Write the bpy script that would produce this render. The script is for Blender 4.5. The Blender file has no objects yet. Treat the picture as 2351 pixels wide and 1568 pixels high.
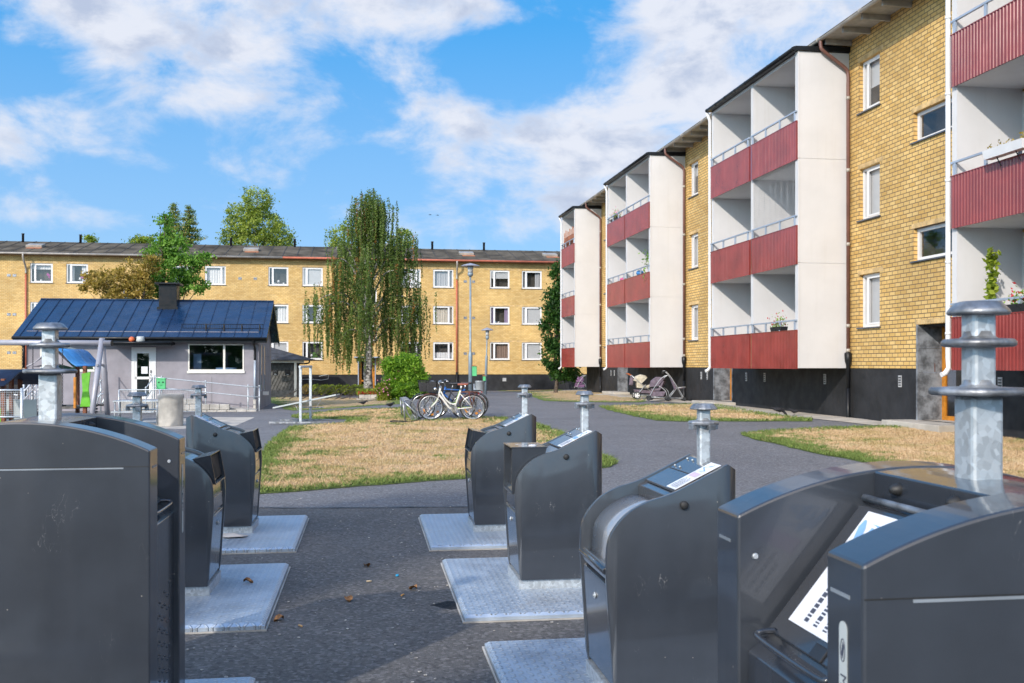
import bpy, bmesh, math, random
import numpy as np
from mathutils import Vector, Matrix
from mathutils.geometry import delaunay_2d_cdt

S = bpy.context.scene
COL = S.collection
R = math.radians
# ------------------------------------------------------------------ camera
EYE = 1.6
FP, U0, V0 = 2286.0, 1175.5, 839.0          # picture units: the photograph 2351 wide
cam_d = bpy.data.cameras.new("camera")
cam = bpy.data.objects.new("camera", cam_d)
COL.objects.link(cam)
cam.location = (0, 0, EYE)
cam.rotation_euler = (R(90), 0, 0)
cam_d.sensor_width = 36
cam_d.lens = 35.0
cam_d.shift_y = (V0 - 784.0) / 2351.0
cam_d.clip_start = 0.05
cam_d.clip_end = 3000
cam_d.dof.use_dof = True
cam_d.dof.focus_distance = 9.0
cam_d.dof.aperture_fstop = 9.0
S.camera = cam

# ------------------------------------------------------------------ sun, sky, exposure
SUN_EL, SUN_XY = R(26.5), (-0.49, -0.872)
sd = bpy.data.lights.new("sun", 'SUN')
sd.energy = 2.35
sd.angle = R(0.9)
sd.color = (1.0, 0.93, 0.85)
sun = bpy.data.objects.new("sun", sd)
COL.objects.link(sun)
sv = Vector((SUN_XY[0] * math.cos(SUN_EL), SUN_XY[1] * math.cos(SUN_EL), math.sin(SUN_EL)))
sun.rotation_euler = sv.to_track_quat('Z', 'Y').to_euler()
sun.location = (-30, -50, 40)
S.view_settings.view_transform = 'Standard'
S.view_settings.look = 'None'
S.view_settings.gamma = 1.0
S.view_settings.exposure = 0.64

W = bpy.data.worlds.new("World")
S.world = W
W.use_nodes = True
wn, wl = W.node_tree.nodes, W.node_tree.links
wn.clear()


def N(tree, typ, **kw):
    n = tree.nodes.new(typ)
    for k, v in kw.items():
        if k == 'inp':
            for kk, vv in v.items():
                n.inputs[kk].default_value = vv
        else:
            setattr(n, k, v)
    return n


def M2(tree, op, a, b=None, c=None, clamp=False):
    n = tree.nodes.new('ShaderNodeMath')
    n.operation = op
    n.use_clamp = clamp
    for i, x in enumerate((a, b, c)):
        if x is None:
            continue
        if isinstance(x, (int, float)):
            n.inputs[i].default_value = x
        else:
            tree.links.new(x, n.inputs[i])
    return n.outputs[0]


def MR(tree, x, a, b, lo=0.0, hi=1.0, smooth=True):
    n = tree.nodes.new('ShaderNodeMapRange')
    n.interpolation_type = 'SMOOTHSTEP' if smooth else 'LINEAR'
    tree.links.new(x, n.inputs[0])
    n.inputs[1].default_value, n.inputs[2].default_value = a, b
    n.inputs[3].default_value, n.inputs[4].default_value = lo, hi
    return n.outputs[0]


def MIX(tree, f, a, b, mode='MIX'):
    n = tree.nodes.new('ShaderNodeMix')
    n.data_type = 'RGBA'
    n.blend_type = mode
    n.clamp_factor = True
    n.clamp_result = False
    for i, x in ((0, f), (6, a), (7, b)):
        if isinstance(x, (int, float)):
            n.inputs[i].default_value = x
        elif isinstance(x, (tuple, list)):
            n.inputs[i].default_value = (x[0], x[1], x[2], 1)
        else:
            tree.links.new(x, n.inputs[i])
    return n.outputs[2]


def NOISE(tree, vec, scale, detail=4, rough=0.5, dist=0.0, out=0):
    n = tree.nodes.new('ShaderNodeTexNoise')
    n.inputs['Scale'].default_value = scale
    n.inputs['Detail'].default_value = detail
    n.inputs['Roughness'].default_value = rough
    n.inputs['Distortion'].default_value = dist
    if vec is not None:
        tree.links.new(vec, n.inputs['Vector'])
    return n.outputs[out]


def build_sky():
    t = W.node_tree
    sky = N(t, 'ShaderNodeTexSky', sky_type='NISHITA', sun_disc=False, sun_elevation=SUN_EL,
            sun_rotation=math.atan2(SUN_XY[0], SUN_XY[1]), altitude=0, air_density=1.0,
            dust_density=0.4, ozone_density=2.5)
    tc = N(t, 'ShaderNodeTexCoord')
    sep = N(t, 'ShaderNodeSeparateXYZ')
    t.links.new(tc.outputs['Generated'], sep.inputs[0])
    x, y, z = sep.outputs
    az = M2(t, 'ARCTAN2', x, y)
    el = M2(t, 'ARCSINE', z)
    # cloud layer: flat-based cumulus, noise stretched with the height above the horizon
    cv = N(t, 'ShaderNodeCombineXYZ')
    t.links.new(az, cv.inputs[0])
    t.links.new(M2(t, 'MULTIPLY', el, 1.7), cv.inputs[1])
    cv.inputs[2].default_value = 3.7
    n1 = NOISE(t, cv.outputs[0], 8.5, 10, 0.60, 0.25)
    n2 = NOISE(t, cv.outputs[0], 24.0, 6, 0.62)
    n3 = NOISE(t, cv.outputs[0], 2.2, 4, 0.5)
    # where the clouds stand: (azimuth deg, elevation deg, half width, half height, weight)
    blobs = [(-21, 20.0, 11, 4.2, .58), (-16.5, 14.6, 5, 1.7, .34), (-14.5, 18.5, 3.0, 3.0, .2), (-27, 11.8, 4, 1.8, .38), (-20.5, 10.7, 4.5, 1.1, .22),
             (-6.5, 20.2, 6, 1.9, .36), (-1.5, 19.4, 2.2, 1.2, .25), (-4, 14.0, 3.2, 2.0, .42), (-8, 12.6, 3.6, .9, .30), (-3.5, 11.0, 2.6, 1.0, .22),
             (-22.5, 8.0, 3.0, .8, .3), (-28, 7.4, 3.5, .9, .3), (6.5, 13.8, 6.0, 3.4, .50), (12, 15.5, 4, 3.0, .34), (4, 11, 6, 2.6, .34),
             (7.0, 18.6, 5.5, 1.3, .26), (17, 20.2, 8, 3.0, .40), (8, 20.8, 4, 1.4, .26), (2.5, 8, 9, 1.6, .16), (-2, 7, 6, .9, .10), (24, 17, 7, 6, .3),
             (45, 14, 12, 5, .3), (-48, 15, 10, 5, .3), (70, 28, 22, 14, .45), (-70, 30, 24, 14, .45), (20, 46, 24, 10, .4), (-25, 52, 22, 12, .4), (120, 35, 34, 18, .5), (175, 40, 30, 22, .6), (-165, 35, 30, 22, .6), (-120, 38, 34, 20, .5)]
    acc = None
    for a, e, ra, re, w in blobs:
        dx = M2(t, 'MULTIPLY_ADD', az, 1 / R(ra), -R(a) / R(ra))
        dy = M2(t, 'MULTIPLY_ADD', el, 1 / R(re), -R(e) / R(re))
        q = M2(t, 'ADD', M2(t, 'MULTIPLY', dx, dx), M2(t, 'MULTIPLY', dy, dy))
        g = M2(t, 'MULTIPLY', M2(t, 'EXPONENT', M2(t, 'MULTIPLY', q, -1.0)), w)
        acc = g if acc is None else M2(t, 'ADD', acc, g)
    dens = M2(t, 'ADD', M2(t, 'MULTIPLY', n1, 1.45), M2(t, 'ADD', acc, M2(t, 'MULTIPLY', n2, 0.16)))
    dens = M2(t, 'ADD', dens, M2(t, 'MULTIPLY', n3, 0.10))
    cover = MR(t, dens, 0.97, 1.40)
    thick = MR(t, dens, 1.12, 1.45)
    n4 = NOISE(t, cv.outputs[0], 13.0, 7, 0.6, 0.2)
    shade = M2(t, 'MULTIPLY', thick, MR(t, n4, 0.42, 0.66))
    cloud = MIX(t, shade, (3.75, 3.85, 4.2), (2.35, 2.65, 3.35))
    clear = MIX(t, MR(t, el, R(1), R(19), smooth=False), (2.0, 3.0, 4.15), (.34, 1.85, 3.95))
    clear = MIX(t, MR(t, el, R(20), R(70)), clear, (.16, .95, 2.9))
    skyc = MIX(t, 0.85, MIX(t, 1.0, sky.outputs[0], (0.35, 0.62, 0.9), 'MULTIPLY'), clear)
    # the air and the clouds are brighter on the sun's side of the sky, behind the viewer
    dot = M2(t, 'ADD', M2(t, 'ADD', M2(t, 'MULTIPLY', x, sv.x), M2(t, 'MULTIPLY', y, sv.y)), M2(t, 'MULTIPLY', z, sv.z))
    gc = N(t, 'ShaderNodeCombineXYZ')
    for i_, top in enumerate((3.7, 3.0, 2.4)): t.links.new(MR(t, dot, -.15, .95, 1.0, top), gc.inputs[i_])
    col = MIX(t, M2(t, 'MULTIPLY', cover, 0.93), skyc, cloud)
    col = MIX(t, 1.0, col, gc.outputs[0], 'MULTIPLY')
    bg = N(t, 'ShaderNodeBackground', inp={'Strength': 0.145})
    t.links.new(col, bg.inputs[0])
    o = N(t, 'ShaderNodeOutputWorld')
    t.links.new(bg.outputs[0], o.inputs[0])


build_sky()
S.cycles.max_bounces = 8
S.cycles.diffuse_bounces = 4
S.cycles.glossy_bounces = 4
S.cycles.transparent_max_bounces = 12
S.cycles.caustics_reflective = False
S.cycles.caustics_refractive = False
S.cycles.use_denoising = True
try:
    S.cycles.denoiser = 'OPENIMAGEDENOISE'
except Exception:
    pass

# ------------------------------------------------------------------ terrain
def sst(a, b, x):
    t = min(1.0, max(0.0, (x - a) / (b - a)))
    return t * t * (3 - 2 * t)


def g(x, y):
    k = sst(12, 27, y)
    z = k * (.12 + .10 * sst(-1, 7, x) - .30 * sst(2, 9, -x))
    z -= .45 * sst(45, 76, y) * (1 - .0 * x)
    z -= .035 * sst(3.2, 1.0, y) if y < 3.2 else 0
    return z


def P(u, v, Y):
    return Vector(((u - U0) / FP * Y, Y, EYE - (v - V0) / FP * Y))


def PX(u, Y):
    return (u - U0) / FP * Y


def G(u, v):
    """where the ray through picture point (u, v) meets the ground"""
    k = (v - V0) / FP
    lo, hi = 1.0, 400.0
    for _ in range(60):
        m = (lo + hi) / 2
        if EYE - k * m > g((u - U0) / FP * m, m):
            lo = m
        else:
            hi = m
    return ((u - U0) / FP * lo, lo)


# ------------------------------------------------------------------ mesh helpers
class MB:
    def __init__(s):
        s.v, s.f, s.sm = [], [], []

    def add(s, vs, fs, smooth=False):
        o = len(s.v)
        s.v.extend([tuple(p) for p in vs])
        for f in fs:
            s.f.append([i + o for i in f])
            s.sm.append(smooth)
        return s

    def quad(s, a, b, c, d):
        return s.add([a, b, c, d], [(0, 1, 2, 3)])

    def box(s, x0, x1, y0, y1, z0, z1):
        vs = [(x, y, z) for z in (z0, z1) for y in (y0, y1) for x in (x0, x1)]
        return s.add(vs, [(0, 2, 3, 1), (4, 5, 7, 6), (0, 1, 5, 4), (2, 6, 7, 3), (0, 4, 6, 2), (1, 3, 7, 5)])

    def obox(s, c, ax, ay, az):
        c, ax, ay, az = Vector(c), Vector(ax), Vector(ay), Vector(az)
        vs = [c + i * ax + j * ay + k * az for k in (-1, 1) for j in (-1, 1) for i in (-1, 1)]
        return s.add(vs, [(0, 2, 3, 1), (4, 5, 7, 6), (0, 1, 5, 4), (2, 6, 7, 3), (0, 4, 6, 2), (1, 3, 7, 5)])

    def beam(s, a, b, w, h, up=(0, 0, 1)):
        a, b, up = Vector(a), Vector(b), Vector(up)
        d = (b - a)
        L = d.length
        d = d / L
        sx = d.cross(up)
        if sx.length < 1e-5:
            sx = Vector((1, 0, 0))
        sx.normalize()
        sz = sx.cross(d)
        return s.obox((a + b) / 2, d * L / 2, sx * w / 2, sz * h / 2)

    def prism(s, poly, fn, h0, h1, smooth_side=False):
        """poly of 2d points, fn(p, q, h) -> 3d"""
        n = len(poly)
        vs = [fn(p, q, h0) for p, q in poly] + [fn(p, q, h1) for p, q in poly]
        o = len(s.v)
        s.add(vs, [tuple(range(n))[::-1], tuple(range(n, 2 * n))])
        for i in range(n):
            j = (i + 1) % n
            s.f.append([o + i, o + j, o + n + j, o + n + i])
            s.sm.append(smooth_side)
        return s

    def tube(s, pts, r, n=8, closed=False, caps=True, smooth=True):
        pts = [Vector(p) for p in pts]
        m = len(pts)
        rs = r if isinstance(r, (list, tuple)) else [r] * m
        T = []
        for i in range(m):
            if closed:
                d = pts[(i + 1) % m] - pts[i - 1]
            else:
                d = pts[min(i + 1, m - 1)] - pts[max(i - 1, 0)]
            T.append(d.normalized() if d.length > 1e-9 else Vector((0, 0, 1)))
        up = Vector((0, 0, 1)) if abs(T[0].z) < .9 else Vector((1, 0, 0))
        nv = T[0].cross(up).normalized()
        vs, o = [], len(s.v)
        for i in range(m):
            nv = nv - T[i] * nv.dot(T[i])
            if nv.length < 1e-6:
                nv = T[i].orthogonal()
            nv.normalize()
            bv = T[i].cross(nv)
            for k in range(n):
                a = 2 * math.pi * k / n
                vs.append(pts[i] + (nv * math.cos(a) + bv * math.sin(a)) * rs[i])
        s.v.extend([tuple(p) for p in vs])
        for i in range(m if closed else m - 1):
            j = (i + 1) % m
            for k in range(n):
                l = (k + 1) % n
                s.f.append([o + i * n + k, o + i * n + l, o + j * n + l, o + j * n + k])
                s.sm.append(smooth)
        if caps and not closed:
            s.f.append([o + k for k in range(n)][::-1]); s.sm.append(False)
            s.f.append([o + (m - 1) * n + k for k in range(n)]); s.sm.append(False)
        return s

    def lathe(s, prof, c=(0, 0, 0), n=16, ax=(0, 0, 1), smooth=True, rot=0.0, caps=True):
        """prof: list of (radius, height along ax)"""
        c, ax = Vector(c), Vector(ax).normalized()
        e1 = ax.orthogonal().normalized() if abs(ax.z) < .99 else Vector((1, 0, 0))
        e2 = ax.cross(e1)
        o = len(s.v)
        for r, h in prof:
            for k in range(n):
                a = 2 * math.pi * k / n + rot
                s.v.append(tuple(c + ax * h + (e1 * math.cos(a) + e2 * math.sin(a)) * r))
        for i in range(len(prof) - 1):
            for k in range(n):
                l = (k + 1) % n
                s.f.append([o + i * n + k, o + i * n + l, o + (i + 1) * n + l, o + (i + 1) * n + k])
                s.sm.append(smooth)
        if caps:
            s.f.append([o + k for k in range(n)][::-1]); s.sm.append(False)
            q = (len(prof) - 1) * n
            s.f.append([o + q + k for k in range(n)]); s.sm.append(False)
        return s

    def ball(s, c, r, sc=(1, 1, 1), n=10):
        c = Vector(c)
        prof = [(max(1e-4, math.sin(math.pi * i / n)), -math.cos(math.pi * i / n)) for i in range(n + 1)]
        o = len(s.v)
        s.lathe(prof, (0, 0, 0), n + 2, caps=False)
        for i in range(o, len(s.v)):
            p = s.v[i]
            s.v[i] = (c.x + p[0] * r * sc[0], c.y + p[1] * r * sc[1], c.z + p[2] * r * sc[2])
        return s

    def xf(s, fn, start=0):
        for i in range(start, len(s.v)):
            s.v[i] = tuple(fn(*s.v[i]))
        return s

    def build(s, name, m, parent=None, bevel=0, seg=2, recalc=True, loc=None, rot=None, flip=False):
        me = bpy.data.meshes.new(name)
        me.from_pydata(s.v, [], s.f)
        me.polygons.foreach_set('use_smooth', s.sm)
        if recalc:
            bm = bmesh.new()
            bm.from_mesh(me)
            bmesh.ops.recalc_face_normals(bm, faces=bm.faces)
            bm.to_mesh(me)
            bm.free()
        me.update()
        ob = bpy.data.objects.new(name, me)
        COL.objects.link(ob)
        if m:
            me.materials.append(m)
        if parent:
            ob.parent = parent
        if loc is not None:
            ob.location = loc
        if rot is not None:
            ob.rotation_euler = rot
        if bevel:
            b = ob.modifiers.new('bevel', 'BEVEL')
            b.width = bevel
            b.segments = seg
            b.limit_method = 'ANGLE'
            b.angle_limit = R(40)
            b.harden_normals = False
        return ob


def empty(name, loc=(0, 0, 0), rz=0.0, label=None, cat=None, group=None, kind=None):
    o = bpy.data.objects.new(name, None)
    COL.objects.link(o)
    o.location = loc
    o.rotation_euler = (0, 0, rz)
    o.empty_display_size = 0.2
    return tag(o, label, cat, group, kind)


def tag(o, label=None, cat=None, group=None, kind=None):
    if label: o['label'] = label
    if cat: o['category'] = cat
    if group: o['group'] = group
    if kind: o['kind'] = kind
    return o


def copy_tree(o, parent=None):
    c = o.copy()
    COL.objects.link(c)
    if parent is not None:
        c.parent = parent
    for ch in list(o.children):
        copy_tree(ch, c)
    return c


def crv(pts, n=8):
    """Catmull-Rom through 2d/3d points"""
    pts = [Vector(p) for p in pts]
    out = []
    for i in range(len(pts) - 1):
        p0, p1, p2, p3 = pts[max(i - 1, 0)], pts[i], pts[i + 1], pts[min(i + 2, len(pts) - 1)]
        for k in range(n):
            t = k / n
            out.append(0.5 * ((2 * p1) + (p2 - p0) * t + (2 * p0 - 5 * p1 + 4 * p2 - p3) * t * t + (3 * p1 - p0 - 3 * p2 + p3) * t ** 3))
    out.append(pts[-1])
    return out


# ------------------------------------------------------------------ materials
def newmat(name):
    m = bpy.data.materials.new(name)
    m.use_nodes = True
    t = m.node_tree
    t.nodes.clear()
    p = t.nodes.new('ShaderNodeBsdfPrincipled')
    o = t.nodes.new('ShaderNodeOutputMaterial')
    t.links.new(p.outputs[0], o.inputs[0])
    return m, t, p, o


def bump(t, p, h, strength=.3, dist=.01):
    b = t.nodes.new('ShaderNodeBump')
    b.inputs['Strength'].default_value = strength
    b.inputs['Distance'].default_value = dist
    t.links.new(h, b.inputs['Height'])
    t.links.new(b.outputs[0], p.inputs['Normal'])
    return b


def mat(name, c, rough=.6, metal=0, var=.12, vs=3.0, bs=0, bstr=.2, bd=.004, coat=0, spec=None, c2=None, vs2=None, dirt=0, dirtc=(.25, .2, .14), detail=5, rvar=.1, streak=0):
    m, t, p, o = newmat(name)
    tc = N(t, 'ShaderNodeTexCoord')
    ob = tc.outputs['Object']
    n = NOISE(t, ob, vs, detail, .6)
    c2 = c2 or tuple(x * (1 - 2 * var) for x in c)
    chi = tuple(min(1, x * (1 + var)) for x in c)
    col = MIX(t, MR(t, n, .3, .7), c2, chi)
    if dirt:
        d = NOISE(t, ob, vs * 4.3, 8, .7, .4)
        col = MIX(t, MR(t, d, .72 - .25 * dirt, .86), col, dirtc)
    if streak:
        mp = N(t, 'ShaderNodeMapping', inp={'Scale': (5, 5, .22)}); t.links.new(ob, mp.inputs[0])
        sk = M2(t, 'MULTIPLY', MR(t, NOISE(t, mp.outputs[0], 1.6, 6, .65), .5, .72), MR(t, NOISE(t, ob, .5, 3), .35, .65))
        col = MIX(t, M2(t, 'MULTIPLY', sk, streak), col, dirtc)
    t.links.new(col, p.inputs['Base Color'])
    rr = MR(t, NOISE(t, ob, vs * 2.1, 4), .3, .7, max(0.02, rough - rvar), min(1, rough + rvar))
    t.links.new(rr, p.inputs['Roughness'])
    p.inputs['Metallic'].default_value = metal
    if coat:
        p.inputs['Coat Weight'].default_value = coat
        p.inputs['Coat Roughness'].default_value = .12
    if spec is not None:
        p.inputs['Specular IOR Level'].default_value = spec
    if bs:
        bump(t, p, NOISE(t, ob, bs, 3, .6), bstr, bd)
    return m


def mat_brick(name, c1, c2, mortar, bw=.25, bh=.10, ms=.0115, warm=.5):
    m, t, p, o = newmat(name)
    tc = N(t, 'ShaderNodeTexCoord')
    ge = N(t, 'ShaderNodeNewGeometry')
    vt = N(t, 'ShaderNodeVectorTransform', vector_type='NORMAL', convert_from='WORLD', convert_to='OBJECT')
    t.links.new(ge.outputs['True Normal'], vt.inputs[0])
    sn = N(t, 'ShaderNodeSeparateXYZ'); t.links.new(vt.outputs[0], sn.inputs[0])
    sp = N(t, 'ShaderNodeSeparateXYZ'); t.links.new(tc.outputs['Object'], sp.inputs[0])
    isx = M2(t, 'GREATER_THAN', M2(t, 'ABSOLUTE', sn.outputs[0]), .6)
    along = M2(t, 'ADD', M2(t, 'MULTIPLY', isx, sp.outputs[1]), M2(t, 'MULTIPLY', M2(t, 'SUBTRACT', 1.0, isx), sp.outputs[0]))
    cv = N(t, 'ShaderNodeCombineXYZ')
    t.links.new(along, cv.inputs[0]); t.links.new(sp.outputs[2], cv.inputs[1])
    # a little waviness in the laying
    b = N(t, 'ShaderNodeTexBrick', offset=.5, squash=1.0, offset_frequency=2)
    t.links.new(cv.outputs[0], b.inputs['Vector'])
    b.inputs['Color1'].default_value = (0, 0, 0, 1)
    b.inputs['Color2'].default_value = (1, 1, 1, 1)
    b.inputs['Mortar'].default_value = (.5, .5, .5, 1)
    b.inputs['Scale'].default_value = 1
    b.inputs['Mortar Size'].default_value = ms
    b.inputs['Mortar Smooth'].default_value = .25
    b.inputs['Bias'].default_value = 0
    b.inputs['Brick Width'].default_value = bw
    b.inputs['Row Height'].default_value = bh
    tone = M2(t, 'ADD', M2(t, 'MULTIPLY', b.outputs['Color'], .75), M2(t, 'MULTIPLY', NOISE(t, cv.outputs[0], 14, 3), .25))
    col = MIX(t, tone, c1, c2)
    patch = MR(t, NOISE(t, cv.outputs[0], .35, 5, .65), .35, .7, .76, 1.10)
    cc = N(t, 'ShaderNodeCombineXYZ')
    for i in range(3): t.links.new(patch, cc.inputs[i])
    col = MIX(t, 1.0, col, cc.outputs[0], 'MULTIPLY')
    col = MIX(t, b.outputs['Fac'], col, mortar)
    t.links.new(col, p.inputs['Base Color'])
    p.inputs['Roughness'].default_value = .75
    h = M2(t, 'ADD', M2(t, 'SUBTRACT', 1.0, b.outputs['Fac']), M2(t, 'MULTIPLY', NOISE(t, cv.outputs[0], 60, 2), .25))
    bump(t, p, h, .5, .008)
    return m


def mat_glass(name, tint=(.02, .025, .03), alpha=.9, refl=.07):
    """window glass: mirror at the surface, partly clear to what stands behind it"""
    m, t, p, o = newmat(name)
    t.nodes.remove(p)
    gl = N(t, 'ShaderNodeBsdfGlossy', inp={'Roughness': .02, 'Color': (1, 1, 1, 1)})
    tr = N(t, 'ShaderNodeBsdfTransparent', inp={'Color': (alpha, alpha, alpha, 1)})
    lw = N(t, 'ShaderNodeLayerWeight', inp={'Blend': .5})
    fr_ = M2(t, 'ADD', M2(t, 'MULTIPLY', M2(t, 'POWER', lw.outputs['Facing'], 4.0), .9), refl)
    tc = N(t, 'ShaderNodeTexCoord')
    bp = N(t, 'ShaderNodeBump', inp={'Strength': .06, 'Distance': .02})
    t.links.new(NOISE(t, tc.outputs['Object'], 1.3, 2), bp.inputs['Height'])
    t.links.new(bp.outputs[0], gl.inputs['Normal'])
    mx = N(t, 'ShaderNodeMixShader')
    t.links.new(fr_, mx.inputs[0])
    t.links.new(tr.outputs[0], mx.inputs[1])
    t.links.new(gl.outputs[0], mx.inputs[2])
    t.links.new(mx.outputs[0], o.inputs[0])
    return m


def mat_asphalt(name, c, worn=.35, wet=False):
    m, t, p, o = newmat(name)
    tc = N(t, 'ShaderNodeTexCoord')
    ob = tc.outputs['Object']
    fine = NOISE(t, ob, 180, 3, .7)
    big = NOISE(t, ob, .45, 6, .6)
    mid = NOISE(t, ob, 2.6, 6, .65, .5)
    v = N(t, 'ShaderNodeTexVoronoi'); v.inputs['Scale'].default_value = 95
    t.links.new(ob, v.inputs['Vector'])
    col = MIX(t, MR(t, big, .3, .7), tuple(x * .82 for x in c), tuple(x * 1.15 for x in c))
    col = MIX(t, MR(t, mid, .5, .8, 0, worn), col, tuple(x * 1.6 for x in c))
    col = MIX(t, MR(t, fine, .35, .7, 0, .6), col, tuple(x * .5 for x in c))
    col = MIX(t, MR(t, NOISE(t, ob, 38, 3, .8), .45, .7, 0, .35), col, tuple(x * 1.7 for x in c))
    st = M2(t, 'MULTIPLY', MR(t, v.outputs['Distance'], .16, .05), MR(t, NOISE(t, ob, 60, 2), .55, .62))
    col = MIX(t, st, col, (.32, .30, .28))
    t.links.new(col, p.inputs['Base Color'])
    v2 = N(t, 'ShaderNodeTexVoronoi', inp={'Scale': 48.0}); t.links.new(ob, v2.inputs['Vector'])
    sc2 = N(t, 'ShaderNodeSeparateColor'); t.links.new(v2.outputs['Color'], sc2.inputs[0])
    col = MIX(t, MR(t, sc2.outputs[0], .55, 1.0, 0, .5), col, tuple(x * 2.1 for x in c))
    col = MIX(t, MR(t, sc2.outputs[1], .6, 1.0, 0, .6), col, tuple(x * .42 for x in c))
    spot = NOISE(t, ob, 1.15, 7, .7, .6)
    col = MIX(t, MR(t, spot, .60, .70, 0, .5), col, tuple(x * .5 for x in c))
    col = MIX(t, MR(t, NOISE(t, ob, .9, 7, .7, .3), .60, .75, 0, .45), col, (.26, .225, .19))
    t.links.new(col, p.inputs['Base Color'])
    t.links.new(MR(t, mid, .3, .7, .75, .92), p.inputs['Roughness'])
    p.inputs['Specular IOR Level'].default_value = .35
    bump(t, p, M2(t, 'ADD', fine, NOISE(t, ob, 60, 2, .7)), .6, .01)
    return m


def mat_lawn(name, blade=False):
    m, t, p, o = newmat(name)
    tc = N(t, 'ShaderNodeTexCoord')
    ob = tc.outputs['Object']
    at = N(t, 'ShaderNodeAttribute', attribute_name='edge')
    big = NOISE(t, ob, .55, 5, .6)
    mid = NOISE(t, ob, 2.4, 5, .65)
    wet = M2(t, 'ADD', M2(t, 'MULTIPLY', big, .55), M2(t, 'ADD', M2(t, 'MULTIPLY', mid, .5), M2(t, 'MULTIPLY', NOISE(t, ob, 6.5, 3, .6), .55)))
    wet = M2(t, 'ADD', wet, M2(t, 'MULTIPLY', at.outputs['Fac'], .33))
    green = MR(t, wet, .90, 1.0)
    fine = NOISE(t, ob, 30 if not blade else 45, 4, .7)
    dry = MIX(t, MR(t, fine, .3, .7), (.37, .245, .125), (.68, .50, .30))
    dry = MIX(t, MR(t, NOISE(t, ob, 1.1, 4), .45, .7, 0, .75), dry, (.36, .29, .11))
    dry = MIX(t, MR(t, NOISE(t, ob, .8, 5, .7), .5, .72, 0, .6), dry, (.66, .50, .33))
    grn = MIX(t, MR(t, fine, .3, .7), (.075, .125, .03), (.22, .28, .075))
    col = MIX(t, green, dry, grn)
    t.links.new(col, p.inputs['Base Color'])
    p.inputs['Roughness'].default_value = .85
    p.inputs['Specular IOR Level'].default_value = .2
    if not blade:
        bump(t, p, NOISE(t, ob, 22, 6, .75), .9, .05)
    return m


def mat_leaf(name, dark, light, dry=None, trans=.35):
    m, t, p, o = newmat(name)
    at = N(t, 'ShaderNodeAttribute', attribute_name='tint')
    f = at.outputs['Fac']
    col = MIX(t, MR(t, f, .0, .75, smooth=False), dark, light)
    if dry:
        col = MIX(t, MR(t, f, .80, .86), col, dry)
    t.links.new(col, p.inputs['Base Color'])
    p.inputs['Roughness'].default_value = .5
    p.inputs['Specular IOR Level'].default_value = .25
    tl = N(t, 'ShaderNodeBsdfTranslucent')
    t.links.new(MIX(t, 1.0, col, (1.5, 1.6, .7), 'MULTIPLY'), tl.inputs['Color'])
    mx = N(t, 'ShaderNodeMixShader', inp={0: trans})
    t.links.new(p.outputs[0], mx.inputs[1]); t.links.new(tl.outputs[0], mx.inputs[2])
    t.links.new(mx.outputs[0], o.inputs[0])
    return m


def mat_bark(name, c1, c2, sx=6, sz=2):
    m, t, p, o = newmat(name)
    tc = N(t, 'ShaderNodeTexCoord')
    mp = N(t, 'ShaderNodeMapping', inp={'Scale': (sx, sx, sz)})
    t.links.new(tc.outputs['Object'], mp.inputs[0])
    n = NOISE(t, mp.outputs[0], 1.5, 8, .7, .6)
    t.links.new(MIX(t, MR(t, n, .42, .58), c1, c2), p.inputs['Base Color'])
    p.inputs['Roughness'].default_value = .9
    bump(t, p, n, .7, .03)
    return m


def mat_galv(name, c=(.52, .56, .585), rough=.42, sp=14, metal=.55):
    """hot-dip galvanised steel with its crystal spangle"""
    m, t, p, o = newmat(name)
    tc = N(t, 'ShaderNodeTexCoord')
    ob = tc.outputs['Object']
    v = N(t, 'ShaderNodeTexVoronoi', inp={'Scale': sp * 4.0, 'Randomness': 1.0})
    t.links.new(ob, v.inputs['Vector'])
    sep = N(t, 'ShaderNodeSeparateColor'); t.links.new(v.outputs['Color'], sep.inputs[0])
    col = MIX(t, sep.outputs[0], tuple(x * .80 for x in c), tuple(min(1, x * 1.22) for x in c))
    d = NOISE(t, ob, 9, 7, .7, .4)
    col = MIX(t, MR(t, d, .58, .74, 0, .55), col, (.24, .22, .20))
    col = MIX(t, MR(t, NOISE(t, ob, 26, 6, .7), .66, .74, 0, .7), col, (.62, .64, .64))
    t.links.new(col, p.inputs['Base Color'])
    t.links.new(M2(t, 'ADD', M2(t, 'MULTIPLY', sep.outputs[1], .2), rough - .08), p.inputs['Roughness'])
    p.inputs['Metallic'].default_value = metal
    bump(t, p, NOISE(t, ob, 120, 3), .15, .002)
    return m


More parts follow.
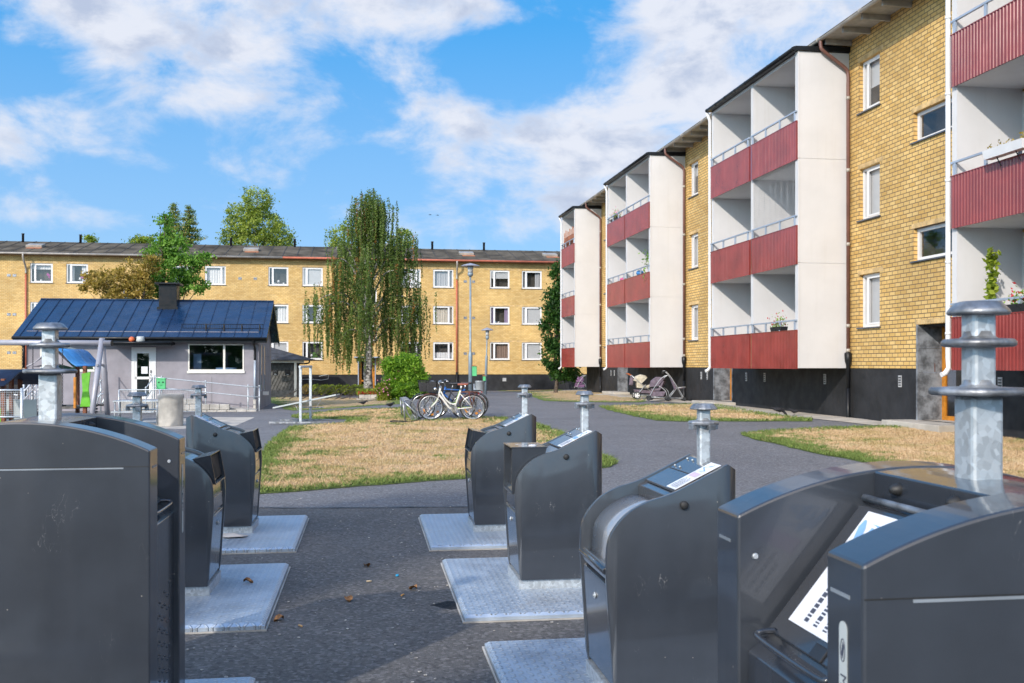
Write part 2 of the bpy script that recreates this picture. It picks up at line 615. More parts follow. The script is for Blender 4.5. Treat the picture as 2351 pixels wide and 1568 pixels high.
def mat_tread():
    """galvanised tread plate: raised lugs, turned the other way in every second row"""
    m, t, p, o = newmat("tread_plate")
    tc = N(t, 'ShaderNodeTexCoord')
    sp = N(t, 'ShaderNodeSeparateXYZ'); t.links.new(tc.outputs['Object'], sp.inputs[0])
    cell = .046
    u = M2(t, 'MULTIPLY', sp.outputs[0], 1 / cell); v = M2(t, 'MULTIPLY', sp.outputs[1], 1 / cell)
    fu = M2(t, 'SUBTRACT', M2(t, 'FRACT', u), .5); fv = M2(t, 'SUBTRACT', M2(t, 'FRACT', v), .5)
    par = M2(t, 'MODULO', M2(t, 'ADD', M2(t, 'FLOOR', u), M2(t, 'FLOOR', v)), 2.0)
    par = M2(t, 'ABSOLUTE', par)
    sgn = M2(t, 'SUBTRACT', M2(t, 'MULTIPLY', par, 2.0), 1.0)
    a = M2(t, 'MULTIPLY', M2(t, 'ADD', fu, M2(t, 'MULTIPLY', fv, sgn)), .7071)
    b = M2(t, 'MULTIPLY', M2(t, 'SUBTRACT', fu, M2(t, 'MULTIPLY', fv, sgn)), .7071)
    q = M2(t, 'ADD', M2(t, 'POWER', M2(t, 'ABSOLUTE', M2(t, 'MULTIPLY', a, 1 / .50)), 2.0), M2(t, 'POWER', M2(t, 'ABSOLUTE', M2(t, 'MULTIPLY', b, 1 / .16)), 2.0))
    lug = MR(t, q, 1.0, .25)
    ob = tc.outputs['Object']
    n = NOISE(t, ob, 5, 7, .65, .3)
    col = MIX(t, MR(t, n, .35, .68), (.39, .455, .53), (.50, .57, .64))
    col = MIX(t, MR(t, NOISE(t, ob, 2.2, 8, .7, .5), .52, .72, 0, .6), col, (.40, .36, .30))
    col = MIX(t, M2(t, 'MULTIPLY', lug, .85), col, (.66, .70, .74))  # lug tops painted lighter to imitate their glint
    t.links.new(col, p.inputs['Base Color'])
    p.inputs['Metallic'].default_value = .45
    t.links.new(MR(t, n, .3, .7, .38, .55), p.inputs['Roughness'])
    bump(t, p, lug, 1.0, .03)
    return m


def mat_powder(name, c=(.031, .037, .047), rough=.38):
    """charcoal powder coat with orange-peel grain, scuffs and streaks"""
    m, t, p, o = newmat(name)
    tc = N(t, 'ShaderNodeTexCoord')
    ob = tc.outputs['Object']
    n = NOISE(t, ob, 3.0, 6, .6)
    col = MIX(t, MR(t, n, .3, .7), tuple(x * .85 for x in c), tuple(x * 1.15 for x in c))
    mp = N(t, 'ShaderNodeMapping', inp={'Scale': (9, 9, .8)}); t.links.new(ob, mp.inputs[0])
    st = NOISE(t, mp.outputs[0], 2.0, 6, .65)
    col = MIX(t, MR(t, st, .60, .85, 0, .07), col, (.085, .082, .08))
    spk = N(t, 'ShaderNodeTexVoronoi', inp={'Scale': 17.0}); t.links.new(ob, spk.inputs['Vector'])
    sf = M2(t, 'MULTIPLY', MR(t, spk.outputs['Distance'], .055, .03), MR(t, NOISE(t, ob, 21, 2), .51, .56))
    col = MIX(t, M2(t, 'MULTIPLY', sf, .7), col, (.42, .38, .33))
    mp2 = N(t, 'ShaderNodeMapping', inp={'Scale': (5, 5, 1.6), 'Rotation': (.5, .7, .3)}); t.links.new(ob, mp2.inputs[0])
    wv = NOISE(t, mp2.outputs[0], 3.4, 3, .5, 1.2)
    sc = M2(t, 'MULTIPLY', MR(t, M2(t, 'ABSOLUTE', M2(t, 'SUBTRACT', wv, .5)), .0035, .0012), MR(t, NOISE(t, ob, 4.1, 3), .58, .66))
    col = MIX(t, M2(t, 'MULTIPLY', sc, .65), col, (.24, .24, .24))
    t.links.new(col, p.inputs['Base Color'])
    t.links.new(MR(t, st, .3, .75, rough - .01, rough + .03), p.inputs['Roughness'])
    p.inputs['Specular IOR Level'].default_value = .5
    p.inputs['Coat Weight'].default_value = .65
    p.inputs['Coat Roughness'].default_value = .09
    bump(t, p, NOISE(t, ob, 260, 2, .5), .16, .0015)
    return m


BRICK = mat_brick("yellow_brick", (.60, .355, .095), (.80, .545, .21), (.165, .108, .058))
BRICKF = mat_brick("yellow_brick_far", (.60, .375, .115), (.78, .55, .225), (.32, .205, .095), bw=.25, bh=.10, ms=.010)
PLINTH = mat("plinth_black", (.017, .0175, .020), .75, bs=90, bstr=.6, bd=.004, var=.25, vs=1.4, dirt=.25, dirtc=(.06, .057, .052))
WHITE = mat("white_render", (.61, .60, .595), .8, var=.025, vs=.9, bs=70, bstr=.12, dirt=.1, dirtc=(.50, .47, .42), streak=.22)
WHITEP = mat("white_paint", (.74, .74, .74), .4, var=.03)
RED = mat("red_metal", (.235, .034, .028), .22, coat=.35, rvar=.04, var=.10, vs=1.3, dirt=.08, dirtc=(.36, .12, .10), streak=.3)
RAILM = mat("rail_steel", (.40, .46, .54), .45, metal=.3, var=.08)
GALV = mat_galv("galvanised_steel")
GALVD = mat("worn_steel", (.32, .335, .355), .42, metal=.6, var=.3, vs=12, bs=60, bstr=.4, dirt=.35, dirtc=(.46, .47, .48))
TREAD = mat_tread()
BIN = mat_powder("charcoal_powder_coat")
BIN2 = mat_powder("charcoal_smooth", (.026, .031, .040), .25)
DRUM = mat("drum_steel", (.34, .36, .39), .22, metal=.25, coat=.5, var=.06)
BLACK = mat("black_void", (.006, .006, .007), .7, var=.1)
RUBBER = mat("black_rubber", (.018, .018, .018), .6, var=.15)
LABEL = mat("label_white", (.78, .79, .82), .35, var=.03)
LABELP = mat("label_grey", (.46, .50, .50), .45, var=.03)
STRIP = mat("seam_grey", (.22, .25, .28), .4)
INK = mat("label_ink", (.06, .07, .10), .5)
INKB = mat("label_blue", (.22, .40, .66), .5)
INKP = mat("label_pink", (.62, .48, .66), .5)
DARKMETAL = mat("dark_metal", (.02, .021, .024), .35, var=.1)
CONC = mat("concrete", (.46, .44, .40), .88, var=.16, vs=2.2, bs=40, bstr=.3, dirt=.3, dirtc=(.27, .25, .22))
CONCL = mat("concrete_slab", (.50, .45, .38), .9, var=.12, vs=1.5, bs=40, bstr=.3, dirt=.2)
GRANITE = mat("granite_panel", (.20, .215, .235), .55, var=.32, vs=4.5, bs=50, bstr=.2, dirt=.35, dirtc=(.06, .06, .065))
GLASS = mat_glass("window_glass")
GLASSD = mat_glass("dark_window_glass", alpha=.75, refl=.06)
INSIDE = mat("room_dark", (.075, .07, .065), .9, var=.2)
ORANGE = mat("orange_wood", (.55, .21, .02), .4, var=.15, vs=5)
SILL = mat("sill_metal", (.10, .115, .14), .4, metal=.3)
BROWNPIPE = mat("brown_pipe", (.16, .075, .058), .45, var=.1)
REDPIPE = mat("red_pipe", (.46, .13, .075), .45, var=.1)
ZINC = mat("zinc_gutter", (.42, .38, .33), .45, metal=.2, var=.15, vs=2)
BITUMEN = mat("roof_felt", (.115, .098, .074), .95, spec=.1, var=.3, vs=.7, bs=20, bstr=.3, dirt=.3, dirtc=(.14, .125, .09))
SOFFIT = mat("soffit_board", (.40, .39, .37), .8, var=.12)
BLACKP = mat("black_metal_roof", (.008, .009, .011), .4, spec=.3)
ASPH = mat_asphalt("asphalt_old", (.17, .167, .17))
ASPHN = mat_asphalt("asphalt_new", (.126, .119, .112), .5)
LAWN = mat_lawn("lawn_dry")
BLADE = mat_lawn("grass_blade", True)
BLUEROOF = mat("navy_sheet_roof", (.009, .034, .090), .26, metal=.1, var=.10, vs=1.1, bs=1.6, bstr=.5, bd=.03)
KIOSK = mat("grey_lilac_board", (.285, .27, .30), .75, var=.07, vs=1.8, bs=30, bstr=.15)
CREAM = mat("cream_frame", (.74, .73, .66), .5, var=.04)
WOODGREY = mat("grey_boards", (.13, .128, .12), .8, var=.2, vs=5)
POSTBROWN = mat("brown_post", (.20, .062, .022), .6, var=.2, vs=7)
LIME = mat("lime_panel", (.12, .42, .02), .4)
SKYBLUE = mat("blue_panel", (.06, .24, .55), .35)
MINT = mat("mint_green", (.10, .50, .20), .45, var=.06)
GREYPOLE = mat("grey_lacquer_pole", (.36, .36, .40), .38, metal=.2, var=.05)
LAMPPOLE = mat("lamp_pole_steel", (.24, .31, .37), .5, metal=.3, var=.1)
TRUNK = mat_bark("bark_birch", (.05, .045, .04), (.50, .48, .45), 3, 5)
TRUNKD = mat_bark("bark_brown", (.05, .038, .028), (.16, .125, .095))
CURT = {k: mat("curtain_" + k, c, .9, var=.05, vs=8) for k, c in dict(white=(.72, .72, .72), cream=(.60, .55, .46), lilac=(.34, .27, .42), brown=(.27, .19, .15), grey=(.42, .43, .45), dark=(.12, .11, .11), violet=(.16, .08, .16)).items()}
BLIND = mat("blind", (.66, .67, .68), .7, var=.03)
# ------------------------------------------------------------------ ground
def axis(parts):
    out = []
    for a, b, st in parts:
        out += list(np.arange(a, b, st))
    out.append(parts[-1][1])
    return out


xs = axis([(-900, -100, 100), (-100, -36, 8), (-36, 30, .75), (30, 100, 7), (100, 900, 100)])
ys = axis([(-2200, -200, 250), (-200, -20, 20), (-20, 0, 2), (0, 80, .75), (80, 160, 8), (160, 2200, 170)])
vs = [(x, y, g(x, y)) for y in ys for x in xs]
nx = len(xs)
fs = [(j * nx + i, j * nx + i + 1, (j + 1) * nx + i + 1, (j + 1) * nx + i) for j in range(len(ys) - 1) for i in range(nx - 1)]
tag(MB().add(vs, fs, True).build("ground", ASPH), "grey asphalt ground of the yard between the houses", "ground", kind="structure")


def poly_seg_dist(px, py, poly):
    d = np.full(px.shape, 1e9)
    n = len(poly)
    for i in range(n):
        ax, ay = poly[i]; bx, by = poly[(i + 1) % n]
        dx, dy = bx - ax, by - ay
        t = np.clip(((px - ax) * dx + (py - ay) * dy) / (dx * dx + dy * dy + 1e-12), 0, 1)
        d = np.minimum(d, np.hypot(px - ax - t * dx, py - ay - t * dy))
    return d


def inside(px, py, poly):
    r = np.zeros(px.shape, bool)
    n = len(poly)
    for i in range(n):
        ax, ay = poly[i]; bx, by = poly[(i + 1) % n]
        c = ((ay > py) != (by > py)) & (px < (bx - ax) * (py - ay) / (by - ay + 1e-15) + ax)
        r ^= c
    return r


def sheet(poly, name, m, lift, step, label, cat, wob=0.0, edge=None, kind="structure", seed=1):
    rr = random.Random(seed)
    b = []
    n = len(poly)
    for i in range(n):
        a, c = Vector(poly[i]), Vector(poly[(i + 1) % n])
        L = (c - a).length
        k = max(1, int(L / max(step * .5, .12)))
        nrm = Vector((-(c - a).y, (c - a).x)) / max(L, 1e-6)
        for q in range(k):
            b.append(a + (c - a) * q / k + nrm * rr.uniform(-wob, wob))
    lo = [min(p[i] for p in b) for i in (0, 1)]; hi = [max(p[i] for p in b) for i in (0, 1)]
    gx, gy = np.meshgrid(np.arange(lo[0], hi[0], step), np.arange(lo[1], hi[1], step))
    gx, gy = gx.ravel(), gy.ravel()
    bp = [(p.x, p.y) for p in b]
    ok = inside(gx, gy, bp) & (poly_seg_dist(gx, gy, bp) > step * .4)
    pts = b + [Vector((x, y)) for x, y in zip(gx[ok], gy[ok])]
    nb = len(b)
    V, _, F, _, _, _ = delaunay_2d_cdt([Vector((p[0], p[1])) for p in pts], [(i, (i + 1) % nb) for i in range(nb)], [], 1, 1e-5)
    mb = MB()
    vx = np.array([p[0] for p in V]); vy = np.array([p[1] for p in V])
    ed = poly_seg_dist(vx, vy, bp)
    zz = [g(p[0], p[1]) + lift * min(1.0, (e + .02) / .08) for p, e in zip(V, ed)]
    mb.add([(p[0], p[1], z) for p, z in zip(V, zz)], [list(f) for f in F], True)
    o = mb.build(name, m)
    for pl in o.data.polygons:
        if pl.normal.z < 0:
            pl.flip()
    tag(o, label, cat, kind=kind)
    if edge:
        at = o.data.attributes.new('edge', 'FLOAT', 'POINT')
        at.data.foreach_set('value', np.exp(-ed / edge).astype(np.float32))
    return o, bp


# newer, darker asphalt laid round the containers
PATCH = [(-6.0, 10.95), (-.2, 11.25), (3.6, 10.1), (4.2, -3), (-7, -3)]
sheet(PATCH, "asphalt_patch", ASPHN, .005, .6, "newer dark asphalt round the waste containers", "asphalt", .03)

TAR = mat("tar_dark", (.022, .021, .021), .5, var=.3, vs=9)
rt = random.Random(9)
for (ax_, ay_), (bx_, by_) in (((-6, 10.95), (-.2, 11.25)), ((-.2, 11.25), (3.6, 10.1))):
    n_ = 30
    L_ = [(ax_ + (bx_ - ax_) * i / n_ + rt.gauss(0, .02), ay_ + (by_ - ay_) * i / n_ + rt.gauss(0, .025)) for i in range(n_ + 1)]
    w_ = [rt.uniform(.008, .03) for _ in L_]
    pol = [(x, y - w) for (x, y), w in zip(L_, w_)] + [(x, y + w) for (x, y), w in zip(L_[::-1], w_[::-1])]
    mb = MB()
    for i in range(n_):
        q = [(L_[i][0], L_[i][1] - w_[i]), (L_[i + 1][0], L_[i + 1][1] - w_[i + 1]), (L_[i + 1][0], L_[i + 1][1] + w_[i + 1]), (L_[i][0], L_[i][1] + w_[i])]
        mb.quad(*[(x, y, g(x, y) + .009) for x, y in q])
    tag(mb.build("asphalt_seam", TAR, recalc=False), "dark tarred seam between old and new asphalt", "asphalt", kind="structure")
wet = [G(u, v) for u, v in ((1045, 1312), (1062, 1340), (1078, 1372), (1080, 1432), (1128, 1443), (1060, 1440), (1010, 1428), (962, 1420), (1000, 1412), (1040, 1402), (985, 1392), (1020, 1380), (1052, 1360))]
sheet(wet, "wet_stain", mat("wet_asphalt", (.018, .018, .019), .75, spec=.2, var=.3, vs=30, bs=90, bstr=.5), .016, .2, "dark wet stain on the asphalt at the edge of a right container plate", "stain", .02)

lawn_px = {
    'main': [(545, 1141), (603, 1135), (830, 1117), (1065, 1100), (1300, 1083), (1405, 1073), (1422, 1064), (1390, 1050), (1330, 1018), (1290, 994), (1240, 977), (1160, 961), (1115, 960), (1000, 966),
             (966, 968), (950, 945), (940, 936), (897, 939), (830, 941), (762, 945), (690, 952), (668, 957), (688, 962), (800, 963), (793, 973), (700, 979), (664, 982), (636, 1004), (606, 1034), (560, 1082), (500, 1144)],
    'strip': [(653, 940), (672, 943), (760, 939), (850, 932), (905, 929), (930, 926), (915, 918), (868, 914), (820, 914), (700, 910), (622, 910), (612, 916), (622, 925), (640, 931)],
    'far': [(1200, 901), (1216, 910), (1250, 921), (1330, 923), (1400, 924), (1470, 924), (1500, 918), (1460, 901), (1380, 896), (1300, 897)],
    'mid': [(1375, 934), (1395, 941), (1420, 948), (1465, 958), (1505, 966), (1560, 968), (1700, 968), (1868, 968), (1868, 963), (1800, 957), (1720, 945), (1640, 929), (1560, 929), (1440, 932)],
    'near': [(1703, 998), (1730, 1008), (1800, 1025), (1880, 1042), (1930, 1052), (2060, 1080), (2200, 1110), (2560, 1180), (2700, 1090), (2500, 1010), (2290, 985), (2090, 981), (1900, 985), (1760, 993)],
    'back': [(1130, 897), (1225, 899), (1290, 896), (1290, 890), (1240, 890), (1150, 893)],
}
lawn_lab = {'main': "dry straw coloured lawn between the bike rack and the containers", 'strip': "dry lawn strip in front of the low hedge", 'far': "dry lawn strip by the farthest balconies",
            'mid': "dry lawn strip with two crows along the black plinth", 'near': "dry lawn in front of the orange entrance door", 'back': "narrow grass verge along the far brick house"}
BLADES = []
rng = np.random.default_rng(4)
for i, (k, px) in enumerate(lawn_px.items()):
    poly = [G(u, v) for u, v in px]
    _, bp = sheet(poly, "lawn", LAWN, .03, .5 if k in ('main', 'near') else .8, lawn_lab[k], "lawn", .05, .75, seed=i)
    ax = np.array(bp)
    n = {'main': 900000, 'near': 500000, 'mid': 90000, 'strip': 60000, 'far': 60000, 'back': 6000}[k]
    qx = rng.uniform(ax[:, 0].min(), ax[:, 0].max(), n); qy = rng.uniform(ax[:, 1].min(), ax[:, 1].max(), n)
    keep = rng.random(n) < np.clip((14.0 / qy) ** 2.2, 0, 1)
    qx, qy = qx[keep], qy[keep]
    ok = inside(qx, qy, bp) & (qx / qy < .56) & (qx / qy > -.56)
    qx, qy = qx[ok], qy[ok]
    if len(qx) > 90000:
        qx, qy = qx[:90000], qy[:90000]
    ed = np.exp(-poly_seg_dist(qx, qy, bp) / .75)
    BLADES.append((qx, qy, ed))
qx = np.concatenate([b[0] for b in BLADES]); qy = np.concatenate([b[1] for b in BLADES]); ed = np.concatenate([b[2] for b in BLADES])
n = len(qx)
qz = np.array([g(x, y) for x, y in zip(qx, qy)]) + .022
hh = rng.uniform(.018, .045, n) * (1 + ed * .9); ww = rng.uniform(.004, .009, n) * np.clip(qy / 14, 1, 2.2)
an = rng.uniform(0, 6.283, n); le = rng.uniform(.2, 1.5, n) * hh
dx, dy = np.cos(an), np.sin(an); a2 = rng.uniform(0, 6.283, n)
v = np.empty((n, 3, 3), np.float32)
v[:, 0] = np.stack([qx - dx * ww, qy - dy * ww, qz], 1)
v[:, 1] = np.stack([qx + dx * ww, qy + dy * ww, qz], 1)
v[:, 2] = np.stack([qx + np.cos(a2) * le, qy + np.sin(a2) * le, qz + hh], 1)


def fast_mesh(name, V, k, m, parent=None, attr=None):
    """V (n*k, 3) loose polygons of k corners"""
    nv = len(V); nf = nv // k
    me = bpy.data.meshes.new(name)
    me.vertices.add(nv); me.vertices.foreach_set('co', V.astype(np.float32).ravel())
    me.loops.add(nv); me.loops.foreach_set('vertex_index', np.arange(nv, dtype=np.int32))
    me.polygons.add(nf)
    me.polygons.foreach_set('loop_start', np.arange(0, nv, k, dtype=np.int32))
    try:
        me.polygons.foreach_set('loop_total', np.full(nf, k, np.int32))
    except Exception:
        pass
    if attr:
        for an_, av in attr.items():
            at = me.attributes.new(an_, 'FLOAT', 'POINT')
            at.data.foreach_set('value', np.repeat(av, k).astype(np.float32))
    me.update(calc_edges=True)
    me.validate()
    o = bpy.data.objects.new(name, me)
    COL.objects.link(o)
    if m: me.materials.append(m)
    if parent: o.parent = parent
    return o


o = fast_mesh("grass", v.reshape(-1, 3), 3, BLADE, None, {'edge': ed})
tag(o, "short dry grass blades with green tufts on the lawns", "grass", kind="stuff")

# ------------------------------------------------------------------ houses: shared pieces
TH = math.atan(368.0 / FP)
CT, ST = math.cos(TH), math.sin(TH)


def wall(mb, lx, z0, z1, t0, t1, holes, fn, depth=.14, rev=True):
    """wall sheet from t0..t1, z0..z1 with rectangular holes (ta, tb, za, zb); fn(t, d, z)"""
    ts = sorted({t0, t1} | {min(max(h[i], t0), t1) for h in holes for i in (0, 1)})
    zs = sorted({z0, z1} | {min(max(h[i], z0), z1) for h in holes for i in (2, 3)})
    for i in range(len(ts) - 1):
        for j in range(len(zs) - 1):
            tm, zm = (ts[i] + ts[i + 1]) / 2, (zs[j] + zs[j + 1]) / 2
            if any(h[0] < tm < h[1] and h[2] < zm < h[3] for h in holes):
                continue
            mb.quad(fn(ts[i], 0, zs[j]), fn(ts[i + 1], 0, zs[j]), fn(ts[i + 1], 0, zs[j + 1]), fn(ts[i], 0, zs[j + 1]))
    if rev:
        for ta, tb, za, zb in holes:
            za_, zb_ = max(za, z0), min(zb, z1)
            if zb_ <= za_: continue
            mb.quad(fn(ta, 0, za_), fn(ta, depth, za_), fn(ta, depth, zb_), fn(ta, 0, zb_))
            mb.quad(fn(tb, 0, za_), fn(tb, depth, za_), fn(tb, depth, zb_), fn(tb, 0, zb_))
            if zb_ == zb: mb.quad(fn(ta, 0, zb), fn(tb, 0, zb), fn(tb, depth, zb), fn(ta, depth, zb))
            if za_ == za: mb.quad(fn(ta, 0, za), fn(tb, 0, za), fn(tb, depth, za), fn(ta, depth, za))


def tbox(mb, fn, t0, t1, d0, d1, z0, z1):
    o = len(mb.v)
    mb.box(t0, t1, d0, d1, z0, z1)
    return mb.xf(lambda t, d, z: fn(t, d, z), o)


def window(par, fn, t0, t1, z0, z1, rr, style=None, split=0.0, set_in=.07, sill=True, fw=.075, curt=None, fill=None):
    """frame > glass, curtain, sill.  split>0: a narrow casement at that share of the width from t0 (<0: from t1)"""
    W_, H_ = t1 - t0, z1 - z0
    e = .004
    mb = MB()
    a, b = set_in, set_in + .07
    tbox(mb, fn, t0 + e, t0 + fw, a, b, z0 + e, z1 - e); tbox(mb, fn, t1 - fw, t1 - e, a, b, z0 + e, z1 - e)
    tbox(mb, fn, t0 + fw, t1 - fw, a, b, z0 + e, z0 + fw); tbox(mb, fn, t0 + fw, t1 - fw, a, b, z1 - fw, z1 - e)
    panes = [(t0 + fw, t1 - fw)]
    if split:
        s = t0 + W_ * split if split > 0 else t1 + W_ * split
        tbox(mb, fn, s - .045, s + .045, a, b, z0 + fw, z1 - fw)
        panes = [(t0 + fw, s - .045), (s + .045, t1 - fw)]
        wide = max(panes, key=lambda p: p[1] - p[0])
        ta, tb = wide      # the sash of the wide casement, standing a little proud
        q = .045
        tbox(mb, fn, ta, ta + q, a - .012, a - .001, z0 + fw, z1 - fw); tbox(mb, fn, tb - q, tb, a - .012, a - .001, z0 + fw, z1 - fw)
        tbox(mb, fn, ta + q, tb - q, a - .012, a - .001, z0 + fw, z0 + fw + q); tbox(mb, fn, ta + q, tb - q, a - .012, a - .001, z1 - fw - q, z1 - fw)
    f = mb.build("window", WHITEP, par)
    mb = MB()
    for p in panes:
        mb.quad(fn(p[0], a + .03, z0 + fw), fn(p[1], a + .03, z0 + fw), fn(p[1], a + .03, z1 - fw), fn(p[0], a + .03, z1 - fw))
    mb.build("glass", GLASS, f)
    mb = MB()
    tbox(mb, fn, t0, t1, .55, .58, z0, z1)
    tbox(mb, fn, t0, t0 + .01, b + .01, .55, z0, z1); tbox(mb, fn, t1 - .01, t1, b + .01, .55, z0, z1)
    tbox(mb, fn, t0, t1, b + .01, .55, z1 - .01, z1); tbox(mb, fn, t0, t1, b + .01, .55, z0, z0 + .01)
    mb.build("room", INSIDE, f)
    st = style if style else rr.choice(['sides', 'sides', 'blind', 'blind', 'full', 'low', 'none', 'half'])
    c = CURT[curt] if curt else CURT[rr.choice(['white', 'white', 'white', 'cream', 'grey', 'lilac', 'brown', 'dark'])]

    def drape(u0, u1, y0, y1, amp=.025, m=c, nm="curtain"):
        nseg = max(4, int((u1 - u0) / .035))
        vs, fs = [], []
        ph = rr.uniform(0, 6)
        for i in range(nseg + 1):
            u = u0 + (u1 - u0) * i / nseg
            d = .26 + amp * math.sin(i * 1.25 + ph) + amp * .6 * math.sin(i * .47 + ph)
            vs += [fn(u, d, y0), fn(u, d, y1)]
        for i in range(nseg):
            fs.append((2 * i, 2 * i + 2, 2 * i + 3, 2 * i + 1))
        MB().add(vs, fs, True).build(nm, m, f)
    if st == 'sides':
        k = rr.uniform(.2, .34)
        drape(t0 + .02, t0 + W_ * k, z0 + .02, z1 - .02); drape(t1 - W_ * k, t1 - .02, z0 + .02, z1 - .02)
    elif st == 'one':
        drape(t0 + W_ * .45, t1 - .02, z0 + .02, z1 - .02)
    elif st == 'full':
        drape(t0 + .02, t1 - .02, z0 + .02, z1 - .02)
    elif st == 'low':
        drape(t0 + .02, t1 - .02, z0 + .02, z0 + H_ * .42, .015); drape(t0 + .02, t1 - .02, z1 - H_ * .16, z1 - .02, .02)
    elif st in ('blind', 'half'):
        zb = z0 + .02 if st == 'blind' else z0 + H_ * rr.uniform(.45, .7)
        mb = MB()
        nb = int((z1 - zb) / .05)
        for i in range(nb):
            z = z1 - .02 - i * .05
            mb.quad(fn(t0 + .06, b + .02, z), fn(t1 - .06, b + .02, z), fn(t1 - .06, b + .032, z - .049), fn(t0 + .06, b + .032, z - .049))
        mb.build("blind", BLIND, f)
    elif st == 'top':
        drape(t0 + .02, t1 - .02, z1 - H_ * .3, z1 - .02, .02)
    for kind, q in (fill or []):
        mb = MB()
        u = t0 + W_ * q
        if kind == 'orchid':
            mb.tube([fn(u, .2, z0 + .1), fn(u + .02, .2, z0 + .3), fn(u - .05, .19, z0 + .62)], .01, 5)
            for _ in range(12):
                mb.ball(fn(u - .03 + rr.uniform(-.09, .09), .19, z0 + .45 + rr.uniform(-.16, .22)), .045, n=5)
            mb.build("orchid", ORCHID, f)
        elif kind == 'plant':
            for _ in range(40):
                mb.ball(fn(u + rr.gauss(0, .1), .2 + rr.uniform(-.03, .03), z0 + .3 + rr.gauss(0, .14)), .05, n=4)
            mb.build("pot_plant", PLANTG, f)
        elif kind == 'lamp':
            mb.lathe([(.03, 0), (.02, .16), (.10, .17), (.06, .34)], fn(u, .2, z0 + .08), 10)
            mb.build("table_lamp", CURT['white'], f)
        elif kind == 'pot':
            mb.lathe([(.05, 0), (.07, .15)], fn(u, .19, z0 + .08), 10)
            mb.build("pot", INKB if rr.random() < .5 else CURT['white'], f)
    if sill:
        mb = MB()
        tbox(mb, fn, t0 - .06, t1 + .06, -.055, set_in - .001, z0 - .035, z0 - .003)
        mb.build("sill", SILL, f)
    return f


ORCHID = mat("orchid_pink", (.62, .06, .42), .5)
PLANTG = mat("house_plant", (.10, .22, .04), .6)
FLOWR = mat("flower_red", (.55, .02, .03), .5)
TERRA = mat("terracotta", (.42, .15, .06), .7)

# ------------------------------------------------------------------ the apartment house with red balconies
RB = empty("apartment_house", (8.934, 26.37, 0), TH, "three storey yellow brick house with rows of dark red balconies and white side walls", "apartment house")
FZ = [1.52, 4.27, 7.02]             # undersides of the balconies
rr = random.Random(7)


def fr(t, d, z):                    # along the front, inwards, up
    return (d, t, z)


holes, doors = [], []
for p in (-13.2, 0.0, 13.2, 26.4):
    for z0, z1 in ((2.58, 3.94), (5.35, 6.68), (8.13, 9.45)):
        holes.append((p - 1.54, p - .53, z0, z1))
    for z0, z1 in ((4.04, 4.80), (6.82, 7.52)):
        holes.append((p - 4.75, p - 3.05, z0, z1))
    doors.append((p - 5.0, p - 3.19, .33, 2.55))
T0, T1 = -22.0, 29.9
mb = MB()
wall(mb, 0, 1.53, 10.35, T0, T1, holes + doors, fr, .14)
mb.quad((0, T1, 1.53), (10.5, T1, 1.53), (10.5, T1, 10.35), (0, T1, 10.35))
mb.quad((0, T0, 1.53), (10.5, T0, 1.53), (10.5, T0, 10.35), (0, T0, 10.35))
mb.quad((10.5, T0, 1.53), (10.5, T1, 1.53), (10.5, T1, 10.35), (10.5, T0, 10.35))
mb.build("brick_wall", BRICK, RB)
mb = MB()
pf = lambda t, d, z: (d + .018, t, z)
wall(mb, 0, -1.0, 1.53, T0, T1, doors, pf, .14)
mb.quad((.018, T1 - .018, -1), (10.48, T1 - .018, -1), (10.48, T1 - .018, 1.53), (.018, T1 - .018, 1.53))
mb.build("plinth", PLINTH, RB)
mb = MB()       # rowlock course over openings and at the wall foot stands a hair proud
for h in holes + doors:
    n_ = int((h[1] - h[0] + .36) / .115)
    for i in range(n_):
        t = h[0] - .18 + (i + .06) * .115
        mb.box(-.006, .01, t, t + .102, h[3] + .008, h[3] + .118)
mb.build("soldier_course", mat("brick_pale", (.62, .43, .20), .75, var=.2, vs=3.1), RB)
for i, h in enumerate(holes):
    tall = (h[3] - h[2]) > 1
    if tall:
        window(RB, fr, *h, rr, ['blind', 'blind', 'half'][i % 5 if i % 5 < 3 else 0], -.24, .10, True, .07)
    else:
        window(RB, fr, *h, rr, 'none', 0, .10, True, .085)
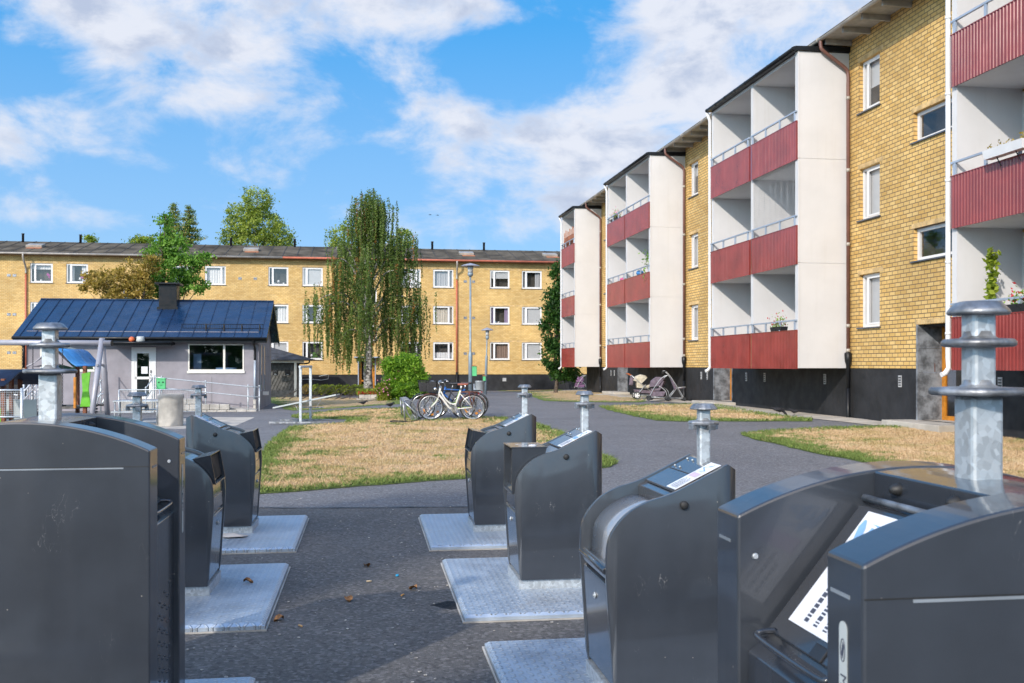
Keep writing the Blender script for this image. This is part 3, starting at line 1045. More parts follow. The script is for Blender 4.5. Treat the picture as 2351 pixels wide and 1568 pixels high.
for i, (a, b, z0, z1) in enumerate(doors):
    dp = .70
    mb = MB()                       # granite lining of the recess
    n_ = 4
    m2 = MB()
    for k in range(n_):
        za, zb = z0 + (z1 - z0) * k / n_, z0 + (z1 - z0) * (k + 1) / n_ - .006
        mb.box(.02, dp, b - .04, b - .002, za, zb)
        m2.box(.02, dp, a + .002, a + .04, za, zb)
    mb.box(-.012, .018, b - .05, b + .012, z0, z1); m2.box(-.012, .018, a - .012, a + .05, z0, z1)
    rc = mb.build("granite_lining", GRANITE, RB)
    m2.build("granite_lining", GRANITE, RB)
    MB().box(.15, dp, a + .041, b - .041, z1 - .05, z1 - .003).build("soffit", PLINTH, rc)
    mb = MB()
    fx0, fx1 = dp - .09, dp - .02
    for ta, tb in ((a + .04, a + .16), (b - .16, b - .04), ((a + b) / 2 - .05, (a + b) / 2 + .05)):
        mb.box(fx0, fx1, ta, tb, z0, z1 - .05)
    for ta, tb in ((a + .16, (a + b) / 2 - .05), ((a + b) / 2 + .05, b - .16)):
        mb.box(fx0, fx1, ta, tb, z0, z0 + .1); mb.box(fx0, fx1, ta, tb, z0 + .62, z0 + .70); mb.box(fx0, fx1, ta, tb, z1 - .16, z1 - .05)
    dr = mb.build("entrance_door", ORANGE, RB, .006)
    MB().box(fx1 - .03, fx1 - .02, a + .16, b - .16, z0 + .1, z1 - .16).build("glass", GLASSD, dr)
    MB().box(.30, .315, b - .052, b - .0405, 0, .01).xf(lambda x, y, z: (x + .12, y, z * 20 + 1.45)).build("intercom", BROWNPIPE, rc)
    MB().box(dp + .3, dp + .33, a, b, z0, z1).build("hall", INSIDE, dr)
    MB().box(-.75, dp, a - .25, b + .25, -.6, z0).build("doorstep", CONCL, RB, .015)
for t in (-2.45, -6.2, 10.72, 11.35, 7.0, 5.5, 23.95, 24.6, 21.5, -1.0 + 2.4):
    mb = MB()
    mb.box(.004, .02, t - .07, t + .07, 1.08, 1.36)
    v_ = mb.build("wall_vent", mat("vent_grey", (.42, .42, .42), .6) if 'vent_grey' not in bpy.data.materials else bpy.data.materials['vent_grey'], RB)
    mb = MB()
    for k in range(4):
        mb.box(-.001, .006, t - .05, t + .05, 1.115 + k * .06, 1.14 + k * .06)
    mb.build("slot", BLACK, v_)

# eaves, gutter, roof
mb = MB()
mb.box(-.80, .0, T0 - .3, T1 + .3, 10.17, 10.20)
mb.build("soffit", SOFFIT, RB)
mb = MB()
t = T0
while t < T1:
    mb.box(-.74, -.002, t, t + .07, 10.03, 10.168)
    t += .95
mb.build("rafter_tail", SOFFIT, RB)
bpy.data.objects["rafter_tail"]['kind'] = 'stuff'
mb = MB()
gp = [(-.80 - .062 + .062 * math.cos(a), 10.17 + .062 * math.sin(a)) for a in np.linspace(math.pi, 2 * math.pi, 9)]
o0 = len(mb.v)
for tt in (T0 - .35, T1 + .35):
    for x, z in gp: mb.v.append((x, tt, z))
for k in range(8):
    mb.f.append([k, k + 1, 9 + k + 1, 9 + k]); mb.sm.append(True)
mb.box(-.805, -.80, T0 - .35, T1 + .35, 10.15, 10.24)
t = T0
while t < T1:
    mb.lathe([(.068, 0), (.068, .05)], (-.862, t, 10.17), 12, (0, 1, 0))
    t += 2.2
mb.build("gutter", ZINC, RB)
mb = MB()
mb.add([(-.84, T0 - .3, 10.215), (5.2, T0 - .3, 11.5), (11.3, T0 - .3, 10.215), (-.84, T1 + .3, 10.215), (5.2, T1 + .3, 11.5), (11.3, T1 + .3, 10.215),
        (-.84, T0 - .3, 10.255), (5.2, T0 - .3, 11.54), (11.3, T0 - .3, 10.255), (-.84, T1 + .3, 10.255), (5.2, T1 + .3, 11.54), (11.3, T1 + .3, 10.255)],
       [(0, 3, 4, 1), (1, 4, 5, 2), (6, 7, 10, 9), (7, 8, 11, 10), (0, 6, 9, 3), (2, 5, 11, 8), (0, 1, 7, 6), (1, 2, 8, 7), (3, 9, 10, 4), (4, 10, 11, 5)])
mb.build("roof", BITUMEN, RB)

# ---- balcony stacks
BD = 1.434
stacks = [(-13.2, [-13.2, -9.95, -6.75]), (0, [0, 3.11, 6.42]), (13.13, [13.13, 16.65, 19.74]), (26.5, [26.5, 29.8])]
for si, (base, ed_) in enumerate(stacks):
    for k, t in enumerate(ed_):
        wt = .16
        ta, tb = (t, t + wt) if k == 0 else ((t - wt, t) if k == len(ed_) - 1 else (t - wt / 2, t + wt / 2))
        mb = MB()
        for z0, z1 in ((1.53, 4.29), (4.302, 7.04), (7.052, 9.86)):
            if k == 0:
                mb.box(-BD, -.006, ta, tb, z0, z1)
                mb.box(-BD - .012, -BD + .03, ta - .012, tb + .0, z0, z1)
            else:
                mb.box(-BD + .02, -.006, ta, tb, z0, z1)
        mb.box(-BD + .05, -.03, ta + .01, tb - .01, 1.54, 9.85)
        mb.build("side_wall" if k in (0, len(ed_) - 1) else "balcony_partition", WHITE, RB)
    a0, a1 = ed_[0], ed_[-1]
    mb = MB()       # roof of the stack
    mb.add([(-BD - .10, a0 - .06, 9.865), (-BD - .10, a1 + .06, 9.865), (.0, a1 + .06, 9.875), (.0, a0 - .06, 9.875),
            (-BD - .10, a0 - .06, 9.975), (-BD - .10, a1 + .06, 9.975), (.0, a1 + .06, 10.02), (.0, a0 - .06, 10.02)],
           [(0, 1, 2, 3), (4, 7, 6, 5), (0, 4, 5, 1), (2, 6, 7, 3), (0, 3, 7, 4), (1, 5, 6, 2)])
    br = mb.build("balcony_roof", BLACKP, RB)
    mb = MB()
    mb.box(-BD + .03, -.01, a0 + .165, a1 - .165, 9.78, 9.8645)
    mb.build("ceiling", WHITE, br)
    mb = MB()
    mb.tube([(-BD - .135, a0 - .06, 9.91), (-BD - .135, a1 + .06, 9.91)], .055, 8)
    t = a0
    while t < a1:
        mb.lathe([(.062, 0), (.062, .03)], (-BD - .135, t, 9.91), 8, (0, 1, 0)); t += .8
    mb.build("gutter", BLACKP, br)
    # white downpipe at the far front corner
    mb = MB()
    px_, py_ = -BD - .02, a1 + .07
    mb.tube([(px_ - .1, py_, 9.86), (px_, py_, 9.6), (px_, py_, 1.75), (px_ + .02, py_ + .01, 1.55), (px_ - .08, py_ - .02, 1.44), (px_ - .16, py_ - .03, 1.42)], .05, 10)
    for z in (8.4, 6.9, 5.2, 3.6, 2.2):
        mb.lathe([(.058, 0), (.058, .05)], (px_, py_, z), 10)
    mb.build("white_downpipe", WHITEP, RB)
    for fl in range(3):
        zb = FZ[fl]
        for c in range(len(ed_) - 1):
            a = ed_[c] + (.16 if c == 0 else .08); b = ed_[c + 1] - (.16 if c == len(ed_) - 2 else .08)
            mb = MB()
            mb.box(-BD + .015, -.008, a + .001, b - .001, zb + .005, zb + .17)
            bal = mb.build("balcony", WHITE, RB)
            # corrugated red front
            pa, pb = ed_[c] + (.02 if c == 0 else .055), ed_[c + 1] - .055
            x0 = -BD - .045
            poly = []
            t = pa
            pt = .095
            while t < pb - pt:
                poly += [(t, 0), (t + pt * .55, 0), (t + pt * .66, -.014), (t + pt * .89, -.014)]
                t += pt
            poly += [(pb, 0), (pb, .012), (pa, .012)]
            mb = MB()
            mb.prism(poly, lambda p, q, h, x0=x0: (x0 + q, p, h), zb - .01, zb + 1.0)
            mb.box(x0 - .016, x0 + .05, pa, pb, zb + 1.0, zb + 1.02)
            mb.box(x0 - .004, x0 + .045, pa - .012, pa - .001, zb - .01, zb + 1.01)
            mb.build("red_front", RED, bal)
            mb = MB()
            zr = zb + 1.27
            mb.box(x0 - .01, x0 + .04, pa, pb, zr - .02, zr + .02)
            nps = 4
            for k in range(nps):
                t = pa + .12 + (pb - pa - .24) * k / (nps - 1)
                mb.box(x0 - .003, x0 + .033, t - .035, t + .035, zb + 1.021, zr - .021)
            mb.build("railing", RAILM, bal)
            mb = MB()
            mb.box(-.022, -.008, a + .001, b - .001, zb + .172, zb + 2.69 if fl < 2 else 9.775)
            mb.build("back_wall", WHITE, bal)
            mb = MB()
            mb.box(-.05, -.023, a + .5, a + 1.35, zb + .2, zb + 2.25); mb.box(-.05, -.023, a + 1.37, b - .35, zb + .95, zb + 2.25)
            bdw = mb.build("balcony_door", WHITEP, bal)
            MB().box(-.055, -.051, a + .6, a + 1.25, zb + .9, zb + 2.15).build("pane", GLASSD, bal)
# brown downpipes where a stack meets the front
for base in (-13.2, 0, 13.13, 26.5):
    y = base - .06
    mb = MB()
    zt = 10.12
    mb.tube(crv([(-.86, y - .05, zt), (-.86, y - .05, 9.98), (-.80, y - .06, 9.86), (-.45, y - .06, 9.62), (-.14, y - .05, 9.40), (-.09, y - .05, 9.22), (-.09, y - .05, 9.0)], 5) + [Vector((-.09, y - .05, 1.75))], .048, 10)
    dp_ = mb.build("downpipe", BROWNPIPE, RB)
    mb = MB()
    for z in (8.6, 6.7, 4.75, 2.6, 1.95):
        mb.lathe([(.056, 0), (.056, .09)], (-.09, y - .05, z), 10)
    mb.build("clamp", ZINC, dp_)
    mb = MB()
    mb.lathe([(.05, .95), (.055, 1.6), (.09, 1.72), (.10, 1.92), (.06, 1.95)], (-.09, y - .05, -.0), 10)
    mb.lathe([(.052, -.5), (.052, 1.0)], (-.09, y - .05, 0), 10)
    mb.build("drain_foot", BLACKP, dp_)

# concrete strip along the wall foot
def strip_from_local(name, pts, m, lift, label, cat):
    poly = []
    for b_, a_ in pts:
        poly.append((8.934 + b_ * CT - a_ * ST, 26.37 + b_ * ST + a_ * CT))
    return sheet(poly, name, m, lift, .6, label, cat, 0)


strip_from_local("paving_strip", [(-.05, -2.9), (-.9, -2.9), (-1.3, .2), (-1.8, 3), (-1.6, 9.6), (-.05, 9.6)], CONCL, .045, "sandy paving strip under the balconies by the black plinth", "paving")
strip_from_local("paving_strip", [(-.05, 10.6), (-1.0, 10.6), (-1.6, 13.4), (-1.8, 22.5), (-.05, 22.5)], CONCL, .045, "sandy paving strip under the strollers", "paving")

# ------------------------------------------------------------------ the long brick house across the yard
P0 = (PX(1018, 75), 75.0)
LB = empty("apartment_house", (P0[0], P0[1], 0), TH, "long yellow brick house with a grey roof standing across the yard behind the birch", "apartment house")


def fl_(t, d, z):
    return (t, d, z)


def s_of(u):
    k = (u - U0) / FP
    return (75 * k + 5.17) / (CT - ST * k)


S0, S1 = -52.0, 13.0
FLZ = [(2.02, 3.36), (4.72, 6.08), (7.46, 8.83)]
# (left edge, right edge in the picture; which side the narrow casement is on; fittings per floor low..top)
colsL = [(69, 121, .2, [('sides', 'white', []), ('sides', 'white', []), ('top', 'white', [('orchid', .8), ('pot', .45)])]),
         (152, 202, .2, [('full', 'white', []), ('blind', None, []), ('sides', 'white', [('orchid', .75), ('lamp', .6)])]),
         (394, 441, -.2, [('none', None, []), ('full', 'white', []), ('sides', 'white', [])]),
         (470, 518, -.2, [('full', 'white', []), ('full', 'white', []), ('full', 'white', [])]),
         (616, 662, .2, [('blind', None, []), ('one', 'white', []), ('none', None, [('lamp', .5), ('pot', .75), ('pot', .3)])]),
         (694, 741, .2, [('none', None, [('plant', .62), ('lamp', .45)]), ('sides', 'white', [('pot', .2)]), ('blind', None, [])]),
         (920, 966, -.22, [('sides', 'violet', []), ('none', None, []), ('full', 'white', [])]),
         (994, 1041, -.22, [('low', 'white', []), ('full', 'cream', []), ('full', 'grey', [])]),
         (1125, 1170, .2, [('full', 'brown', []), ('sides', 'lilac', [('pot', .3), ('pot', .45)]), ('half', None, [])]),
         (1198, 1244, .2, [('blind', None, []), ('blind', None, []), ('sides', 'grey', [])]),
         (1330, 1376, .2, [('full', 'white', []), ('blind', None, []), ('full', 'white', [])])]
holes = []
for u0, u1, sp, fit in colsL:
    for z0, z1 in FLZ:
        holes.append((s_of(u0), s_of(u1), z0, z1))
stairs = [(834, 865), (282, 312)]
for u0, u1 in stairs:
    for z0, z1 in ((3.45, 4.6), (6.2, 7.35)):
        holes.append((s_of(u0), s_of(u1), z0, z1))
ldoor = (s_of(822), s_of(862), -.6, 2.15)
mb = MB()
wall(mb, 0, .93, 9.48, S0, S1, holes + [ldoor], fl_, .12)
mb.quad((S1, 0, .93), (S1, 10.5, .93), (S1, 10.5, 9.48), (S1, 0, 9.48))
mb.add([(S1, 0, 9.48), (S1, 10.5, 9.48), (S1, 5.25, 10.85)], [(0, 1, 2)])
mb.quad((S0, 0, .93), (S0, 10.5, .93), (S0, 10.5, 9.48), (S0, 0, 9.48))
mb.quad((S0, 10.5, .93), (S1, 10.5, .93), (S1, 10.5, 9.48), (S0, 10.5, 9.48))
mb.build("brick_wall", BRICKF, LB)
mb = MB()
wall(mb, 0, -2.5, .93, S0, S1, [ldoor], lambda t, d, z: (t, d + .03, z), .12)
mb.quad((S1 - .03, .03, -2.5), (S1 - .03, 10.4, -2.5), (S1 - .03, 10.4, .93), (S1 - .03, .03, .93))
pl_ = mb.build("plinth", PLINTH, LB)
rr = random.Random(3)
hi_ = 0
for u0, u1, sp, fit in colsL:
    for k, (z0, z1) in enumerate(FLZ):
        st, cu, fi = fit[k]
        window(LB, fl_, *holes[hi_], rr, st, sp, .05, True, .085, cu, fi)
        hi_ += 1
for h in holes[hi_:]:
    window(LB, fl_, *h, rr, 'none', 0, .05, True, .085)
a, b, z0, z1 = ldoor
mb = MB()
for ta, tb in ((a + .05, a + .25), (b - .25, b - .05), ((a + b) / 2 - .07, (a + b) / 2 + .07)):
    mb.box(ta, tb, .2, .28, z0, z1)
for ta, tb in ((a + .25, (a + b) / 2 - .07), ((a + b) / 2 + .07, b - .25)):
    mb.box(ta, tb, .2, .28, z0, z0 + .2); mb.box(ta, tb, .2, .28, z1 - .18, z1); mb.box(ta, tb, .2, .28, z0 + 1.0, z0 + 1.12)
dr = mb.build("entrance_door", ORANGE, LB)
MB().box(a + .1, b - .1, .24, .25, z0 + .1, z1 - .1).build("glass", GLASSD, dr)
MB().box(a, b, .6, .62, z0, z1).build("hall", INSIDE, dr)
mb = MB()
mb.box(a - .02, a + .05, -.04, .1, z0, z1 + .05); mb.box(b - .05, b + .02, -.04, .1, z0, z1 + .05); mb.box(a - .3, b + .3, -.9, .0, z1 + .02, z1 + .1)
mb.build("door_surround", RAILM, LB)
mb = MB()
for h in holes:
    n_ = int((h[1] - h[0] + .8) / .12)
    for i in range(n_):
        t = h[0] - .4 + i * .12
        mb.box(t + .008, t + .112, -.005, .01, h[3] + .01, h[3] + .13)
mb.build("soldier_course", bpy.data.materials["brick_pale"], LB)
# vents in the wall
mb = MB()
vents = []
for z in (7.95, 5.2, 2.5):
    for u in (20, 33, 551, 586, 1068, 1087):
        vents.append((s_of(u), z))
VENT = bpy.data.materials['vent_grey']
for t, z in vents:
    MB().box(t - .12, t + .12, -.02, .0, z - .09, z + .09).build("wall_vent", GALVD, LB)
for u in (687, 1158):
    MB().box(s_of(u) - .14, s_of(u) + .14, .005, .03, .4, .65).build("wall_vent", VENT, LB)
# scribbled paint on the plinth
mb = MB()
zz = -.02
pts = [(-14.9 + .9 * i * .5, .02, .55 + .04 * math.sin(i * 1.3)) for i in range(14)]
mb.tube([Vector(p) for p in pts] + [Vector((-8.55, .02, .6)), Vector((-8.5, .02, .95)), Vector((-9.2, .02, .8))], .022, 4)
mb.tube(crv([(-9.4, .02, .1), (-9.3, .02, -.25), (-9.0, .02, -.05), (-8.8, .02, -.3), (-8.6, .02, .05), (-8.5, .02, -.25)], 4), .03, 4)
mb.build("paint_scrawl", LABELP, LB)
# eaves and roof
mb = MB()
mb.box(S0 - .3, S1 + .3, -.55, 0, 9.42, 9.46)
mb.build("soffit", BROWNPIPE, LB)
mb = MB()
mb.tube([(S0 - .3, -.62, 9.46), (s_of(650), -.62, 9.46)], .075, 8)
mb.build("zinc_gutter", ZINC, LB)
mb = MB()
mb.tube([(s_of(650) + .01, -.62, 9.46), (S1 + .3, -.62, 9.46)], .075, 8)
mb.build("red_gutter", REDPIPE, LB)
zr0, zr1 = 9.50, 10.92
mb = MB()
mb.add([(S0 - .3, -.6, zr0 - .05), (S1 + .3, -.6, zr0 - .05), (S1 + .3, 5.25, zr1), (S0 - .3, 5.25, zr1), (S0 - .3, 11.1, zr0), (S1 + .3, 11.1, zr0),
        (S0 - .3, -.6, zr0 + .05), (S1 + .3, -.6, zr0 + .05), (S1 + .3, 5.25, zr1 + .06), (S0 - .3, 5.25, zr1 + .06), (S0 - .3, 11.1, zr0 + .06), (S1 + .3, 11.1, zr0 + .06)],
       [(0, 1, 2, 3), (3, 2, 5, 4), (6, 9, 8, 7), (9, 10, 11, 8), (0, 6, 7, 1), (4, 5, 11, 10), (0, 3, 9, 6), (3, 4, 10, 9), (1, 7, 8, 2), (2, 8, 11, 5)])
rf = mb.build("roof", BITUMEN, LB)
mb = MB()       # lapped seams of the felt
t = S0
while t < S1:
    mb.beam((t, -.58, zr0 + .058), (t + .0, 5.2, zr1 + .066), .05, .025)
    t += 1.03
mb.build("seam", mat("roof_felt_seam", (.05, .046, .042), .95), rf)
for u in (1.5, 143, 512, 668, 1004, 1130):
    t = s_of(u)
    mb = MB()
    mb.lathe([(.09, 0), (.09, .62), (.11, .63), (.11, .7)], (t, 4.8, zr1 - .1), 10)
    mb.build("vent_pipe", DARKMETAL, LB)
for u in (59, 570, 1078, 1275):
    t = s_of(u)
    mb = MB()
    o0 = len(mb.v)
    mb.obox((t, 2.2, zr0 + .83), (.55, 0, 0), (0, .45, .11), (0, -.02, .09))
    hb = mb.build("roof_hatch", ZINC, LB, .02)
    MB().obox((t + .1, 1.5, zr0 + .57), (.5, 0, 0), (0, .25, .061), (0, -.004, .016)).build("rust_stain", TERRA, hb)
for u, m_, top in ((59, REDPIPE, ZINC), (1047.5, REDPIPE, ZINC)):
    t = s_of(u)
    mb = MB()
    mb.tube(crv([(t, -.62, 9.42), (t, -.62, 9.2), (t + .02, -.5, 8.95), (t + .03, -.12, 8.5), (t + .03, -.09, 8.1)], 4), .07, 8)
    d_ = mb.build("downpipe", top, LB)
    mb = MB()
    mb.tube([(t + .03, -.09, 8.05), (t + .03, -.09, 1.1)], .065, 8)
    mb.build("lower_pipe", m_, d_)
    MB().tube([(t + .03, -.09, 1.09), (t + .03, -.09, -1)], .08, 8).build("drain_foot", BLACKP, d_)


for o_ in bpy.data.objects:
    if o_.name.startswith("soldier_course"):
        o_['kind'] = 'stuff'
# ------------------------------------------------------------------ the small grey house with the navy sheet roof
K0 = (-10.18, 40.0)
KH = empty("community_house", (K0[0], K0[1], 0), TH, "small single storey grey house with a glossy navy blue sheet metal roof", "house")


def s_k(u):
    k = (u - U0) / FP
    return (40 * k + 10.18) / (CT - ST * k)


def kz(u, v, dy=0):
    return EYE - (v - V0) / FP * (40 + ST * s_k(u) + CT * dy)


kx0 = -8.75
kf = lambda t, d, z: (t, d, z)
win = (s_k(432), s_k(560), kz(496, 851), kz(496, 789.5))
kd = (s_k(302), s_k(358), kz(330, 916), kz(330, 797))
arch0, arch1 = s_k(92), s_k(217)
az0, az1 = kz(150, 848), kz(150, 793)
mb = MB()
wall(mb, 0, -.9, 2.95, kx0, 0, [win, kd, (arch0, arch1, az0, az1)], kf, .12)
mb.quad((0, 0, -.9), (0, 6.2, -.9), (0, 6.2, 2.95), (0, 0, 2.95)); mb.add([(0, 0, 2.95), (0, 6.2, 2.95), (0, 3.1, 4.22)], [(0, 1, 2)])
mb.quad((kx0, 0, -.9), (kx0, 6.2, -.9), (kx0, 6.2, 2.95), (kx0, 0, 2.95)); mb.add([(kx0, 0, 2.95), (kx0, 6.2, 2.95), (kx0, 3.1, 4.22)], [(0, 1, 2)])
mb.quad((kx0, 6.2, -.9), (0, 6.2, -.9), (0, 6.2, 2.95), (kx0, 6.2, 2.95))
# the spandrel that turns the left opening into a quarter arch
n_ = 10
pts = [(arch0 + (arch1 - arch0) * (.30 + .70 * math.sin(a)), az0 + (az1 - az0) * (.05 + .95 * math.cos(a))) for a in np.linspace(0, math.pi / 2, n_)]
vs = [(p[0], .0, p[1]) for p in pts] + [(p[0], .11, p[1]) for p in pts] + [(arch1, 0, az1), (arch1, .11, az1)]
fs = [(i, i + 1, 2 * n_) for i in range(n_ - 1)] + [(i, n_ + i, n_ + i + 1, i + 1) for i in range(n_ - 1)]
mb.add(vs, fs)
kw = mb.build("wall", KIOSK, KH)
mb = MB()
for t in (s_k(485) + .02, -6.05):
    mb.box(t - .008, t + .008, -.003, .004, -.5, 1.15); mb.box(t - .008, t + .008, -.003, .004, 2.5, 2.8)
mb.box(.0, .003, 3.0, 3.012, -.4, 3.9); mb.box(.0, .003, 0, 6.2, 1.98, 1.99)
mb.build("board_joint", WOODGREY, kw)
mb = MB()
a, b, z0, z1 = win
for q in ((a, b, z1 - .05, z1), (a, b, z0, z0 + .05), (a, a + .05, z0 + .05, z1 - .05), (b - .05, b, z0 + .05, z1 - .05), (a + (b - a) * .625, a + (b - a) * .625 + .08, z0 + .05, z1 - .05)):
    mb.box(q[0] - .0, q[1] + .0, -.02, .08, q[2], q[3])
mb.box(a - .04, b + .03, -.05, .0, z0 - .10, z0 - .003)
w_ = mb.build("window", CREAM, KH)
MB().quad((a + .02, .05, z0 + .03), (b - .02, .05, z0 + .03), (b - .02, .05, z1 - .03), (a + .02, .05, z1 - .03)).build("glass", GLASSD, w_)
KIN = mat("room_green", (.09, .19, .14), .8, var=.4, vs=1.2)
MB().box(a - 1.4, -.1, 3.2, 3.22, -.1, z1 + .3).box(a - 1.4, a - 1.38, .15, 3.2, -.1, z1 + .3).box(a - 1.4, -.1, .15, 3.2, -.12, -.1).box(a - 1.4, -.1, .15, 3.2, z1 + .3, z1 + .32).build("room", KIN, w_)
MB().box(a + .1, a + .4, .7, .72, z0, z1 - .4).box(a + 1.0, a + 1.8, .5, .6, z0, z0 + .12).build("furniture", INKB, w_)
mb = MB()
a, b, z0, z1 = kd
mb.box(a, a + .12, -.02, .08, z0, z1); mb.box(b - .12, b, -.02, .08, z0, z1); mb.box(a + .12, b - .12, -.02, .08, z1 - .24, z1)
mb.box(a + .12, b - .12, -.01, .07, z0, z0 + .12); mb.box(a + .12, b - .12, -.01, .07, z0 + .78, z0 + .88)
mb.box(a + .12, a + .2, -.01, .07, z0 + .12, z1 - .24); mb.box(b - .26, b - .12, -.01, .07, z0 + .12, z1 - .24)
d_ = mb.build("door", WHITEP, KH)
MB().quad((a + .2, .03, z0 + .1), (b - .26, .03, z0 + .1), (b - .26, .03, z1 - .22), (a + .2, .03, z1 - .22)).build("glass", GLASSD, d_)
MB().box(a, b, 1.0, 1.02, z0, z1).build("room", KIN, d_)
MB().box(a + .36, a + .60, .02, .028, z0 + 1.0, z0 + 1.28).build("paper_notice", LABEL, d_)
mb = MB()
mb.lathe([(.02, 0), (.02, .05)], (b - .19, -.015, z0 + .72), 8, (0, -1, 0)); mb.lathe([(.02, 0), (.02, .03)], (b - .19, -.015, z0 + .95), 8, (0, -1, 0)); mb.box(b - .2, b - .18, -.06, -.02, z0 + 1.02, z0 + 1.14)
mb.build("handle", DARKMETAL, d_)
mb = MB()
mb.box(arch0, arch0 + .07, -.01, .09, az0, az1); mb.box(arch0, arch1, -.02, .09, az0 - .09, az0)
mb.box(arch0 + .07, arch0 + (arch1 - arch0) * .3, -.01, .09, az1 - .05, az1)
for p, q in zip(pts[:-1], pts[1:]):
    mb.beam((p[0], .04, p[1] - .03), (q[0], .04, q[1] - .03), .10, .06, (0, 1, 0))
w_ = mb.build("arched_window", CREAM, KH)
MB().quad((arch0, .115, az0), (arch1, .115, az0), (arch1, .115, az1), (arch0, .115, az1)).build("glass", GLASSD, w_)
MB().box(arch0, arch1, 1.0, 1.02, az0, az1).build("room", KIN, w_)
# right gable: two tall slot windows
for y in (1.0, 2.45):
    mb = MB()
    mb.box(-.01, .025, y - .10, y + .10, .55, 2.45)
    w_ = mb.build("slot_window", RAILM, KH)
    MB().box(.026, .03, y - .06, y + .06, .6, 2.4).build("glass", GLASSD, w_)
MB().box(.0, .22, 1.95, 2.2, .35, .5).build("wall_spout", WHITEP, KH)
# roof
ez, rz_ = 2.72, 4.38
x0, x1 = kx0 - .38, .36
mb = MB()
def rfz(y): return ez + (rz_ - ez) * (y + .45) / 3.55 if y <= 3.1 else ez + (rz_ - ez) * (6.65 - y) / 3.55
mb.add([(x0, -.45, ez - .07), (x1, -.45, ez - .07), (x1, 3.1, rz_ - .07), (x0, 3.1, rz_ - .07), (x0, 6.65, ez - .07), (x1, 6.65, ez - .07),
        (x0, -.45, ez), (x1, -.45, ez), (x1, 3.1, rz_), (x0, 3.1, rz_), (x0, 6.65, ez), (x1, 6.65, ez)],
       [(0, 1, 2, 3), (3, 2, 5, 4), (6, 9, 8, 7), (9, 10, 11, 8), (0, 6, 7, 1), (4, 5, 11, 10), (0, 3, 9, 6), (3, 4, 10, 9), (1, 7, 8, 2), (2, 8, 11, 5)])
t = x0 + .25
while t < x1:
    mb.beam((t, -.44, ez + .018), (t, 3.1, rz_ + .018), .022, .036)
    mb.beam((t, 6.64, ez + .018), (t, 3.1, rz_ + .018), .022, .036)
    t += .53
mb.box(x0, x1, 3.04, 3.16, rz_ - .01, rz_ + .03)
kr = mb.build("roof", BLUEROOF, KH)
mb = MB()
mb.box(x0 + .01, x1 - .01, -.43, -.40, ez - .22, ez - .075); mb.tube([(x0, -.50, ez - .06), (x1, -.50, ez - .06)], .06, 8)
mb.box(x0 + .02, x1 - .02, -.40, -.005, ez - .10, ez - .08)
mb.beam((x1 - .02, -.42, ez - .16), (x1 - .02, 3.1, rz_ - .16), .03, .17); mb.beam((x1 - .02, 6.62, ez - .16), (x1 - .02, 3.1, rz_ - .16), .03, .17)
mb.build("eaves", BLACKP, KH)
sk = s_k(363) - .03
mb = MB()
mb.box(sk - .36, sk + .36, 2.25, 2.95, 3.6, 4.98); mb.box(sk - .5, sk + .5, 2.1, 3.1, 4.985, 5.06)
mb.box(sk - .42, sk + .42, 2.15, 2.2, 3.75, 4.05)
mb.build("chimney", BLACKP, KH, .01)
mb = MB()
ga, gb, gy = s_k(415), s_k(604), .12
for dz in (.10, .26):
    mb.tube([(ga, gy, rfz(gy) + dz), (gb, gy, rfz(gy) + dz)], .014, 6)
t = ga
while t < gb:
    mb.box(t, t + .012, gy - .006, gy + .006, rfz(gy) + .10, rfz(gy) + .26); t += .07
for k in range(4):
    t = ga + .95 + (gb - ga - 1.1) * k / 3
    mb.beam((t, gy + .25, rfz(gy + .25)), (t, gy, rfz(gy) + .27), .04, .03); mb.beam((t, gy, rfz(gy) + .27), (t, gy - .05, rfz(gy)), .04, .03)
mb.build("snow_guard", BLACKP, KH)
mb = MB()
ca, cb = s_k(256), s_k(402)
mb.add([(ca, -.95, 2.36), (cb, -.95, 2.36), (cb, -.01, 2.42), (ca, -.01, 2.42), (ca, -.95, 2.46), (cb, -.95, 2.46), (cb, -.01, 2.60), (ca, -.01, 2.60)], [(0, 1, 2, 3), (4, 7, 6, 5), (0, 4, 5, 1), (1, 5, 6, 2), (2, 6, 7, 3), (3, 7, 4, 0)])
mb.tube([(ca, -1.0, 2.47), (cb, -1.0, 2.47)], .045, 8)
mb.build("door_canopy", BLACKP, KH)
mb = MB()
mb.tube(crv([(-.16, -.48, ez - .08), (-.16, -.42, ez - .25), (-.14, -.1, ez - .45), (-.14, -.09, ez - .9)], 4), .045, 8)
dp_ = mb.build("downpipe", BLACKP, KH)
MB().tube([(-.14, -.09, ez - .92), (-.14, -.09, .25)], .05, 8).build("grey_pipe", RAILM, dp_)
MB().tube([(-.14, -.09, .24), (-.14, -.09, -.4)], .065, 8).build("drain_foot", CONC, dp_)
MB().tube([(kx0 - .08, -.09, ez - .1), (kx0 - .08, -.09, 1.5)], .05, 8).build("downpipe", BLACKP, KH)
MB().tube([(kx0 - .08, -.09, 1.48), (kx0 - .08, -.09, -.4)], .055, 8).build("downpipe", RAILM, KH)
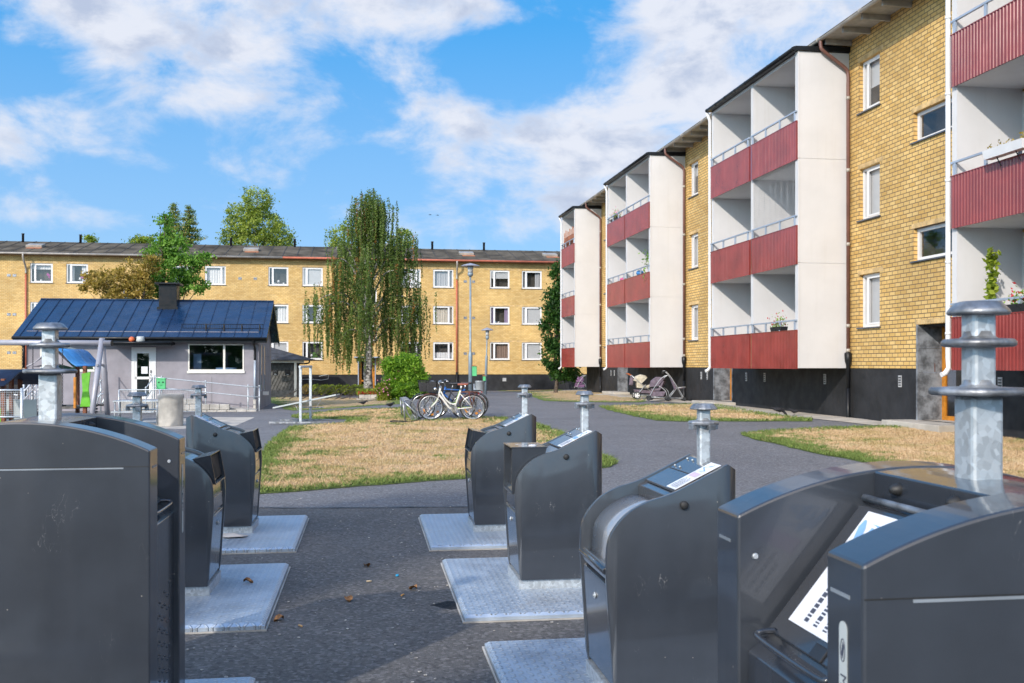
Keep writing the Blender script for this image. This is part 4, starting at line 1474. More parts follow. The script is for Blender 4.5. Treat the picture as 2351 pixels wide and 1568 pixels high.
# ramp and its kerb of blocks
mb = MB()
xa, xb = s_k(290), s_k(592)
mb.add([(xa, -1.35, -.6), (xb, -1.35, -.6), (xb, -.01, -.6), (xa, -.01, -.6), (xa, -1.35, .25), (s_k(372), -1.35, .25), (xb, -1.35, -.14), (xb, -.01, -.14), (s_k(372), -.01, .25), (xa, -.01, .25)],
       [(0, 1, 2, 3), (4, 9, 8, 5), (5, 8, 7, 6), (0, 4, 5), (0, 5, 6, 1), (1, 6, 7, 2), (2, 7, 8), (2, 8, 9, 3), (3, 9, 4, 0)])
rp = mb.build("ramp", CONC, KH)
mb = MB()
t = s_k(418); row = 0
for zz, e in ((-.32, s_k(586)), (-.10, s_k(520)), (.12, s_k(445))):
    t = s_k(400) + (.1 if row % 2 else 0)
    while t < e:
        mb.box(t, t + .36, -1.62, -1.36, zz, zz + .21); t += .37
    row += 1
mb.build("kerb_block", CONC, KH, .02)
bpy.data.objects["kerb_block"]['kind'] = 'stuff'


def rail_set(name, label, posts, topf, dz, par_rot=True):
    """handrail: posts (x, y, zfoot); two rails"""
    e = empty(name, (K0[0], K0[1], 0), TH, label, "handrail", "handrails at the grey house")
    for x, y, z in posts:
        mb = MB()
        mb.tube([(x, y, z - .3), (x, y, topf(x, y) + .03)], .026, 8); mb.ball((x, y, topf(x, y) + .05), .035, n=6)
        mb.build("post", GALV, e)
    for d in (0, dz):
        MB().tube([(x, y - .03, topf(x, y) - d) for x, y, z in posts], .021, 8).build("rail", GALV, e)
    return e


tf = lambda x, y: .25 - .39 * min(1, max(0, (x - s_k(372)) / (s_k(592) - s_k(372)))) + .90
rs = rail_set("handrail", "galvanised two bar handrail sloping along the ramp of the grey house", [(s_k(371), -1.45, .2), (s_k(387), -1.45, .2), (s_k(484), -1.45, .0), (s_k(578), -1.45, -.2), (s_k(603), -1.45, -.3)], tf, .38)
tf2 = lambda x, y: 1.1 + (y + 1.0) * .42
rail_set("handrail", "short galvanised handrail falling towards the yard left of the glass door", [(s_k(252), -.45, .2), (s_k(250), -1.3, .1), (s_k(248), -2.2, -.2)], tf2, .38)
tf3 = lambda x, y: 1.15 + (y + 1.4) * .42
rail_set("handrail", "steep galvanised handrail of the steps between glass door and green box", [(s_k(372) - .08, -1.55, .1), (s_k(366) - .05, -2.4, -.1)], tf3, .4)
# green box with two round holes on the rail
gx = s_k(387)
bx = empty("dog_bag_box", (K0[0] + gx * CT + 1.52 * ST, K0[1] + gx * ST - 1.52 * CT, .72), TH, "mint green box with two holes hung on the ramp handrail", "dispenser")
MB().box(-.165, .165, -.09, .055, -.02, .36).build("box", MINT, bx, .02)
MB().box(-.175, .175, -.10, .06, .361, .40).build("lid", MINT, bx, .01)
mb = MB()
for q in (-.075, .075):
    mb.lathe([(.03, 0), (.03, .012)], (q, -.088, .24), 10, (0, -1, 0))
mb.build("hole", BLACK, bx)
mb = MB()
mb.tube([(-.05, -.094, .14), (0, -.096, .12), (.05, -.094, .14)], .006, 5)
mb.build("mouth", DARKMETAL, bx)
# toys forgotten on the canopy
cx, cy = s_k(322), -.6
tw = lambda x, y, z: (K0[0] + x * CT - y * ST, K0[1] + x * ST + y * CT, z)
mb = MB()
mb.ball((0, 0, .11), .11, n=10)
tag(mb.build("ball", mat("ball_orange", (.75, .16, .05), .5), loc=tw(cx - .2, cy, 2.50)), "small orange ball lying on the black door canopy", "ball")
mb = MB()
mb.lathe([(.14, 0), (.17, .06), (.15, .13), (.15, .20), (.12, .22)], n=12)
tag(mb.build("tin_pot", LABELP, loc=tw(cx + .12, cy + .05, 2.51)), "round grey tin lying on the black door canopy", "tin")

# ------------------------------------------------------------------ timber shed behind
SH0 = (PX(700, 66), 66.0)
SH = empty("shed", (SH0[0], SH0[1], 0), TH, "low timber shed with dark hipped roof beside the grey house", "shed")
mb = MB()
mb.box(-9, -.6, .6, 5, -1.2, 1.9)
mb.box(-9, -.6, .0, .05, -1.2, -.05)
mb.build("wall", WOODGREY, SH)
mb = MB()
t = -9.0
while t < -.7:
    for q in range(7):
        pass
    mb.beam((t, .585, -.1), (t + .9, .585, 1.85), .012, .03, (0, 1, 0)); t += .22
mb.build("diagonal_batten", mat("dark_joint", (.05, .05, .048), .9), SH)
bpy.data.objects["diagonal_batten"]['kind'] = 'stuff'
for t in (s_of(679) * 0 - .62, -5.2):
    MB().box(t - .08, t + .08, -.05, .12, -1.2, 1.9).build("post", CREAM, SH)
MB().box(-9, -.05, -.08, .0, 1.78, 1.92).build("fascia", CREAM, SH)
MB().box(-.5, -.4, .2, .3, -1.2, 1.9).build("side_post", WOODGREY, SH)
mb = MB()
ev = 1.93
mb.add([(-9.5, -.5, ev), (.55, -.5, ev), (.55, 5.6, ev), (-9.5, 5.6, ev), (-9.5, 2.5, 2.85), (-2.4, 2.5, 2.85), (-9.5, -.5, ev + .07), (.55, -.5, ev + .07), (.55, 5.6, ev + .07), (-9.5, 5.6, ev + .07)],
       [(0, 1, 2, 3), (6, 7, 5, 4), (7, 8, 5), (8, 9, 4, 5), (0, 6, 7, 1), (1, 7, 8, 2), (2, 8, 9, 3), (6, 4, 9), (0, 3, 9, 6)])
mb.build("roof", mat("slate_felt", (.045, .05, .06), .8, var=.3, vs=2), SH)
mb = MB()
mb.tube(crv([(.3, -.45, ev), (.3, -.4, 1.8), (.05, -.1, 1.72), (-.4, .1, 1.7), (-.42, .12, 1.4)], 4), .05, 6)
mb.build("downpipe", BLACKP, SH)
for i, u in enumerate((635, 662)):
    t = (PX(u, 66) - SH0[0]) / CT + .0
    mb = MB()
    mb.box(t - .18, t + .18, -.1, -.081, .95, 1.33)
    sg = mb.build("black_sign", BLACK, SH)
    mb = MB()
    if i == 0:
        for k in range(3):
            a = 2 * math.pi * k / 3 + math.pi / 2; b = a + 1.5
            mb.beam((t + .1 * math.cos(a), -.103, 1.16 + .1 * math.sin(a)), (t + .1 * math.cos(b), -.103, 1.16 + .1 * math.sin(b)), .006, .03, (0, 1, 0))
    mb.box(t - .07, t + .07, -.104, -.101, .99, 1.01)
    mb.build("pictogram", LABELP, sg)

# ------------------------------------------------------------------ waste containers
BTH = R(8.3)
BC, BS = math.cos(BTH), math.sin(BTH)


def offset_curve(pts, d):
    out = []
    for i, p in enumerate(pts):
        a, b = Vector(pts[max(i - 1, 0)][:2]), Vector(pts[min(i + 1, len(pts) - 1)][:2])
        t = (b - a).normalized()
        out.append((p[0] + t.y * d, p[1] - t.x * d))
    return out


TOPC = [(p.x, p.y) for p in crv([(0, .66), (.006, .78), (.033, .855), (.1, .93), (.19, .98), (.33, 1.025), (.575, 1.145)], 6)]
BW, BL = .58, .635


def side_panel(mb, sg, near):
    X = [p[0] for p in TOPC] + [.590, .605, .62, .63, .635]
    Z = [p[1] for p in TOPC] + [1.136, 1.127, 1.119, 1.113, 1.11]
    for i in range(1, len(X)):
        X[i] = max(X[i], X[i - 1] + 1e-4)
    nx_ = len(X)
    rcx, rr_ = .545, .09
    o = len(mb.v)
    for x, z in zip(X, Z):
        zb = .115 if x >= .036 else .115 + (.036 - x) / .036 * (.66 - .115)
        off = 0 if x < rcx else rr_ - math.sqrt(max(0, rr_ ** 2 - (x - rcx) ** 2)) * 1.0
        off = min(off, .085)
        for ly in (off, off + .032):
            y = ly if near else BW - ly
            mb.v.append((sg * x, y, zb)); mb.v.append((sg * x, y, z))
    for i in range(nx_ - 1):
        a, b = o + 4 * i, o + 4 * i + 4
        for q in ((a, b, b + 1, a + 1), (a + 2, a + 3, b + 3, b + 2), (a + 1, b + 1, b + 3, a + 3), (a, a + 2, b + 2, b)):
            mb.f.append(list(q)); mb.sm.append(True)
    mb.f.append([o, o + 1, o + 3, o + 2]); mb.sm.append(False)
    a = o + 4 * (nx_ - 1)
    mb.f.append([a, a + 2, a + 3, a + 1]); mb.sm.append(False)


def lifting_post(par, sg, x, y, zb, small=True):
    """square tube with a mushroom head and gripping collars"""
    c = (sg * x, y, 0)
    mb = MB()
    if small:
        mb.box(c[0] - .0275, c[0] + .0275, y - .0275, y + .0275, zb - .06, 1.39)
        p = mb.build("lifting_post", GALV, par, .008)
        mb = MB()
        mb.lathe([(.0, 1.386), (.066, 1.386), (.067, 1.392), (.050, 1.414), (.0, 1.416)], c, 14, caps=False, smooth=False)
        mb.build("mushroom_head", GALVD, p, .002)
        mb = MB()
        mb.lathe([(.03, 1.345), (.036, 1.335), (.072, 1.330), (.076, 1.322), (.074, 1.312), (.03, 1.308)], c, 8, rot=math.pi / 8, smooth=False)
        for k in range(4):
            a = k * math.pi / 2 + .3
            q = Vector((c[0] + .062 * math.cos(a), y + .062 * math.sin(a), 1.302))
            mb.obox(q, (.013 * math.cos(a), .013 * math.sin(a), 0), (-.018 * math.sin(a), .018 * math.cos(a), 0), (0, 0, .013))
        mb.build("grip_collar", GALVD, p, .002)
    else:
        mb.box(c[0] - .039, c[0] + .039, y - .039, y + .039, zb - .1, 1.565)
        mb.box(c[0] - .0285, c[0] + .0285, y - .0285, y + .0285, 1.5651, 1.76)
        p = mb.build("lifting_post", GALV, par, .009)
        mb = MB()
        mb.lathe([(0, 1.752), (.066, 1.752), (.069, 1.757), (.066, 1.764), (.052, 1.779), (.040, 1.783), (0, 1.784)], c, 28, caps=False)
        mb.build("mushroom_head", GALVD, p)
        for r0, z0 in ((.081, 1.680), (.108, 1.568)):
            mb = MB()
            mb.lathe([(.031, z0 + .034), (.034, z0 + .024), (.042, z0 + .018), (r0 - .006, z0 + .016), (r0, z0 + .010), (r0, z0 + .002), (r0 - .006, z0 - .002), (.030, z0 - .004)], c, 32)
            mb.build("grip_collar", GALVD, p)
    return p


def base_plate(e, sg, x0, x1, y0, y1):
    mb = MB()
    c = .022
    xa, xb = sorted((sg * x0, sg * x1))
    mb.add([(xa, y0, .012), (xb, y0, .012), (xb, y1, .012), (xa, y1, .012), (xa, y0, .034), (xb, y0, .034), (xb, y1, .034), (xa, y1, .034),
            (xa + c, y0 + c, .05), (xb - c, y0 + c, .05), (xb - c, y1 - c, .05), (xa + c, y1 - c, .05)],
           [(3, 2, 1, 0), (0, 1, 5, 4), (1, 2, 6, 5), (2, 3, 7, 6), (3, 0, 4, 7), (4, 5, 9, 8), (5, 6, 10, 9), (6, 7, 11, 10), (7, 4, 8, 11), (8, 9, 10, 11)])
    p = mb.build("base_plate", TREAD, e)
    mb = MB()
    f = .014
    for q in ((xa - f, xb + f, y0 - f, y0 - .004), (xa - f, xb + f, y1 + .004, y1 + f), (xa - f, xa - .004, y0 - .004, y1 + .004), (xb + .004, xb + f, y0 - .004, y1 + .004)):
        mb.box(*q, -.05, .014)
    mb.box(xa, xb, y0, y1, -.05, .0105)
    mb.build("frame", CONC, p)
    return p


def info_label(par, sg, o, ex, ey, w, h, seed, blue=True):
    """sheet with lines of small print; o corner, ex/ey unit axes"""
    o, ex, ey = Vector(o), Vector(ex), Vector(ey)
    nz = ex.cross(ey).normalized()
    if nz.z < 0: nz = -nz
    q = lambda a, b, k: o + ex * a + ey * b + nz * k
    mb = MB()
    mb.quad(q(0, 0, .003), q(w, 0, .003), q(w, h, .003), q(0, h, .003))
    mb.quad(q(0, 0, .0), q(0, h, 0), q(0, h, .003), q(0, 0, .003)); mb.quad(q(0, 0, 0), q(w, 0, 0), q(w, 0, .003), q(0, 0, .003))
    l = mb.build("info_label", LABEL, par)
    r_ = random.Random(seed)
    mb = MB()
    for k in range(5):
        b = h * (.14 + .15 * k); a = w * .05
        while a < w * (.40 if k % 2 else .34):
            ln = w * r_.uniform(.012, .04)
            mb.quad(q(a, b, .0042), q(a + ln, b, .0042), q(a + ln, b + h * .06, .0042), q(a, b + h * .06, .0042)); a += ln + w * .012
    mb.build("print", INK, l)
    mb = MB()
    mb.quad(q(w * .46, h * .12, .0042), q(w * .60, h * .12, .0042), q(w * .60, h * .88, .0042), q(w * .46, h * .88, .0042))
    mb.build("colour_field", INKB if not blue else INKP, l)
    mb = MB()
    pts = [(.66 + .05 * k, .5 + .28 * math.sin(k * 1.7 + seed)) for k in range(6)]
    for (a0, b0), (a1, b1) in zip(pts[:-1], pts[1:]):
        mb.quad(q(w * a0, h * b0, .0042), q(w * a1, h * b1, .0042), q(w * a1, h * (b1 + .1), .0042), q(w * a0, h * (b0 + .18), .0042))
    mb.build("drawing", INKB, l)
    return l


def cz(x):
    for (a, b), (c, d) in zip(TOPC[:-1], TOPC[1:]):
        if a <= x <= c: return b + (d - b) * (x - a) / (c - a + 1e-9)
    return TOPC[-1][1]


def small_bin(x, y, sg, kind, label, pad, seed, z=0.0):
    e = empty("waste_container", (x, y, z), BTH, label, "waste container", "waste containers on galvanised plates")
    base_plate(e, sg, -.41, 1.0, *pad)
    MB().box(min(sg * .03, sg * .60), max(sg * .03, sg * .60), .02, BW - .02, .05, .114).build("plinth", GALV, e)
    for near in (True, False):
        mb = MB(); side_panel(mb, sg, near)
        sp_ = mb.build("side_panel", BIN, e, .004)
        if near:
            MB().ball((sg * .36, -.010, .965), .020, (1, .7, 1), 10).build("plug", RUBBER, sp_)
    fn = lambda p, q, h: (sg * p, h, q)
    inn = offset_curve(TOPC, .016)
    inn = [(max(p, .012), q) for p, q in inn]
    t_in = .033
    drum = kind == 'drum'
    if drum:
        cut = [p for p in offset_curve(TOPC, .052) if p[0] < .27]
        cut = [(.30, .60), (.075, .60)] + [p for p in cut if p[1] > .66]
        body = [(.052, .12), (.020, .60), (.30, .60), (.30, cz(.30) - .016)] + [p for p in inn if p[0] > .31] + [(.60, 1.12), (.60, .12)]
        dm = cut + [(.30, cut[-1][1] + .0)]
        MB().prism(dm, fn, t_in + .02, BW - t_in - .02, True).build("drum", DRUM, e)
        mb = MB()
        rim = [p for p in offset_curve(TOPC, .004) if p[0] < .30]; rim2 = [p for p in offset_curve(TOPC, .05) if p[0] < .30]
        mb = MB()
        lip = [(.01, .625), (.0, .66), (.018, .685), (.05, .675), (.09, .66), (.09, .63)]
        mb.prism(lip, fn, t_in + .003, BW - t_in - .003)
        mb.tube([(sg * .006, t_in + .004, .665), (sg * .006, BW - t_in - .004, .665)], .017, 10)
        mb.build("drum_handle", BIN2, e, .003)
    else:
        body = [(.052, .12), (.016, .66)] + inn + [(.60, 1.12), (.60, .12)]
    mb = MB()
    mb.prism(body, fn, t_in, BW - t_in)
    mb.box(min(sg * .601, sg * .63), max(sg * .601, sg * .63), .09, BW - .09, .12, 1.105)
    mb.build("body", BIN2, e, .004)
    # front door, leaning with the front edge
    def fl(z): return .036 * (1 - (z - .115) / (.66 - .115))
    mb = MB()
    zt = .575 if not drum else .60
    pl = [(fl(.135) - .0 + .006, .135), (fl(zt) + .006, zt), (fl(zt) + .03, zt + .012), (fl(zt) + .05, zt), (fl(.135) + .05, .135)]
    mb.prism(pl, fn, t_in + .012, BW - t_in - .012)
    fd = mb.build("front_door", BIN2, e, .003)
    mb = MB()
    zk = .50
    mb.lathe([(.016, 0), (.016, .006)], (sg * (fl(zk) + .005), BW / 2, zk), 12, (-sg, 0, 0))
    mb.lathe([(.006, 0), (.006, .004)], (sg * (fl(zk) - .002), BW / 2, zk), 8, (-sg, 0, 0))
    mb.build("lock", GALV, fd)
    if not drum:
        mb = MB()
        pl = [(fl(.60) + .008, .60), (.012, .70), (.05, .70), (.05, .60)]
        mb.prism(pl, fn, t_in + .012, BW - t_in - .012)
        mb.build("front_flap", BIN2, e, .003)
    # lid on the slope
    ax = Vector((sg * (.56 - .34), 0, cz(.56) - cz(.34))).normalized()
    mb = MB()
    for a, b in ((.335, .455), (.46, .567)):
        pts_ = [(a, cz(a) - .014), (b, cz(b) - .014), (b, cz(b) - .004), (a, cz(a) - .004)]
        mb.prism(pts_, fn, t_in + .02, BW - t_in - .02)
    ld = mb.build("lid", BIN2, e, .002)
    if not drum and kind == 'funnel':
        pts_ = [(.15, cz(.15) - .020), (.30, cz(.30) - .020), (.30, cz(.30) - .008), (.15, cz(.15) - .008)]
        mb = MB()
        for l0, l1 in ((t_in + .012, t_in + .05), (BW - t_in - .05, BW - t_in - .012)):
            mb.prism(pts_, fn, l0, l1)
        p2 = [(.285, cz(.285) - .020), (.305, cz(.305) - .020), (.305, cz(.305) - .006), (.285, cz(.285) - .006)]
        mb.prism(p2, fn, t_in + .051, BW - t_in - .051)
        mb.build("lid_rim", BIN2, ld)
    mb = MB()
    for a in (.475, .54):
        for l in (.09, .17, BW - .09, BW - .17):
            mb.ball((sg * a, l, cz(a) + .001), .006, n=6)
    mb.build("screw", GALV, ld)
    o = (sg * .335, t_in + .015, cz(.335) + .001)
    info_label(ld, sg, o, ax, (0, 1, 0), .245, .13, seed, seed % 2)
    # the opening
    l0, l1 = t_in + .03, BW - t_in - .03
    if kind == 'funnel':
        mb = MB()
        th = .006
        side = [(-.006, .79), (.03, .992), (.15, .965), (.12, .93), (.05, .80)]
        mb.prism(side, fn, l0, l0 + th); mb.prism(side, fn, l1 - th, l1)
        mb.prism([(.03, .992), (.15, .965), (.15, .959), (.032, .985)], fn, l0 + th, l1 - th)
        mb.prism([(-.006, .79), (-.004, .797), (.05, .81), (.05, .80)], fn, l0 + th, l1 - th)
        h_ = mb.build("inlet_hood", BIN2, e)
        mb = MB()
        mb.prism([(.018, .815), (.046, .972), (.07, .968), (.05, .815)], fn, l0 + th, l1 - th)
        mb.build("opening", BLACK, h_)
    elif kind == 'box':
        l1 = l0 + .40
        mb = MB()
        th = .006
        side = [(-.012, .70), (-.012, 1.024), (.235, 1.024), (.225, .985), (.12, .92), (.04, .84), (.012, .72)]
        mb.prism(side, fn, l0, l0 + th); mb.prism(side, fn, l1 - th, l1)
        mb.prism([(-.016, 1.0242), (.24, 1.0242), (.24, 1.031), (-.016, 1.031)], fn, l0 - .004, l1 + .004)
        mb.prism([(-.012, .70), (.012, .71), (.012, .72), (-.012, .712)], fn, l0 + th, l1 - th)
        h_ = mb.build("inlet_hood", BIN, e)
        mb = MB()
        mb.prism([(.0, .715), (.20, .98), (.21, .97), (.02, .71)], fn, l0 + th, l1 - th)
        mb.build("chute", BIN2, h_)
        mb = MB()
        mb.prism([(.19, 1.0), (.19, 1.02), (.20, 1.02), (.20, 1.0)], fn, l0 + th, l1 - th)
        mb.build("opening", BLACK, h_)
        mb = MB()
        for a, b, l, k in ((.05, .11, l0 + .09, l0 + .10), (.05, .11, l0 + .24, l0 + .25)):
            mb.box(min(sg * a, sg * b), max(sg * a, sg * b), l, k, 1.0312, 1.0322)
        mb.ball((sg * .15, l0 + .10, 1.034), .02, (1.6, 1, .3), 6)
        mb.build("torn_sticker", LABEL, h_)
    lifting_post(e, sg, .555, BW / 2, cz(.555))
    return e


# big two-cheeked containers
AW, AD, AT = .78, 1.0, .15
AR = (.25 + .116 ** 2) / (2 * .116)
AZ = 1.378 - AR


def zf(x): return AZ + math.sqrt(AR ** 2 - (x - .5) ** 2)


def big_bin(x, y, sg, label, text, z, studs, pad):
    e = empty("waste_container", (x, y, z), BTH, label, "waste container", "large waste containers with curved cheeks")
    fn = lambda p, q, h: (sg * p, h, q)
    base_plate(e, sg, -.30, 1.3, *pad)
    for ly in (0, AW - AT):
        prof = [(0, .05)] + [(t, zf(t)) for t in np.linspace(0, AD, 41)] + [(AD, .05)]
        mb = MB(); mb.prism(prof, fn, ly, ly + AT)
        ck = mb.build("cheek", BIN, e, .007)
        mb = MB()
        yo = -.0008 if ly == 0 else AW - .0004
        mb.box(min(sg * .003, sg * .99), max(sg * .003, sg * .99), yo, yo + .0012, 1.1975, 1.2005)
        mb.build("seam_line", RUBBER, ck)
        mb = MB()
        for yy in ((ly - .0016,) if ly == 0 else (ly + AT - .0004,)):
            mb.box(min(sg * .10, sg * .90), max(sg * .10, sg * .90), yy, yy + .002, 1.1905, 1.1965)
        xa, xb = sorted((sg * -.0016, sg * .0004))
        mb.box(xa, xb, ly + .05, ly + AT - .022, 1.188, 1.1955)
        mb.build("seam_strip", STRIP, ck)
    l0, l1 = AT + .001, AW - AT - .001
    arc = [(t, zf(t) - .003) for t in np.linspace(.36, .64, 9)]
    body = [(.025, .05), (.025, .925), (.075, .962), (.335, 1.285), (.36, 1.285)] + arc + [(.64, 1.285), (.665, 1.285), (.925, .962), (.975, .925), (.975, .05)]
    mb = MB(); mb.prism(body, fn, l0, l1)
    if studs:
        for i in range(4):
            for j in range(9):
                zz = .56 - j * .056 + i * .024
                if zz > .06:
                    mb.ball((sg * .0245, l0 + .07 + i * .10, zz), .0062, n=5)
        for i in range(3):
            for j in range(9):
                zz = .53 - j * .056 + i * .024
                if zz > .06: mb.ball((sg * .0245, l0 + .12 + i * .10, zz), .0062, n=5)
    mb.build("body", BIN2, e, .004)
    d = Vector((.335 - .075, 0, 1.285 - .962)).normalized()
    nrm = Vector((-d.z, 0, d.x))
    def hp(a, h): return (.075 + d.x * a + nrm.x * h, .962 + d.z * a + nrm.z * h)
    L = math.hypot(.26, .323)
    for k, (m0,) in enumerate(((False,), (True,))):
        mir = (lambda p: (1.0 - p[0], p[1])) if m0 else (lambda p: p)
        mb = MB()
        mb.prism([mir(hp(.012, .002)), mir(hp(L - .012, .002)), mir(hp(L - .012, .016)), mir(hp(.012, .016))], fn, l0 + .014, l1 - .014)
        ht = mb.build("hatch", BIN2, e, .004)
        mb = MB()
        q = mir(hp(L + .01, .015))
        mb.tube([(sg * q[0], l0 + .01, q[1]), (sg * q[0], l1 - .01, q[1])], .009, 10)
        mb.build("hinge_rod", GALVD, ht)
        mb = MB()
        qa, qb, qc = mir(hp(.02, .014)), mir(hp(-.005, .045)), mir(hp(-.02, .052))
        mb.tube(crv([(sg * qa[0], l0 + .05, qa[1]), (sg * qb[0], l0 + .055, qb[1]), (sg * qc[0], l0 + .09, qc[1]), (sg * qc[0], l1 - .09, qc[1]), (sg * qb[0], l1 - .055, qb[1]), (sg * qa[0], l1 - .05, qa[1])], 5), .0078, 10)
        mb.build("handle", BIN2, ht)
        if not m0:
            o = hp(.06, .0165)
            ax = Vector((sg * d.x, 0, d.z))
            lb = info_label(ht, sg, (sg * o[0], l0 + .08, o[1]), ax, (0, 1, 0), .33, .32, 5, True)
            nz_ = Vector((-sg * d.z, 0, d.x))
            lq = lambda a, b: Vector((sg * o[0], l0 + .08, o[1])) + ax * a + Vector((0, b, 0)) + nz_ * .0046
            mb = MB()
            for a0, b0, ln, w_ in ((.235, .275, .07, .016), (.215, .225, .075, .015), (.25, .18, .05, .02)):
                mb.add([lq(a0, b0 - w_), lq(a0 + ln * .7, b0 - w_ + .02), lq(a0 + ln, b0 + .02), lq(a0 + ln, b0 + .03), lq(a0 + ln * .7, b0 + w_ + .02), lq(a0, b0 + w_)], [(0, 1, 2, 3, 4, 5)])
            mb.build("bottle_drawing", INKB, ht)
            mb = MB()
            q = hp(.03, .018)
            mb.obox((sg * q[0], l0 + .2, q[1]), (sg * d.x * .018, 0, d.z * .018), (0, .03, 0), (-sg * d.z * .003, 0, d.x * .003))
            mb.build("catch", DARKMETAL, ht, .004)
            for l in (l0 + .12, l1 - .12):
                mb = MB()
                mb.lathe([(.016, 0), (.016, .006), (.009, .022), (.0, .024)], (sg * .3605, l, 1.335), 12, (-sg, 0, 0), caps=False)
                mb.build("bumper", RUBBER, e)
    for zz, xx in ((1.16, .045), (.9, .05)):
        MB().lathe([(.009, 0), (.006, .004)], (sg * xx, AW - AT - .0005, zz), 10, (0, -1, 0)).build("screw", GALV, e)
    # name strip on a front edge
    cl = .705 if sg < 0 else .075
    w = .016
    xo = -sg * .0006
    poly = [(cl + w * math.cos(a), 1.125 + w * math.sin(a)) for a in np.linspace(0, math.pi, 9)] + [(cl + w * math.cos(a), .835 + w * math.sin(a)) for a in np.linspace(math.pi, 2 * math.pi, 9)]
    mb = MB(); mb.prism(poly, lambda p, q, h: (h, p, q), xo - sg * .0012, xo)
    st = mb.build("name_strip", LABELP, e)
    cu = bpy.data.curves.new("lettering", 'FONT')
    cu.body = text; cu.size = .030 if sg < 0 else .034; cu.extrude = .0003; cu.align_x = 'LEFT'
    tf_ = bpy.data.objects.new("text", cu); COL.objects.link(tf_)
    bpy.context.view_layer.update()
    me = bpy.data.meshes.new_from_object(tf_.evaluated_get(bpy.context.evaluated_depsgraph_get()))
    bpy.data.objects.remove(tf_)
    to = bpy.data.objects.new("lettering", me)
    if text:
        COL.objects.link(to)
    to.parent = st
    to.matrix_local = Matrix(((0, 0, -sg, xo - sg * .0018), (0, -sg, 0, cl + sg * .009), (-1, 0, 0, 1.065 if sg < 0 else 1.04), (0, 0, 0, 1)))
    me.materials.clear(); me.materials.append(INK)
    if sg > 0:
        mb = MB()
        mb.tube([(xo - sg * .0016, cl + .009 * math.cos(a), 1.085 + .022 * math.sin(a)) for a in np.linspace(0, 2 * math.pi, 16)], .0012, 4)
        mb.obox((xo - sg * .0016, cl, 1.085), (.0006, 0, 0), (0, .003, .004), (0, -.003, .012))
        mb.build("pictogram", INK, st)
    lifting_post(e, sg, .49, AW / 2, 1.36, False)
    return e


small_bin(.425, 4.48, 1, 'drum', "dark grey waste container with an open steel drum in its curved front", (-.65, 1.2), 3)
small_bin(.020, 6.87, 1, 'box', "dark grey waste container with a square box shaped inlet hood on top", (-.65, 1.2), 4)
small_bin(-.385, 9.26, 1, 'funnel', "dark grey waste container nearest the lawn, right of the walkway, with a narrow chute", (-.65, 1.2), 6)
small_bin(-2.005, 6.69, -1, 'funnel', "dark grey waste container with a narrow chute just beyond the Ofärgat glas container", (-.77, 1.1), 7)
small_bin(-2.37, 9.20, -1, 'funnel', "farthest dark grey waste container left of the walkway, with a torn paper at its foot", (-.77, 1.1), 8)
big_bin(-1.437, 3.95, -1, "big dark grey container with arched cheeks and a grey strip reading Ofärgat glas", "Ofärgat glas", 0, True, (-.4, 1.0))
big_bin(.652, 1.85, 1, "big dark grey container with arched cheeks and a white sheet on its hatch", "Metall", -.035, False, (-.2, 1.0))
big_bin(-1.06, 1.30, -1, "big dark grey arched container added out of view at left to shade the walkway", "", -.035, False, (-.4, 1.0))  # unseen extra container, added for the shadow it throws on the walkway
# ------------------------------------------------------------------ trees and shrubs
def leaf_cloud(name, C, size, m, parent, seed, flat=.0, tint=None, aspect=.6):
    """small four-cornered leaves at points C (N, 3)"""
    r = np.random.default_rng(seed)
    n_ = len(C)
    a = r.normal(size=(n_, 3)); a /= np.linalg.norm(a, axis=1)[:, None]
    b = r.normal(size=(n_, 3)); b -= a * (a * b).sum(1)[:, None]; b /= np.linalg.norm(b, axis=1)[:, None]
    s = size * r.uniform(.6, 1.3, n_)[:, None]
    V = np.empty((n_, 4, 3))
    V[:, 0] = C - a * s; V[:, 2] = C + a * s
    V[:, 1] = C + b * s * aspect; V[:, 3] = C - b * s * aspect
    t = r.uniform(0, .75, n_) if tint is None else tint
    return fast_mesh(name, V.reshape(-1, 3), 4, m, parent, {'tint': t})


def crown_points(blobs, per, seed, clump=.45, hollow=.55):
    """clumps of leaves inside ellipsoids (c, radii); returns points, tint"""
    r = np.random.default_rng(seed)
    P_, T_ = [], []
    for c, rad in blobs:
        c, rad = np.array(c), np.array(rad)
        nc = max(4, int(per * rad[0] * rad[2] * 3.2))
        d = r.normal(size=(nc, 3)); d /= np.linalg.norm(d, axis=1)[:, None]
        q = c + d * rad * (hollow + (1 - hollow) * r.random((nc, 1)) ** .6) * r.uniform(.86, 1.10, (nc, 1))
        for k in range(nc):
            m_ = r.integers(18, 42)
            sg = clump * r.uniform(.45, 1.1)
            P_.append(q[k] + r.normal(size=(m_, 3)) * sg * np.array([.55, .55, .38]))
            T_.append(np.clip(r.uniform(.0, .55) + r.normal(0, .12, m_), 0, .76))
    return np.concatenate(P_), np.concatenate(T_)


